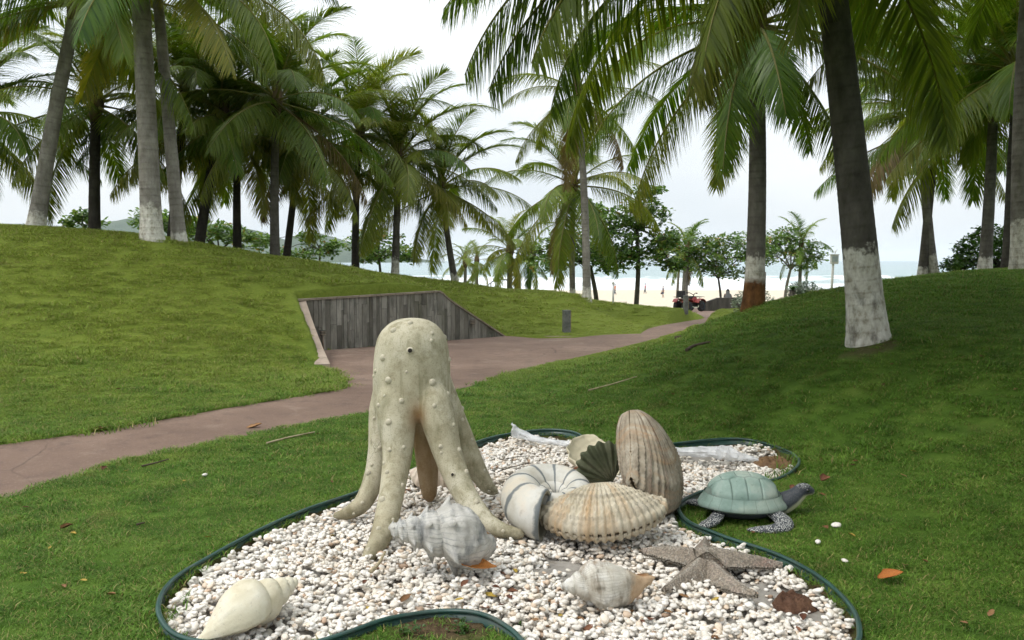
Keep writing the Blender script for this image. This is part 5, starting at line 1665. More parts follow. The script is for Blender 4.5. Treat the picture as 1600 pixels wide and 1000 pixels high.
# ---- starfish
def make_star():
    c0 = on_z(1103, 880, 0.03)
    tips = [(1004, 862), (1222, 880), (1096, 838), (1042, 922), (1180, 936)]
    piecesV, piecesF, att = [], [], []
    base = 0
    for k, (u, v) in enumerate(tips):
        tp = on_z(u, v, 0.03)
        d = Vector((tp.x - c0.x, tp.y - c0.y, 0))
        L = d.length if k != 2 else max(d.length, 0.36)
        d.normalize()
        sdv = Vector((-d.y, d.x, 0))
        ns, nc = 60, 17
        s, c = np.meshgrid(np.linspace(-0.16, 1, ns), np.linspace(-1, 1, nc), indexing='ij')
        sp = np.clip(s, 0, 1)
        w = 0.086 * (1 - sp ** 1.6) ** 0.75 * (1 - 0.30 * sp) + 0.010
        w = w * (1 + 0.05 * fbm(sp * 4 + k, c * 0.5, k, 2))
        zt = 0.046 * (1 - sp) ** 1.1 + 0.052 + 0.018 * np.sin(sp * 3.0 + k)
        hgt = (0.058 * (1 - sp) ** 0.7 + 0.018)
        prof = (1 - np.abs(c) ** 1.35) 
        edge = np.where(np.abs(c) > 0.93, 0.006 * np.sign(np.sin(s * 150)) , 0)
        x = s * L
        z = zt - hgt * (1 - prof) + 0.006 * fbm(s * 18, c * 6, k, 3)
        y = c * (w + edge) + 0.02 * np.sin(sp * 2.5 + k) * sp
        topV = np.stack([x, y, z], -1).reshape(-1, 3)
        botV = np.stack([x, y * 0.92, np.minimum(z - 0.012, zt - hgt - 0.012)], -1).reshape(-1, 3)
        Vl = np.concatenate([topV, botV])
        Mx = np.array([[d.x, sdv.x, 0], [d.y, sdv.y, 0], [0, 0, 1]])
        Vw = Vl @ Mx.T
        N = ns * nc
        f = grid_faces(ns, nc)
        sides = [[i * nc, (i + 1) * nc, N + (i + 1) * nc, N + i * nc] for i in range(ns - 1)] + [[i * nc + nc - 1, N + i * nc + nc - 1, N + (i + 1) * nc + nc - 1, (i + 1) * nc + nc - 1] for i in range(ns - 1)]
        ends = [[j, N + j, N + j + 1, j + 1] for j in range(nc - 1)] + [[(ns - 1) * nc + j, (ns - 1) * nc + j + 1, N + (ns - 1) * nc + j + 1, N + (ns - 1) * nc + j] for j in range(nc - 1)]
        piecesV.append(Vw); piecesF.append(np.concatenate([f, f[:, ::-1] + N, np.array(sides), np.array(ends)]) + base)
        att.append(np.tile(np.maximum(np.exp(-(c / 0.10) ** 2), 0.9 * (np.abs(c) > 0.90)).ravel(), 2))
        base += 2 * N
    me = mesh_np('starfish', np.concatenate(piecesV), np.concatenate(piecesF), True, {'ridge': np.concatenate(att)})
    return me, c0
stm, sc0 = make_star()
m = Mat('starfish_stone')
co_ = m.oco()
n1 = m.noise(co_, 10, 7, 0.65)
c = m.ramp(n1, [(0.3, (0.20, 0.16, 0.12)), (0.55, (0.32, 0.27, 0.215)), (0.75, (0.43, 0.375, 0.31))])
c = m.mix(m.ramp(m.noise(co_, 5, 5, 0.6), [(0.55, 0.0), (0.72, 0.55)]), c, (0.24, 0.115, 0.095))
sq = m.ramp(m.math('ABSOLUTE', m.math('SUBTRACT', m.noise(co_, 13, 2, 0.5, 1.5), 0.5)), [(0.0, 1.0), (0.03, 0.0)])
c = m.mix(m.math('MULTIPLY', sq, 0.6), c, (0.46, 0.43, 0.37))
c = m.mix(m.math('MULTIPLY', m.attr('ridge'), 0.6), c, (0.44, 0.41, 0.35))
nb = m.n('ShaderNodeTexVoronoi', {'Vector': co_, 'Scale': 95.0})
c = m.mix(m.ramp(nb, [(0.3, 0.0), (0.7, 0.55)]), c, (0.085, 0.075, 0.06))
MAT_STAR = m.finish(c, 0.85, m.bump(m.math('ADD', m.math('MULTIPLY', nb, -1.0), m.math('MULTIPLY', sq, 0.7)), 0.7, 0.006), 0.2)
star = obj('starfish_statue', stm, MAT_STAR, loc=(sc0.x, sc0.y, 0.0))
tag(star, 'grey brown stone starfish with five arms lying on the pebbles', 'statue')

# ---- turtle on the grass beside the bed
tb = on_z(1163, 812, 0.0)
tg0 = ground_z(tb.x, tb.y)
turtle = thing('turtle_statue', 'stone sea turtle with pale green shell on the grass beside the edging', 'statue', (tb.x - 0.005, tb.y + 0.04, tg0 - 0.005), (0, 0, R(-3)))
turtle.scale = (0.9, 0.9, 0.92)
def make_patina():
    m = Mat('turtle_green_shell')
    co = m.oco()
    p = m.pos()
    n1 = m.noise(p, 9, 7, 0.6)
    c = m.ramp(n1, [(0.3, (0.15, 0.225, 0.190)), (0.52, (0.23, 0.315, 0.272)), (0.75, (0.36, 0.41, 0.365))])
    c = m.mix(m.ramp(m.noise(p, 3.0, 5, 0.6), [(0.5, 0.0), (0.68, 0.6)]), c, (0.42, 0.45, 0.37))
    c = m.mix(m.ramp(m.noise(p, 42, 6, 0.7), [(0.60, 0.0), (0.74, 0.55)]), c, (0.05, 0.075, 0.06))
    return m.finish(c, 0.7, m.bump(m.noise(p, 60, 4, 0.6), 0.2, 0.004), 0.3)
MAT_TSH = make_patina()
MAT_TGR = weathered('turtle_groove', [(0.3, (0.10, 0.135, 0.115)), (0.7, (0.17, 0.21, 0.18))], 12)
def make_tskin():
    m = Mat('turtle_dark_skin')
    co = m.oco()
    c = m.ramp(m.noise(co, 6, 5, 0.6), [(0.3, (0.020, 0.024, 0.030)), (0.7, (0.055, 0.062, 0.072))])
    v = m.n('ShaderNodeTexVoronoi', {'Vector': co, 'Scale': 120.0})
    k = m.math('MULTIPLY', m.ramp(v, [(0.25, 1.0), (0.5, 0.0)]), m.attr('speckle'))
    c = m.mix(k, c, (0.62, 0.62, 0.58))
    c = m.mix(m.attr('pale'), c, (0.52, 0.50, 0.36))
    return m.finish(c, 0.6, m.bump(v, 0.3, 0.004), 0.35)
MAT_TSK = make_tskin()
LX, LY, LH, ZR = 0.275, 0.235, 0.185, 0.125
def dome_z(x, y):
    q = np.clip((x / LX) ** 2 + (y / LY) ** 2, 0, 1)
    return ZR + LH * (1 - q ** 1.25) ** 0.62
# the flared rim and the shell's body under the scutes
a = np.linspace(0, 2 * math.pi, 97)[:-1]
rings = []
for q, dz in [(0.0, -0.012), (0.25, -0.012), (0.5, -0.012), (0.7, -0.012), (0.85, -0.012), (0.93, -0.012)]:
    rings.append(np.stack([LX * q * np.cos(a), LY * q * np.sin(a), dome_z(LX * q * np.cos(a), LY * q * np.sin(a)) + dz], -1))
for q, z in [(0.98, ZR + 0.028), (1.05, ZR + 0.006), (1.09, ZR - 0.012), (1.075, ZR - 0.028), (0.9, ZR - 0.032), (0.6, ZR - 0.045), (0.0, ZR - 0.05)]:
    dip = -0.022 * np.maximum(np.cos(a), 0) ** 8 - 0.02 * np.exp(-((np.abs(a - math.pi)) / 0.4) ** 2)
    rings.append(np.stack([LX * q * np.cos(a), LY * q * np.sin(a), np.full(96, z) + dip * (q > 0.97)], -1))
me = mesh_np('carapace', np.concatenate(rings), grid_faces(len(rings), 96, wrap_v=True)); me_fix(me)
obj('carapace', me, MAT_TGR, turtle)
def scute(poly, lift=0.004, name='scute', n=7, rings_=5, gap=0.0016):
    P = np.array(poly, float)
    c = P.mean(0)
    ol = []
    for i in range(len(P)):
        A, B = P[i], P[(i + 1) % len(P)]
        for k in range(n): ol.append(A + (B - A) * k / n)
    ol = np.array(ol)
    d = ol - c
    ol = c + d * (1 - gap / np.linalg.norm(d, axis=1))[:, None]
    V = [[*c, float(dome_z(*c)) + lift]]
    for r_i in range(1, rings_ + 1):
        q = r_i / rings_
        pp = c + (ol - c) * q
        V += [[x, y, z + lift - (0.0025 if r_i == rings_ else 0)] for (x, y), z in zip(pp, dome_z(pp[:, 0], pp[:, 1]))]
    V += [[x, y, z - 0.014] for (x, y), z in zip(ol, dome_z(ol[:, 0], ol[:, 1]))]
    m_ = len(ol)
    F3 = [[0, 1 + k, 1 + (k + 1) % m_] for k in range(m_)]
    F4 = [[1 + r_ * m_ + k, 1 + (r_ + 1) * m_ + k, 1 + (r_ + 1) * m_ + (k + 1) % m_, 1 + r_ * m_ + (k + 1) % m_] for r_ in range(rings_) for k in range(m_)]
    me = mesh_np(name, V, [np.array(F3), np.array(F4)]); me_fix(me)
    return obj(name, me, MAT_TSH, turtle)
# five along the spine, four pairs at the flanks
xs_ = [-0.235, -0.150, -0.055, 0.045, 0.140, 0.225]
hw_ = [0.030, 0.058, 0.066, 0.066, 0.058, 0.030]
for i in range(5):
    x0, x1 = xs_[i], xs_[i + 1]
    scute([(x0, -hw_[i]), (x1, -hw_[i + 1]), (x1, hw_[i + 1]), (x0, hw_[i])] if i in (0, 4) else [(x0, -hw_[i]), ((x0 + x1) / 2, -hw_[i] - 0.022), (x1, -hw_[i + 1]), (x1, hw_[i + 1]), ((x0 + x1) / 2, hw_[i] + 0.022), (x0, hw_[i])])
def el(x, q):
    return LY * math.sqrt(max(q * q - (x / LX) ** 2, 0.0))
for s in (-1, 1):
    cut = [-0.225, -0.105, -0.005, 0.095, 0.215]
    for i in range(4):
        x0, x1 = cut[i], cut[i + 1]
        def mid(x): return float(np.interp(x, [-0.235, -0.150, -0.1025, -0.055, -0.005, 0.045, 0.0925, 0.140, 0.225], [0.030, 0.058, 0.084, 0.066, 0.088, 0.066, 0.084, 0.058, 0.030]))
        inn = [(x, s * mid(x)) for x in np.linspace(x0, x1, 5)]
        out = [(x, s * max(el(x * 1.02, 0.93), mid(x) + 0.004)) for x in np.linspace(x1, x0, 5)]
        scute(inn + out, n=3)
# marginal scutes round the rim
for k in range(22):
    a0, a1 = 2 * math.pi * k / 22 + 0.004, 2 * math.pi * (k + 1) / 22 - 0.004
    aa = np.linspace(a0, a1, 6)
    V = []
    for q, z in [(0.945, None), (0.99, ZR + 0.030), (1.055, ZR + 0.010), (1.10, ZR - 0.010), (1.085, ZR - 0.024)]:
        for t in aa:
            dip = (-0.022 * max(math.cos(t), 0) ** 8 - 0.02 * math.exp(-((abs(t - math.pi)) / 0.4) ** 2)) * (q > 0.97)
            x, y = LX * q * math.cos(t), LY * q * math.sin(t)
            zz = float(dome_z(x, y)) + 0.004 if z is None else z + 0.004 + dip
            V.append((x, y, zz))
    me = mesh_np('marginal_scute', V, grid_faces(5, 6))
    obj('marginal_scute', me, MAT_TSH, turtle)
# dark body, neck and head as one skin
tp_ = [ellipsoid_piece((0, 0, 0.085), (0.25, 0.20, 0.075)),
       tube_piece(catmull([(0.17, 0, 0.085), (0.26, 0, 0.10), (0.33, -0.01, 0.138), (0.375, -0.01, 0.174), (0.39, -0.01, 0.190)], 5), np.interp(np.linspace(0, 1, 21), [0, .3, .7, 1], [.085, .075, .056, .05]), 14),
       ellipsoid_piece((0.405, -0.012, 0.203), (0.066, 0.048, 0.046), Matrix.Rotation(R(-12), 3, 'Y')),
       ellipsoid_piece((0.447, -0.012, 0.198), (0.044, 0.034, 0.030), Matrix.Rotation(R(10), 3, 'Y'))]
bme = remeshed('head_and_body', tp_, 0.0085, 6)
co = np.empty(len(bme.vertices) * 3, np.float32); bme.vertices.foreach_get('co', co); co = co.reshape(-1, 3)
head = sstep(0.33, 0.38, co[:, 0])
speck = np.maximum(0.75 * head * sstep(0.215, 0.24, co[:, 2]), 0.06 * sstep(0.24, 0.3, co[:, 0]))
axis_z = np.interp(co[:, 0], [0.2, 0.28, 0.35, 0.40, 0.48], [0.06, 0.07, 0.125, 0.172, 0.186])
pale = sstep(0.012, -0.012, co[:, 2] - axis_z) * sstep(0.25, 0.30, co[:, 0])
for nm_, val in (('speckle', speck), ('pale', pale)):
    at_ = bme.attributes.new(nm_, 'FLOAT', 'POINT'); at_.data.foreach_set('value', val.astype(np.float32))
hb = obj('head_and_body', bme, MAT_TSK, turtle)
MAT_EYE = weathered('turtle_eye', [(0.3, (0.008, 0.008, 0.008)), (0.7, (0.02, 0.02, 0.02))], 5, rough=0.15, bump=0.0, spec=0.6)
for s in (-1, 1):
    b = Build(); b.lathe([(0.002, -0.012), (0.010, -0.006), (0.013, 0.0), (0.010, 0.006), (0.002, 0.010)], 12)
    b.build('eye', MAT_EYE, hb, smooth=True, loc=(0.430, -0.012 + s * 0.040, 0.211), rot=(R(-80 * s), 0, 0))
def flipper(pts, rad, name='flipper', flat=0.42):
    P = catmull(pts, 5)
    rr = np.interp(np.linspace(0, 1, len(P)), np.linspace(0, 1, len(rad)), rad)
    V, _ = tube_rings(P, rr, 14)
    z0 = np.repeat(P[:, 2], 14)
    V[:, 2] = z0 + (V[:, 2] - z0) * flat
    Fs = [tuple(f) for f in grid_faces(len(P), 14, wrap_v=True)] + [tuple(range(13, -1, -1)), tuple((len(P) - 1) * 14 + k for k in range(14))]
    me = remeshed(name, [(V, Fs)], 0.008, 4)
    at_ = me.attributes.new('speckle', 'FLOAT', 'POINT'); at_.data.foreach_set('value', np.full(len(me.vertices), 0.95, np.float32))
    return obj(name, me, MAT_TSK, turtle)
for s in (-1, 1):
    flipper([(0.17, s * 0.14, 0.085), (0.215, s * 0.24, 0.060), (0.20, s * 0.305, 0.038), (0.12, s * 0.335, 0.03), (0.03, s * 0.335, 0.026), (-0.04, s * 0.325, 0.022)], [.055, .062, .062, .052, .038, .012], flat=0.55)
    flipper([(-0.18, s * 0.13, 0.07), (-0.235, s * 0.21, 0.04), (-0.30, s * 0.26, 0.028), (-0.345, s * 0.275, 0.02)], [.045, .05, .045, .016], 'rear_flipper', 0.5)
# ------------------------------------------------------------------ broadleaf trees and shrubs
def leaf_mat(name, stops, trans=0.3):
    m = Mat(name)
    c = m.ramp(m.attr('tone'), stops)
    b = m.n('ShaderNodeBsdfPrincipled', {'Base Color': c, 'Roughness': 0.45, 'Specular IOR Level': 0.4})
    tr = m.n('ShaderNodeBsdfTranslucent', {'Color': m.n('ShaderNodeHueSaturation', {'Color': c, 'Value': 1.7, 'Saturation': 1.1})})
    m.t.links.new(m.n('ShaderNodeMixShader', {0: trans, 1: b, 2: tr}), m.out.inputs['Surface'])
    return m.m
MAT_LEAF = leaf_mat('sea_almond_leaf', [(0.0, (0.040, 0.088, 0.018)), (0.35, (0.085, 0.160, 0.030)), (0.7, (0.145, 0.230, 0.050)), (0.96, (0.20, 0.26, 0.06)), (1.0, (0.32, 0.20, 0.06))])
MAT_SILVER = leaf_mat('silvery_shrub_leaf', [(0.0, (0.09, 0.125, 0.085)), (0.5, (0.19, 0.235, 0.17)), (1.0, (0.33, 0.37, 0.28))], 0.2)
MAT_HEDGE = leaf_mat('bright_green_leaf', [(0.0, (0.025, 0.065, 0.012)), (0.5, (0.062, 0.135, 0.022)), (1.0, (0.13, 0.215, 0.045))])
MAT_TWIG = weathered('tree_bark', [(0.3, (0.045, 0.038, 0.030)), (0.7, (0.12, 0.105, 0.085))], 8)
MAT_PALEBARK = weathered('pale_tree_bark', [(0.3, (0.13, 0.11, 0.085)), (0.7, (0.28, 0.25, 0.20))], 8)

def leaf_cloud(name, clusters, leaf, per, r, mat, parent, spread=1.0):
    """Rosettes of leaves: every leaf a folded blade of its own."""
    V, F3, tone = [], [], []
    b = 0
    for c in clusters:
        ct = np.clip(r.normal(0.45, 0.2), 0, 1)
        for k in range(per):
            az = r.uniform(0, 6.283); el = r.normal(0.25, 0.45)
            d = np.array([math.cos(az) * math.cos(el), math.sin(az) * math.cos(el), math.sin(el)])
            s = np.array([-math.sin(az), math.cos(az), 0])
            s = s + np.array([0, 0, 1]) * r.normal(0, 0.5); s /= np.linalg.norm(s)
            n = np.cross(d, s)
            L = leaf * r.uniform(0.6, 1.1); W = L * r.uniform(0.28, 0.40)
            p = np.array(c) + d * leaf * 0.15 * spread + r.normal(0, leaf * 0.25 * spread, 3)
            V += [p, p + d * L * 0.62 + s * W, p + d * L - n * L * 0.12, p + d * L * 0.62 - s * W, p + d * L * 0.55 - n * L * 0.07]
            F3 += [[b, b + 1, b + 4], [b + 1, b + 2, b + 4], [b + 2, b + 3, b + 4], [b + 3, b, b + 4]]
            tone += [np.clip(ct + r.normal(0, 0.18), 0, 1)] * 5
            b += 5
    return obj(name, mesh_np(name, V, [np.array(F3)], False, {'tone': tone}), mat, parent)

def leafy_tree(label, base_u, Y, fork, blobs, rad=0.12, leaf=0.22, n_per=2.2, seed=1, bark=None, per=9, mat=None, name='leafy_tree', extra_z=0.0):
    r = np.random.default_rng(seed)
    x = (base_u - CX) / F_PX * Y
    base = Vector((x, Y, ground_z(x, Y)))
    t = thing(name, label, 'tree', base)
    fk = at(fork[0], fork[1], Y) - base
    bld = Build()
    P = catmull([(0, 0, -0.2), (fk.x * 0.35 + r.normal(0, 0.04), r.normal(0, 0.05), fk.z * 0.5), tuple(fk)], 8)
    bld.tube(P, np.linspace(rad * 1.15, rad * 0.7, len(P)), 10)
    clusters = []
    for (u, v, ru, rv, *dd) in blobs:
        yy = dd[0] if dd else 0.0
        c = at(u, v, Y + yy) - base
        rx, rz = ru / F_PX * Y, rv / F_PX * Y
        mid = fk.lerp(c, 0.5) + Vector((0, r.normal(0, 0.2), 0.15 * (c - fk).length))
        LP = catmull([tuple(fk - Vector((0, 0, 0.15))), tuple(mid), tuple(c)], 6)
        bld.tube(LP, np.linspace(rad * 0.55, rad * 0.14, len(LP)), 6)
        n = int(ru * rv / 100 * n_per * 4.0) + 14
        for _ in range(n):
            d = r.normal(0, 1, 3); d /= np.linalg.norm(d)
            q = r.random() ** 0.45
            clusters.append((c.x + d[0] * rx * q, c.y + d[1] * rx * 0.9 * q, c.z + d[2] * rz * q))
            if r.random() < 0.25:
                bld.tube([tuple(c.lerp(mid, r.random() * 0.5)), clusters[-1]], [rad * 0.14, rad * 0.05], 4)
    bld.build('trunk', bark or MAT_TWIG, t, smooth=True)
    leaf_cloud('crown', clusters, leaf, per, r, mat or MAT_LEAF, t)
    return t
leafy_tree('tall sea almond tree with thin dark trunk left of the quad bike', 993, 38, (995, 352), [(1000, 335, 50, 26), (955, 362, 55, 30), (1040, 378, 40, 24), (985, 402, 62, 20), (1015, 300, 24, 14), (1050, 415, 26, 12), (925, 335, 30, 20, 2)], 0.11, 0.26, 2.0, 3)
leafy_tree('low sea almond tree with leaning trunk just right of the tall thin palm', 936, 41, (922, 415), [(905, 392, 60, 26), (862, 412, 42, 15), (950, 410, 36, 20), (880, 375, 40, 18), (830, 395, 25, 15, 2)], 0.12, 0.26, 2.2, 5)
leafy_tree('spreading sea almond tree with thin trunk left of the rusty palm', 1128, 58, (1122, 432), [(1130, 402, 60, 20), (1095, 418, 32, 16), (1155, 380, 52, 18), (1105, 386, 36, 16), (1140, 426, 44, 10), (1185, 398, 34, 18), (1080, 400, 20, 12)], 0.09, 0.28, 2.4, 7)
leafy_tree('small rounded sea almond tree with pale trunk beyond the rusty palm', 1226, 60, (1236, 418), [(1243, 390, 48, 20), (1208, 378, 42, 18), (1272, 400, 26, 11), (1232, 366, 28, 12), (1252, 416, 26, 8), (1200, 400, 26, 14)], 0.12, 0.27, 2.4, 9, MAT_PALEBARK)
leafy_tree('leafy tree around the twin trunk palm behind the quad bike', 1058, 64, (1062, 410), [(1062, 388, 32, 22), (1040, 398, 22, 14), (1085, 372, 20, 12)], 0.11, 0.26, 2.2, 11, MAT_PALEBARK)
leafy_tree('low leafy tree seen under the palm with the pale foot', 594, 38, (592, 402), [(605, 392, 52, 12), (560, 382, 38, 10), (636, 402, 22, 9), (580, 404, 24, 8), (590, 370, 40, 10)], 0.07, 0.22, 2.4, 13)
leafy_tree('thin stemmed leafy tree beside the twin palm trunks', 503, 36, (500, 385), [(505, 394, 26, 8), (470, 398, 26, 8), (522, 385, 18, 8), (485, 372, 24, 8), (440, 395, 22, 8), (410, 380, 22, 10)], 0.05, 0.20, 2.2, 15)
leafy_tree('small leafy tree in the gap between the leaning grey palm and whitewashed palm', 135, 30, (132, 350), [(128, 338, 16, 10), (148, 350, 14, 8), (110, 350, 10, 7)], 0.05, 0.20, 2.0, 17)
leafy_tree('dark thicket tree behind the palms at the middle of the left grove', 340, 30, (342, 385), [(335, 365, 60, 16), (290, 355, 50, 18), (395, 375, 40, 14), (240, 345, 40, 16)], 0.07, 0.22, 1.6, 19)

def shrub(label, u, Y, w_px, v_top, mat, seed, leaf=0.09, n=130, per=9, name='shrub', ground=None):
    r = np.random.default_rng(seed)
    x = (u - CX) / F_PX * Y
    g0 = ground_z(x, Y)
    top = at(u, v_top, Y).z
    t = thing(name, label, 'shrub', (x, Y, g0))
    rx, h = w_px / F_PX * Y / 2, max(top - g0, 0.4)
    cl = []
    b = Build()
    for i in range(n):
        a, q = r.uniform(0, 6.283), r.random() ** 0.5
        z = h * (0.08 + 0.92 * r.random() ** 0.8 * (1 - 0.55 * q ** 2))
        cl.append((math.cos(a) * q * rx, math.sin(a) * q * rx * 0.8, z))
        if i % 5 == 0: b.tube([(0, 0, -0.05), (cl[-1][0] * 0.5, cl[-1][1] * 0.5, z * 0.6), cl[-1]], [0.02, 0.012, 0.005], 5)
    b.build('stems', MAT_TWIG, t, smooth=True)
    leaf_cloud('foliage', cl, leaf, per, r, mat, t, 1.3)
    return t
shrub('silvery shrub half hidden behind the rusty palm foot', 1178, 21, 66, 442, MAT_SILVER, 31, 0.07, 200)
shrub('rounded silvery shrub on the slope crest near the sign post', 1258, 22, 54, 437, MAT_SILVER, 33, 0.07, 200)
shrub('large bright green bush at the right behind the crest palms', 1545, 25, 110, 352, MAT_HEDGE, 35, 0.13, 420)
shrub('low bright green bush left of the large one on the right crest', 1497, 26, 50, 396, MAT_HEDGE, 37, 0.12, 130)
shrub('large green bush at the right picture edge', 1610, 26, 90, 345, MAT_HEDGE, 39, 0.13, 300)
# small cycad in a pot by the silvery shrub
cy = thing('potted_cycad', 'small spiky cycad plant beside the rounded silvery shrub', 'plant', at(1238, 458, 21.5))
Build().tube([(0, 0, -0.5), (0, 0, 0.08)], [0.07, 0.08], 10).build('stem', MAT_TWIG, cy, smooth=True)
for k in range(9):
    a = k * 0.7
    V, F3 = [], []
    for j in range(9):
        q = j / 8
        cpt = Vector((math.cos(a) * q * 0.22, math.sin(a) * q * 0.22, 0.08 + 0.10 * math.sin(q * 2.6)))
        s = Vector((-math.sin(a), math.cos(a), 0)) * 0.05 * math.sin(0.4 + q * 2.6)
        V += [cpt - s, cpt + s]
    f = np.array([[2 * j, 2 * j + 1, 2 * j + 3, 2 * j + 2] for j in range(8)])
    obj('leaf', mesh_np('leaf', V, [f], True, {'tone': np.full(len(V), 0.4)}), MAT_HEDGE, cy)

# ------------------------------------------------------------------ bollards, posts, sign
MAT_BOL = weathered('grey_stone_bollard', [(0.3, (0.10, 0.105, 0.10)), (0.7, (0.24, 0.24, 0.225))], 6, spot=(0.06, 0.06, 0.05), spot_amt=0.6)
MAT_BOLW = weathered('tan_bollard_side', [(0.3, (0.26, 0.18, 0.09)), (0.7, (0.40, 0.30, 0.17))], 8)
def bollard(label, u, v_base, v_top, w_px):
    p = ground_hit(u, v_base)
    s = p.y / F_PX
    h, w = (v_base - v_top) * s, w_px * s
    t = thing('bollard', label, 'bollard', p, (0, 0, R(14)))
    b = Build(); b.box((0, 0, h / 2 - 0.1), (w * 0.8, w * 0.8, h + 0.2)); b.build('post', MAT_BOL, t, bevel=0.01)
    b = Build(); b.box((w * 0.4 + 0.012, 0, h * 0.52), (0.024, w * 0.6, h * 0.9)); b.build('side_panel', MAT_BOLW, t, bevel=0.004)
    b = Build(); b.box((0, 0, h + 0.012), (w * 0.86, w * 0.86, 0.025)); b.build('cap', MAT_BOL, t, bevel=0.006)
bollard('short square grey stone bollard on the grass near the wall\'s sloping end', 885, 519, 486, 13)
bollard('smaller stone bollard in front of the quad bike', 1071, 495, 475, 8)

MAT_WPAINT = weathered('white_painted_wood', [(0.3, (0.55, 0.54, 0.50)), (0.7, (0.74, 0.73, 0.70))], 8)
MAT_BLUEGREY = weathered('faded_sign_print', [(0.3, (0.28, 0.34, 0.37)), (0.7, (0.42, 0.47, 0.49))], 10)
sp0 = at(1298, 470, 30)
sp0.z = ground_z(sp0.x, 30)
sign = thing('sign_post', 'pale wooden post with white box sign on the right crest before the sea', 'sign', sp0)
tb_, tt_ = at(1302, 412, 30) - sp0, at(1303, 399, 30) - sp0
b = Build(); b.tube([(0, 0, -0.2), (tb_.x * 0.6, 0, tb_.z * 0.5), (tb_.x, 0, tt_.z)], [0.045, 0.045, 0.042], 10); b.build('post', MAT_WPAINT, sign, smooth=True)
ctr = at(1302.5, 405.5, 30) - sp0
b = Build(); b.box((ctr.x, -0.07, ctr.z), (0.27, 0.10, 0.32)); b.build('sign_box', MAT_WPAINT, sign, bevel=0.01)
b = Build(); b.box((ctr.x, -0.125, ctr.z + 0.02), (0.20, 0.012, 0.20)); b.build('sign_face', MAT_BLUEGREY, sign)
b = Build(); b.box((ctr.x, -0.07, ctr.z + 0.175), (0.31, 0.14, 0.03)); b.build('sign_roof', MAT_WPAINT, sign)
b = Build(); b.tube([(ctr.x + 0.02, -0.05, ctr.z + 0.19), (ctr.x + 0.05, -0.05, ctr.z + 0.30), (ctr.x + 0.11, -0.05, ctr.z + 0.36)], [0.012, 0.02, 0.012], 8); b.tube([(ctr.x - 0.08, -0.05, ctr.z + 0.24), (ctr.x + 0.08, -0.05, ctr.z + 0.30)], [0.012, 0.012], 6); b.build('bracket', MAT_WPAINT, sign, smooth=True)

np0 = ground_hit(958, 474)
net = thing('beach_pole', 'thin pale pole standing upright on the sand left of the beach walkers', 'pole', (np0.x, np0.y, ground_z(np0.x, np0.y)))
b = Build(); b.tube([(0, 0, -0.3), (0, 0, 2.3 * np0.y / 100)], [0.04, 0.03], 8); b.build('shaft', MAT_WPAINT, net, smooth=True)
b = Build(); b.lathe([(0.05, 0), (0.05, 0.06), (0.02, 0.09)], 8, Matrix.Translation((0, 0, 2.3 * np0.y / 100))); b.build('finial', MAT_WPAINT, net)

# yellow bag on a dark post behind the rusty palm
fp0 = at(1195, 468, 26); fp0.z = ground_z(fp0.x, 26)
fl = thing('flag_post', 'dark thin post with a yellow cloth behind the rusty palm', 'post', fp0)
tp = at(1195, 425, 26).z - fp0.z
b = Build(); b.tube([(0, 0, -0.2), (0, 0, tp)], 0.022, 8); b.build('post', MAT_TWIG, fl, smooth=True)
MAT_YEL = weathered('yellow_cloth', [(0.3, (0.50, 0.33, 0.05)), (0.7, (0.66, 0.47, 0.10))], 8)
V = [(-0.09 - 0.02 * math.sin(j) if i == 0 else 0.02, 0.015 * math.sin(j * 1.7 + i), tp - 0.02 - 0.30 * j / 5) for j in range(6) for i in range(2)]
V += [(x, y + 0.008, z) for x, y, z in V]
b = Build(); b.add(V, [(2 * j, 2 * j + 1, 2 * j + 3, 2 * j + 2) for j in range(5)] + [(12 + 2 * j, 12 + 2 * j + 2, 12 + 2 * j + 3, 12 + 2 * j + 1) for j in range(5)]); b.build('cloth', MAT_YEL, fl, smooth=True)

# dark canopy of a beach stand beyond the mound
cp = at(784, 452, 52); cp.z = ground_z(cp.x, 52)
can = thing('beach_canopy', 'dark curved canopy roof on thin poles peeking over the left mound', 'canopy', cp)
MAT_CAN = weathered('dark_canvas', [(0.3, (0.030, 0.038, 0.040)), (0.7, (0.075, 0.088, 0.09))], 4, rough=0.6)
zt = at(784, 438, 52).z - cp.z
n = 14
x, y = np.meshgrid(np.linspace(-0.85, 0.75, n), np.linspace(-0.7, 0.7, 8), indexing='ij')
z = zt + 0.10 - 0.30 * np.abs(x / 0.8) ** 2.5 - 0.05 * (y / 0.7) ** 2 - 0.12 * (x > 0.4) * (x - 0.4)
Vc = np.stack([x, y, z], -1).reshape(-1, 3)
Vd = Vc - np.array([0, 0, 0.03])
f = grid_faces(n, 8)
edge = [i * 8 for i in range(n)] + [(n - 1) * 8 + j for j in range(1, 8)] + [i * 8 + 7 for i in range(n - 2, -1, -1)] + [j for j in range(6, 0, -1)]
ef = np.array([[edge[i], edge[(i + 1) % len(edge)], edge[(i + 1) % len(edge)] + n * 8, edge[i] + n * 8] for i in range(len(edge))])
obj('canopy_roof', mesh_np('canopy_roof', np.concatenate([Vc, Vd]), np.concatenate([f, f[:, ::-1] + n * 8, ef])), MAT_CAN, can)
for px_, py_ in ((-0.7, -0.6), (0.65, -0.6), (-0.7, 0.6), (0.65, 0.6)):
    b = Build(); b.tube([(px_, py_, -0.1), (px_ * 0.97, py_, zt - 0.08)], 0.025, 6); b.build('pole', MAT_WPAINT, can, smooth=True)

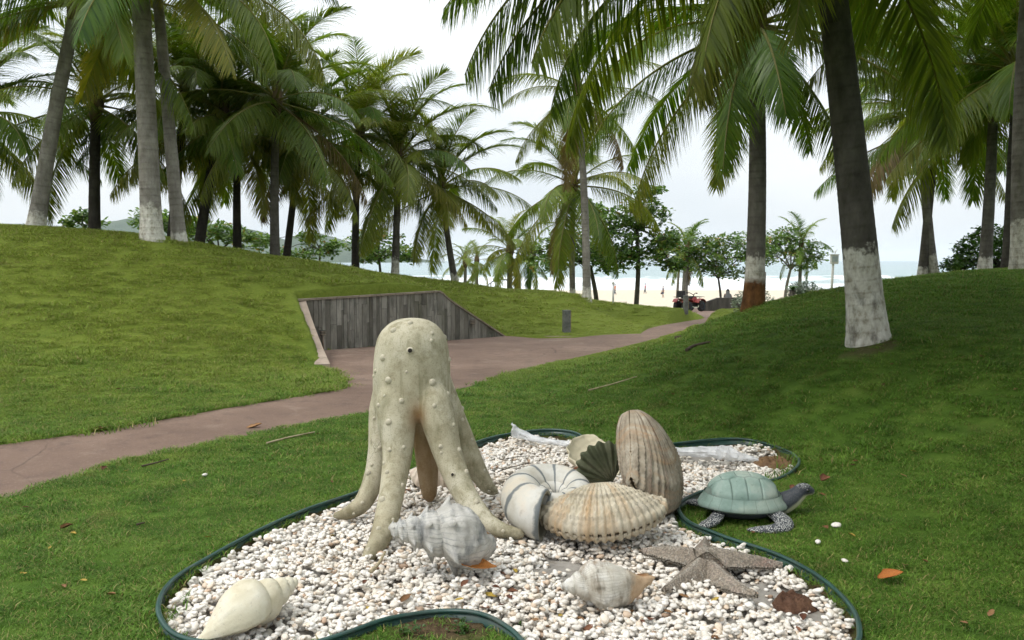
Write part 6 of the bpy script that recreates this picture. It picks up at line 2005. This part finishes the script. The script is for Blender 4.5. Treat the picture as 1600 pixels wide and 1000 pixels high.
# ------------------------------------------------------------------ quad bike
MAT_RED = weathered('red_plastic_body', [(0.3, (0.17, 0.018, 0.015)), (0.7, (0.27, 0.035, 0.028))], 3, rough=0.3, bump=0.0, spec=0.5)
MAT_BLK = weathered('black_rubber', [(0.3, (0.012, 0.012, 0.012)), (0.7, (0.03, 0.028, 0.026))], 8, rough=0.75)
MAT_BLUE = weathered('blue_wheel_rim', [(0.3, (0.03, 0.13, 0.24)), (0.7, (0.07, 0.22, 0.36))], 6, rough=0.4)
MAT_STEEL = weathered('pale_green_steel_tube', [(0.3, (0.36, 0.40, 0.28)), (0.7, (0.52, 0.55, 0.42))], 6, rough=0.4)
q0 = on_path(1077, 486.5)
quad = thing('quad_bike', 'red quad bike with blue wheel rims and a black rear box on the path end', 'quad bike', q0, (0, 0, R(38)))
quad.scale = (0.95, 0.95, 1.06)
for (wx, wy) in ((-0.62, -0.42), (-0.62, 0.42), (0.62, -0.42), (0.62, 0.42)):
    wd = 0.26 if wx < 0 else 0.22
    Mx = Matrix.Translation((wx, wy, 0.30)) @ Matrix.Rotation(math.pi / 2, 4, 'X')
    b = Build(); b.lathe([(0.17, -wd / 2), (0.25, -wd / 2), (0.295, -wd / 2 + 0.03), (0.305, -0.02), (0.285, -0.01), (0.285, 0.01), (0.305, 0.02), (0.295, wd / 2 - 0.03), (0.25, wd / 2), (0.17, wd / 2)], 24, Mx)
    w = b.build('wheel', MAT_BLK, quad, smooth=True)
    b = Build(); b.lathe([(0.03, -wd / 2 + 0.05), (0.16, -wd / 2 + 0.01), (0.175, -wd / 2 - 0.004), (0.175, wd / 2 + 0.004), (0.16, wd / 2 - 0.01), (0.03, wd / 2 - 0.05)], 20, Mx)
    b.build('rim', MAT_BLUE, w, smooth=True)
def bent_panel(name, prof, y0, y1, mat, th=0.03):
    V = []
    for x, z in prof: V += [(x, y0, z), (x, y1, z)]
    n = len(prof)
    V += [(x, y, z - th) for x, y, z in V]
    Fs = [(2 * i, 2 * i + 1, 2 * i + 3, 2 * i + 2) for i in range(n - 1)] + [(2 * n + 2 * i, 2 * n + 2 * i + 2, 2 * n + 2 * i + 3, 2 * n + 2 * i + 1) for i in range(n - 1)]
    Fs += [(2 * i, 2 * i + 2, 2 * n + 2 * i + 2, 2 * n + 2 * i) for i in range(n - 1)] + [(2 * i + 1, 2 * n + 2 * i + 1, 2 * n + 2 * i + 3, 2 * i + 3) for i in range(n - 1)]
    Fs += [(0, 2 * n, 2 * n + 1, 1), (2 * n - 2, 2 * n - 1, 4 * n - 1, 4 * n - 2)]
    b = Build(); b.add(V, Fs); return b.build(name, mat, quad, bevel=0.008)
for s in (-1, 1):
    ys = (0.22 * s, 0.56 * s)
    bent_panel('front_fender', [(0.22, 0.52), (0.36, 0.68), (0.60, 0.72), (0.82, 0.66), (0.95, 0.52)], min(ys), max(ys), MAT_RED)
    bent_panel('rear_fender', [(-0.95, 0.56), (-0.82, 0.70), (-0.58, 0.74), (-0.36, 0.68), (-0.26, 0.54)], min(ys), max(ys), MAT_RED)
    b = Build(); b.tube(catmull([(0.34, 0.42 * s, 0.36), (0.25, 0.50 * s, 0.26), (-0.20, 0.50 * s, 0.26), (-0.32, 0.42 * s, 0.38)], 5), 0.022, 8); b.build('side_bar', MAT_STEEL, quad, smooth=True)
    b = Build(); b.box((0.0, 0.36 * s, 0.27), (0.46, 0.2, 0.03)); b.build('footrest', MAT_BLK, quad, bevel=0.006)
    b = Build(); b.lathe([(0.02, 0), (0.065, 0.01), (0.075, 0.05), (0.05, 0.10)], 12, Matrix.Translation((0.98, 0.19 * s, 0.58)) @ Matrix.Rotation(-math.pi / 2, 4, 'Y')); b.build('headlight', MAT_STEEL, quad, smooth=True)
b = Build(); b.box((0.30, 0, 0.66), (0.62, 0.44, 0.26), taper=0.62); b.build('tank_cover', MAT_RED, quad, bevel=0.03)
b = Build(); b.box((0.0, 0, 0.36), (1.15, 0.34, 0.30)); b.build('engine_frame', MAT_BLK, quad, bevel=0.03)
bent_panel('seat', [(-0.62, 0.84), (-0.40, 0.84), (-0.15, 0.80), (0.05, 0.80), (0.16, 0.86)], -0.15, 0.15, MAT_BLK, 0.10)
b = Build(); b.tube(catmull([(0.22, -0.42, 1.02), (0.28, -0.22, 1.02), (0.36, -0.06, 0.94), (0.36, 0.06, 0.94), (0.28, 0.22, 1.02), (0.22, 0.42, 1.02)], 5), 0.02, 8)
b.tube([(0.36, 0, 0.94), (0.46, 0, 0.74)], 0.03, 8)
hb_ = b.build('handlebar', MAT_BLK, quad, smooth=True)
for s in (-1, 1):
    b = Build(); b.tube([(0.23, 0.30 * s, 1.02), (0.215, 0.44 * s, 1.02)], 0.03, 8); b.build('grip', MAT_BLK, hb_, smooth=True)
for nm_, x0, x1, z in (('front_rack', 0.42, 0.95, 0.80), ('rear_rack', -1.05, -0.45, 0.82)):
    b = Build()
    for k in range(5):
        yy = -0.38 + 0.19 * k
        b.tube([(x0, yy, z), (x1, yy, z)], 0.014, 6)
    for xx in (x0, (x0 + x1) / 2, x1): b.tube([(xx, -0.40, z), (xx, 0.40, z)], 0.016, 6)
    for s in (-1, 1): b.tube([((x0 + x1) / 2, 0.26 * s, z), ((x0 + x1) / 2, 0.24 * s, z - 0.16)], 0.016, 6)
    b.build(nm_, MAT_BLK, quad, smooth=True)
b = Build(); b.box((-0.74, 0.05, 1.00), (0.36, 0.42, 0.32), taper=0.9); tbx = b.build('top_box', MAT_BLK, quad, bevel=0.04)
b = Build(); b.tube(catmull([(1.02, -0.34, 0.45), (1.08, -0.2, 0.62), (1.08, 0.2, 0.62), (1.02, 0.34, 0.45)], 5), 0.02, 8); b.build('bumper', MAT_BLK, quad, smooth=True)

# ------------------------------------------------------------------ people on the beach
def skin_body(name, nodes, edges, mat, parent, sub=1):
    me = bpy.data.meshes.new(name)
    me.from_pydata([n[:3] for n in nodes], edges, [])
    o = bpy.data.objects.new('tmp', me); COL.objects.link(o)
    o.modifiers.new('k', 'SKIN')
    sv = me.skin_vertices[0].data
    for i, n in enumerate(nodes):
        sv[i].radius = (n[3], n[4] if len(n) > 4 else n[3])
        sv[i].use_root = (i == 0)
    s = o.modifiers.new('s', 'SUBSURF'); s.levels = s.render_levels = sub
    dg = bpy.context.evaluated_depsgraph_get()
    out = bpy.data.meshes.new_from_object(o.evaluated_get(dg))
    bpy.data.objects.remove(o, do_unlink=True)
    for p in out.polygons: p.use_smooth = True
    out.name = name
    return obj(name, out, mat, parent)
MAT_SKIN = weathered('skin', [(0.3, (0.30, 0.175, 0.115)), (0.7, (0.36, 0.215, 0.15))], 4, rough=0.55, bump=0.0)
MAT_HAIR = weathered('dark_hair', [(0.3, (0.012, 0.010, 0.009)), (0.7, (0.03, 0.024, 0.02))], 10)
def cloth(name, c):
    return weathered(name, [(0.3, tuple(v * 0.8 for v in c)), (0.7, c)], 6, rough=0.85)
def person(label, loc, rz, shirt, legs_c, stride=0.22, arms=((0.05, -0.04), (-0.05, 0.06)), long_trousers=True, seated=False):
    t = thing('person', label, 'person', loc, (0, 0, rz))
    hip = 0.93 if not seated else 0.16
    # x = forward, y = left
    H = [(0, 0, hip, 0.125, 0.10)]
    def add(n, par):
        nodes.append(n); edges.append((par, len(nodes) - 1)); return len(nodes) - 1
    nodes, edges = H, []
    w = add((0.0, 0, hip + 0.17, 0.12, 0.09), 0)
    ch = add((0.01, 0, hip + 0.38, 0.145, 0.10), w)
    nk = add((0.015, 0, hip + 0.53, 0.055), ch)
    hd = add((0.03, 0, hip + 0.63, 0.075, 0.085), nk)
    tp_n = add((0.025, 0, hip + 0.74, 0.075, 0.085), hd)
    joints = {}
    for s in (-1, 1):
        ax, bx = arms[0] if s > 0 else arms[1]
        sh = add((0.0, 0.17 * s, hip + 0.47, 0.052), ch)
        el_ = add((ax, 0.225 * s, hip + 0.20, 0.040), sh)
        wr = add((ax + bx + 0.06, 0.225 * s, hip - 0.03, 0.028), el_)
        ha = add((ax + bx + 0.08, 0.225 * s, hip - 0.10, 0.032, 0.018), wr)
        joints[s] = nodes[ha][:3]
        if seated:
            kn = add((0.42, 0.11 * s, hip + 0.12, 0.062), 0); an = add((0.50, 0.11 * s, hip - 0.26, 0.04), kn); ft = add((0.62, 0.11 * s, hip - 0.31, 0.032), an)
        else:
            d = stride * s
            hp = add((0.01, 0.085 * s, hip - 0.10, 0.085), 0)
            kn = add((0.05 + d * 0.5, 0.09 * s, hip - 0.46, 0.056), hp)
            an = add((d * (1.0 if d > 0 else 1.25), 0.09 * s, 0.085 if d >= 0 else 0.12, 0.038), kn)
            ft = add((d * (1.0 if d > 0 else 1.25) + 0.14, 0.10 * s, 0.035, 0.032), an)
    body = skin_body('body', nodes, edges, MAT_SKIN, t)
    # fingers, nose and ears on the same continuous figure
    bm = bmesh.new(); bm.from_mesh(body.data)
    def little(p0, p1, r0, r1):
        V, _ = tube_rings(np.array([p0, p1], float), np.array([r0, r1]), 5)
        vs = [bm.verts.new(v) for v in V]
        for k in range(5): bm.faces.new([vs[k], vs[(k + 1) % 5], vs[5 + (k + 1) % 5], vs[5 + k]])
        bm.faces.new(vs[5:])
    for s in (-1, 1):
        hx, hy, hz = joints[s]
        for k, ln in enumerate((0.065, 0.075, 0.07, 0.055)):
            little((hx - 0.028 + 0.019 * k, hy, hz - 0.02), (hx - 0.022 + 0.017 * k, hy - 0.012 * s, hz - 0.02 - ln), 0.009, 0.006)
        little((hx + 0.02, hy, hz + 0.02), (hx + 0.06, hy - 0.01 * s, hz - 0.02), 0.010, 0.007)
        little((0.02, 0.075 * s, hip + 0.64), (0.0, 0.10 * s, hip + 0.66), 0.022, 0.016)
    little((0.10, 0, hip + 0.665), (0.135, 0, hip + 0.645), 0.018, 0.012)
    bm.to_mesh(body.data); bm.free()
    for p in body.data.polygons: p.use_smooth = True
    # hair cap
    V, Fs = ellipsoid_piece((0.005, 0, hip + 0.735), (0.098, 0.09, 0.085), n=12)
    b = Build(); b.add(V, Fs); b.build('hair', MAT_HAIR, t, smooth=True)
    # shirt and trousers follow the same joints
    sn, se = [(0, 0, hip - 0.02, 0.15, 0.125), (0, 0, hip + 0.17, 0.145, 0.115), (0.01, 0, hip + 0.40, 0.165, 0.12), (0.012, 0, hip + 0.49, 0.09)], [(0, 1), (1, 2), (2, 3)]
    for s in (-1, 1):
        ax, bx = arms[0] if s > 0 else arms[1]
        sn += [(0.0, 0.175 * s, hip + 0.47, 0.068), (ax * 0.7, 0.21 * s, hip + 0.28, 0.06)]
        se += [(2, len(sn) - 2), (len(sn) - 2, len(sn) - 1)]
    skin_body('shirt', sn, se, cloth('shirt_cloth', shirt), t)
    if not seated:
        ln, le = [(0, 0, hip + 0.04, 0.145, 0.115)], []
        for s in (-1, 1):
            d = stride * s
            ln += [(0.01, 0.088 * s, hip - 0.12, 0.105), (0.05 + d * 0.5, 0.09 * s, hip - 0.46, 0.078)]
            le += [(0, len(ln) - 2), (len(ln) - 2, len(ln) - 1)]
            if long_trousers:
                ln += [(d * (1.0 if d > 0 else 1.25), 0.09 * s, 0.16, 0.06)]
                le += [(len(ln) - 2, len(ln) - 1)]
        skin_body('trousers', ln, le, cloth('trouser_cloth', legs_c), t)
    return t
def beach_spot(u, v):
    p = ground_hit(u, v, 60.0, 176.0)
    return p
person('person in an orange top and dark trousers walking on the sand', beach_spot(961, 461.5), R(200), (0.62, 0.20, 0.08), (0.07, 0.09, 0.12), 0.20)
person('person in a red top striding along the waterline', beach_spot(1008, 459.5), R(170), (0.45, 0.05, 0.07), (0.06, 0.06, 0.08), 0.16)
bagp = person('person in pale top and dark shorts walking beyond the quad bike, holding a bag', beach_spot(1036, 465.5), R(215), (0.34, 0.33, 0.35), (0.08, 0.09, 0.13), 0.22, long_trousers=False)
bl = bagp.location
bag = thing('hand_bag', 'small dark bag held by the walker in dark shorts', 'bag', bl + Vector((-0.20, 0.22, 0.55)))
MAT_BAG = cloth('bag_cloth', (0.06, 0.05, 0.06))
b = Build(); b.box((0, 0, 0.08), (0.22, 0.10, 0.22), taper=0.8); b.build('pouch', MAT_BAG, bag, bevel=0.03)
b = Build(); b.tube(catmull([(-0.07, 0, 0.17), (-0.04, 0, 0.27), (0.04, 0, 0.27), (0.07, 0, 0.17)], 5), 0.008, 6); b.build('strap', MAT_BAG, bag, smooth=True)
sp_ = Vector((at(1137, 466, 51.7).x, 51.7, z1 - 0.42))
seat = person('person wrapped in grey sitting behind the low dark wall facing the sea', sp_ - Vector((0, 0, 0.03)), R(90), (0.13, 0.13, 0.125), (0.1, 0.1, 0.1), seated=True)
V, Fs = [], []
for i, (q, r0) in enumerate([(0.0, 0.30), (0.15, 0.27), (0.35, 0.23), (0.55, 0.17), (0.66, 0.12), (0.76, 0.115), (0.86, 0.08), (0.90, 0.02)]):
    for k in range(18):
        a = 2 * math.pi * k / 18
        rr_ = r0 * (1 + 0.07 * math.sin(k * 2.1 + i))
        V.append((0.0 + rr_ * 0.8 * math.cos(a), rr_ * math.sin(a), q + 0.06))
b = Build(); b.add(V, [tuple(f_) for f_ in grid_faces(8, 18, wrap_v=True)] + [tuple(7 * 18 + k for k in range(18))]); b.build('wrap', cloth('grey_wrap', (0.13, 0.13, 0.125)), seat, smooth=True)

# ------------------------------------------------------------------ plastic film on the pebbles
def make_film():
    m = Mat('clear_plastic_film')
    co = m.oco()
    n1 = m.noise(co, 9, 6, 0.6)
    b = m.n('ShaderNodeBsdfPrincipled', {'Base Color': (0.80, 0.81, 0.82, 1), 'Roughness': 0.25, 'Specular IOR Level': 0.6, 'Normal': m.bump(m.noise(co, 22, 5, 0.7), 0.6, 0.01)})
    tr = m.n('ShaderNodeBsdfTransparent', {'Color': (0.93, 0.94, 0.95, 1)})
    m.t.links.new(m.n('ShaderNodeMixShader', {0: m.ramp(n1, [(0.3, 0.35), (0.7, 0.72)]), 1: tr, 2: b}), m.out.inputs['Surface'])
    return m.m
MAT_FILM = make_film()
def film(label, px, widths, seed, lift):
    """Crumpled film tube along pixel points; heights above the stones in lift."""
    C = catmull([tuple(on_z(u, v, h)) for (u, v), h in zip(px, lift)], 7)
    n = len(C)
    w = np.interp(np.linspace(0, 1, n), np.linspace(0, 1, len(widths)), widths)
    V = []
    for i in range(n):
        for k in range(13):
            a = 2 * math.pi * k / 13
            e = 1 + 0.55 * float(fbm(i * 0.35 + seed, k * 0.9, seed, 3))
            V.append(C[i] + np.array([0.12 * w[i] * math.sin(a * 3 + i), w[i] * math.cos(a) * e * 0.75, w[i] * 0.62 * math.sin(a) * e]))
    me = mesh_np('film', np.array(V), grid_faces(n, 13, wrap_v=True), False)
    o = obj('plastic_film', me, MAT_FILM)
    return tag(o, label, 'plastic')
film('twisted clear plastic film on the pebbles near the bed\'s far edge', [(800, 672), (812, 677), (835, 686), (862, 690), (890, 694)], [0.095, 0.075, 0.04, 0.034, 0.045], 3.0, [0.13, 0.10, 0.065, 0.06, 0.06])
film('flat crumpled clear plastic sheet right of the standing clam', [(1044, 705), (1075, 706), (1110, 706), (1135, 708), (1165, 715), (1185, 718)], [0.05, 0.055, 0.07, 0.09, 0.04, 0.015], 7.0, [0.06, 0.06, 0.075, 0.07, 0.05, 0.04])

# ------------------------------------------------------------------ fallen leaves, sticks and stray stones
def leaf_litter_mat(name, a_, b_):
    m = Mat(name)
    rnd = m.n('ShaderNodeObjectInfo', out=5)
    c = m.mix(rnd, a_, b_)
    c = m.mix(m.ramp(m.noise(m.oco(), 30, 5, 0.7), [(0.45, 0.0), (0.7, 0.6)]), c, (0.05, 0.028, 0.014))
    return m.finish(c, 0.7, m.bump(m.noise(m.oco(), 40, 4, 0.6), 0.4, 0.004), 0.3)
MAT_LB = leaf_litter_mat('dry_brown_leaf', (0.16, 0.075, 0.028), (0.34, 0.19, 0.085))
MAT_LR = leaf_litter_mat('reddish_dry_leaf', (0.11, 0.042, 0.024), (0.25, 0.11, 0.06))
MAT_LO = leaf_litter_mat('orange_leaf', (0.42, 0.14, 0.03), (0.50, 0.20, 0.05))
MAT_LY = leaf_litter_mat('yellow_leaf', (0.42, 0.30, 0.05), (0.50, 0.36, 0.08))
def leaf_mesh(seed, curl):
    r = np.random.default_rng(seed)
    s, c = np.meshgrid(np.linspace(0, 1, 9), np.linspace(-1, 1, 5), indexing='ij')
    w = 0.30 * np.sin(np.pi * np.clip(s, 0.02, 0.98) ** 0.85) ** 0.8
    w = w * (1 + 0.12 * r.normal(0, 1, s.shape) * (np.abs(c) > 0.9))
    x = (s - 0.5) * (1 - 0.15 * curl)
    y = c * w * (1 - 0.35 * curl)
    z = curl * (0.22 * c ** 2 * w / 0.3 + 0.25 * (s - 0.5) ** 2) + 0.04 * fbm(s * 3 + seed, c * 2, seed, 2) + 0.02
    V = np.stack([x, y, z], -1).reshape(-1, 3)
    V2 = V - np.array([0, 0, 0.012])
    N = len(V)
    f = grid_faces(9, 5)
    ed = [i * 5 for i in range(9)] + [8 * 5 + j for j in range(1, 5)] + [i * 5 + 4 for i in range(7, -1, -1)] + [3, 2, 1]
    ef = np.array([[ed[i], ed[(i + 1) % len(ed)], ed[(i + 1) % len(ed)] + N, ed[i] + N] for i in range(len(ed))])
    return np.concatenate([V, V2]), np.concatenate([f, f[:, ::-1] + N, ef])
_lm = {}
def leaf_me(k, curl, mat):
    key = (k, curl, mat.name)
    if key not in _lm:
        V, F_ = leaf_mesh(k, curl)
        _lm[key] = mesh_np('fallen_leaf', V, F_); _lm[key].materials.append(mat)
    return _lm[key]
lr = random.Random(9)
def drop_leaf(p, size, mat, label, group=None, curl=0.8, rz=None, k=None):
    o = obj('fallen_leaf', leaf_me(k if k is not None else lr.randrange(4), curl, mat), None, loc=p, rot=(lr.uniform(-.3, .3), lr.uniform(-.3, .3), rz if rz is not None else lr.uniform(0, 6.28)), scale=size)
    return tag(o, label, 'leaf', group)
def lawn_pt(u, v, dz=0.012):
    p = ground_hit(u, v)
    if abs(float(poly_sd(np.array([p.x]), np.array([p.y]), path_poly)[0])) > 0 and float(poly_sd(np.array([p.x]), np.array([p.y]), path_poly)[0]) < 0:
        p = on_path(u, v); dz = 0.006
    return Vector((p.x, p.y, p.z + dz))
drop_leaf(lawn_pt(105, 835, 0.03), 0.085, MAT_LB, 'curled tan leaf on the lawn at the far left', curl=1.0, rz=0.9)
drop_leaf(lawn_pt(397, 668), 0.17, MAT_LB, 'tan leaf lying in the middle of the path', curl=0.6, rz=0.1)
drop_leaf(lawn_pt(152, 676), 0.15, MAT_LB, 'tan leaf on the upper edge of the path at the left', curl=0.5, rz=0.2)
drop_leaf(lawn_pt(1391, 916, 0.035), 0.145, MAT_LO, 'bright orange leaf on the dark grass right of the bed', curl=0.6, rz=0.1)
drop_leaf(lawn_pt(1288, 760, 0.04), 0.15, MAT_LR, 'dark brown curled leaf on the grass by the turtle\'s head', curl=1.0, rz=0.8)
drop_leaf(lawn_pt(1238, 772, 0.03), 0.10, MAT_LR, 'reddish leaf poking up behind the turtle\'s neck', curl=0.8, rz=1.4)
drop_leaf(lawn_pt(1290, 835, 0.03), 0.07, MAT_LB, 'brown leaf on the grass right of the turtle\'s front flipper', curl=0.6)
drop_leaf(lawn_pt(163, 738, 0.02), 0.07, MAT_LR, 'small reddish leaf on the grass just below the path', curl=0.8)
drop_leaf(Vector(on_z(748, 886, 0.06)), 0.20, MAT_LO, 'orange leaf under the spiky whelk shell', curl=0.5, rz=0.3)
drop_leaf(Vector(on_z(905, 733, 0.10)), 0.10, MAT_LR, 'dark leaf lying in the open half shell', curl=0.8, rz=0.3)
for i in range(52):
    for _ in range(20):
        u, v = lr.uniform(10, 1590), lr.uniform(560, 990)
        p = lawn_pt(u, v, 0.02)
        q = np.array([p.x]), np.array([p.y])
        if poly_sd(*q, bed_poly)[0] > 0.06 and poly_sd(*q, path_poly)[0] > 0.05: break
    drop_leaf(p, lr.uniform(0.028, 0.06), lr.choice((MAT_LB, MAT_LB, MAT_LR, MAT_LY)), 'small dry leaf lying on the lawn', 'small leaves scattered on the lawn', lr.choice((0.5, 0.9)))
for i in range(64):
    for _ in range(20):
        if i < 44: u, v = lr.gauss(740, 160), lr.gauss(930, 40)
        else: u, v = lr.uniform(300, 1320), lr.uniform(700, 990)
        p = on_z(u, v, 0.045)
        if poly_sd(np.array([p.x]), np.array([p.y]), bed_poly)[0] < -0.05: break
    p = Vector((p.x, p.y, top_z(p.x, p.y, 0.02) + 0.004))
    drop_leaf(p, lr.uniform(0.035, 0.078), lr.choice((MAT_LR, MAT_LR, MAT_LR, MAT_LB, MAT_LY)), 'small reddish dry leaf among the white pebbles', 'small leaves among the pebbles', lr.choice((0.5, 0.9)))

MAT_STICK = weathered('pale_dry_stick', [(0.3, (0.26, 0.21, 0.12)), (0.7, (0.46, 0.39, 0.26))], 10)
MAT_DSTICK = weathered('dark_stick', [(0.3, (0.045, 0.035, 0.025)), (0.7, (0.12, 0.09, 0.06))], 10)
def stick(label, px, rad, mat, z=None, name='stick'):
    P = [lawn_pt(u, v, rad + 0.012) if z is None else Vector(on_z(u, v, z)) for u, v in px]
    c = P[0].copy()
    b = Build(); pts_ = catmull([tuple(p - c) for p in P], 6)
    b.tube(pts_, np.linspace(rad, rad * 0.55, len(pts_)), 7)
    return tag(b.build(name, mat, smooth=True, loc=c), label, 'stick')
stick('long pale stick on the shaded grass above the bed', [(920, 613), (955, 604), (995, 592)], 0.011, MAT_STICK)
stick('dark broken branch on the grass below the rusty palm', [(1073, 552), (1085, 545), (1110, 539)], 0.026, MAT_DSTICK)
stick('short dark twig high on the right slope above the broken branch', [(1055, 533), (1064, 530)], 0.03, MAT_DSTICK)
stick('long tan stick on the grass between path and bed', [(417, 697), (455, 688), (492, 680)], 0.010, MAT_STICK)
stick('thin dark stick on the grass left below the path', [(222, 734), (245, 728), (264, 722)], 0.008, MAT_DSTICK)
stick('short dark twig on the grass at the left', [(214, 826), (226, 822)], 0.008, MAT_DSTICK)
stick('upright pale sliver of bark leaning at the front tentacle tip', [(580, 893), (592, 880), (602, 862)], 0.011, MAT_STICK, z=0.07, name='bark_sliver')
stick('thin curved twig on the pebbles left of the ammonite, upper one', [(790, 717), (808, 714), (828, 712)], 0.004, MAT_DSTICK, z=0.06, name='twig')
stick('thin curved twig on the pebbles left of the ammonite, lower one', [(778, 737), (800, 730), (822, 725), (840, 726)], 0.004, MAT_DSTICK, z=0.065, name='twig')
for k, (u, v, s, lab) in enumerate([(1306, 826, 0.026, 'white pebble stray on the grass far right of the turtle'), (1278, 851, 0.022, 'white elongated pebble on the grass below the turtle\'s head'), (1320, 882, 0.020, 'white pebble on the grass beyond the bed\'s right edge'),
        (1226, 824, 0.016, 'tiny white pebble by the turtle\'s front flipper'), (320, 745, 0.022, 'white pebble on the lawn left of the bed below the path')]):
    p = lawn_pt(u, v, 0.012)
    tag(obj('stray_pebble', peb_me[k], None, loc=p, rot=(0, 0, k), scale=s), lab, 'pebble')
# weeds at the near notch of the edging
for k, (u, v, lab) in enumerate([(722, 990, 'small green weed on the bare soil at the near edge'), (806, 992, 'small green weed growing by the edging where it leaves the picture'), (640, 997, 'small weed in the grass below the near edging')]):
    p = ground_hit(u, v)
    w = thing('weed', lab, 'plant', p)
    r = np.random.default_rng(80 + k)
    cl = [(r.normal(0, 0.03), r.normal(0, 0.025), r.uniform(0.005, 0.035)) for _ in range(14)]
    leaf_cloud('leaves', cl, 0.022, 6, r, MAT_HEDGE, w)
    b = Build()
    for c in cl[:6]: b.tube([(0, 0, -0.01), c], [0.002, 0.001], 4)
    b.build('stem', MAT_HEDGE, w)

# ------------------------------------------------------------------ sea haze: one even body of air over the whole scene
hz = Build()
hz.box((0, 10200, 96), (19200, 20700, 212))
hz_m = bpy.data.materials.new('sea_haze'); hz_m.use_nodes = True
hz_m.node_tree.nodes.clear()
_o = hz_m.node_tree.nodes.new('ShaderNodeOutputMaterial')
_v = hz_m.node_tree.nodes.new('ShaderNodeVolumePrincipled')
_v.inputs['Color'].default_value = (0.93, 0.96, 1.0, 1)
_v.inputs['Density'].default_value = 0.00009
_v.inputs['Anisotropy'].default_value = 0.1
hz_m.node_tree.links.new(_v.outputs[0], _o.inputs['Volume'])
tag(hz.build('haze', hz_m), 'thin pale sea haze over the bay', 'haze', kind='stuff')
SC.cycles.volume_bounces = 1
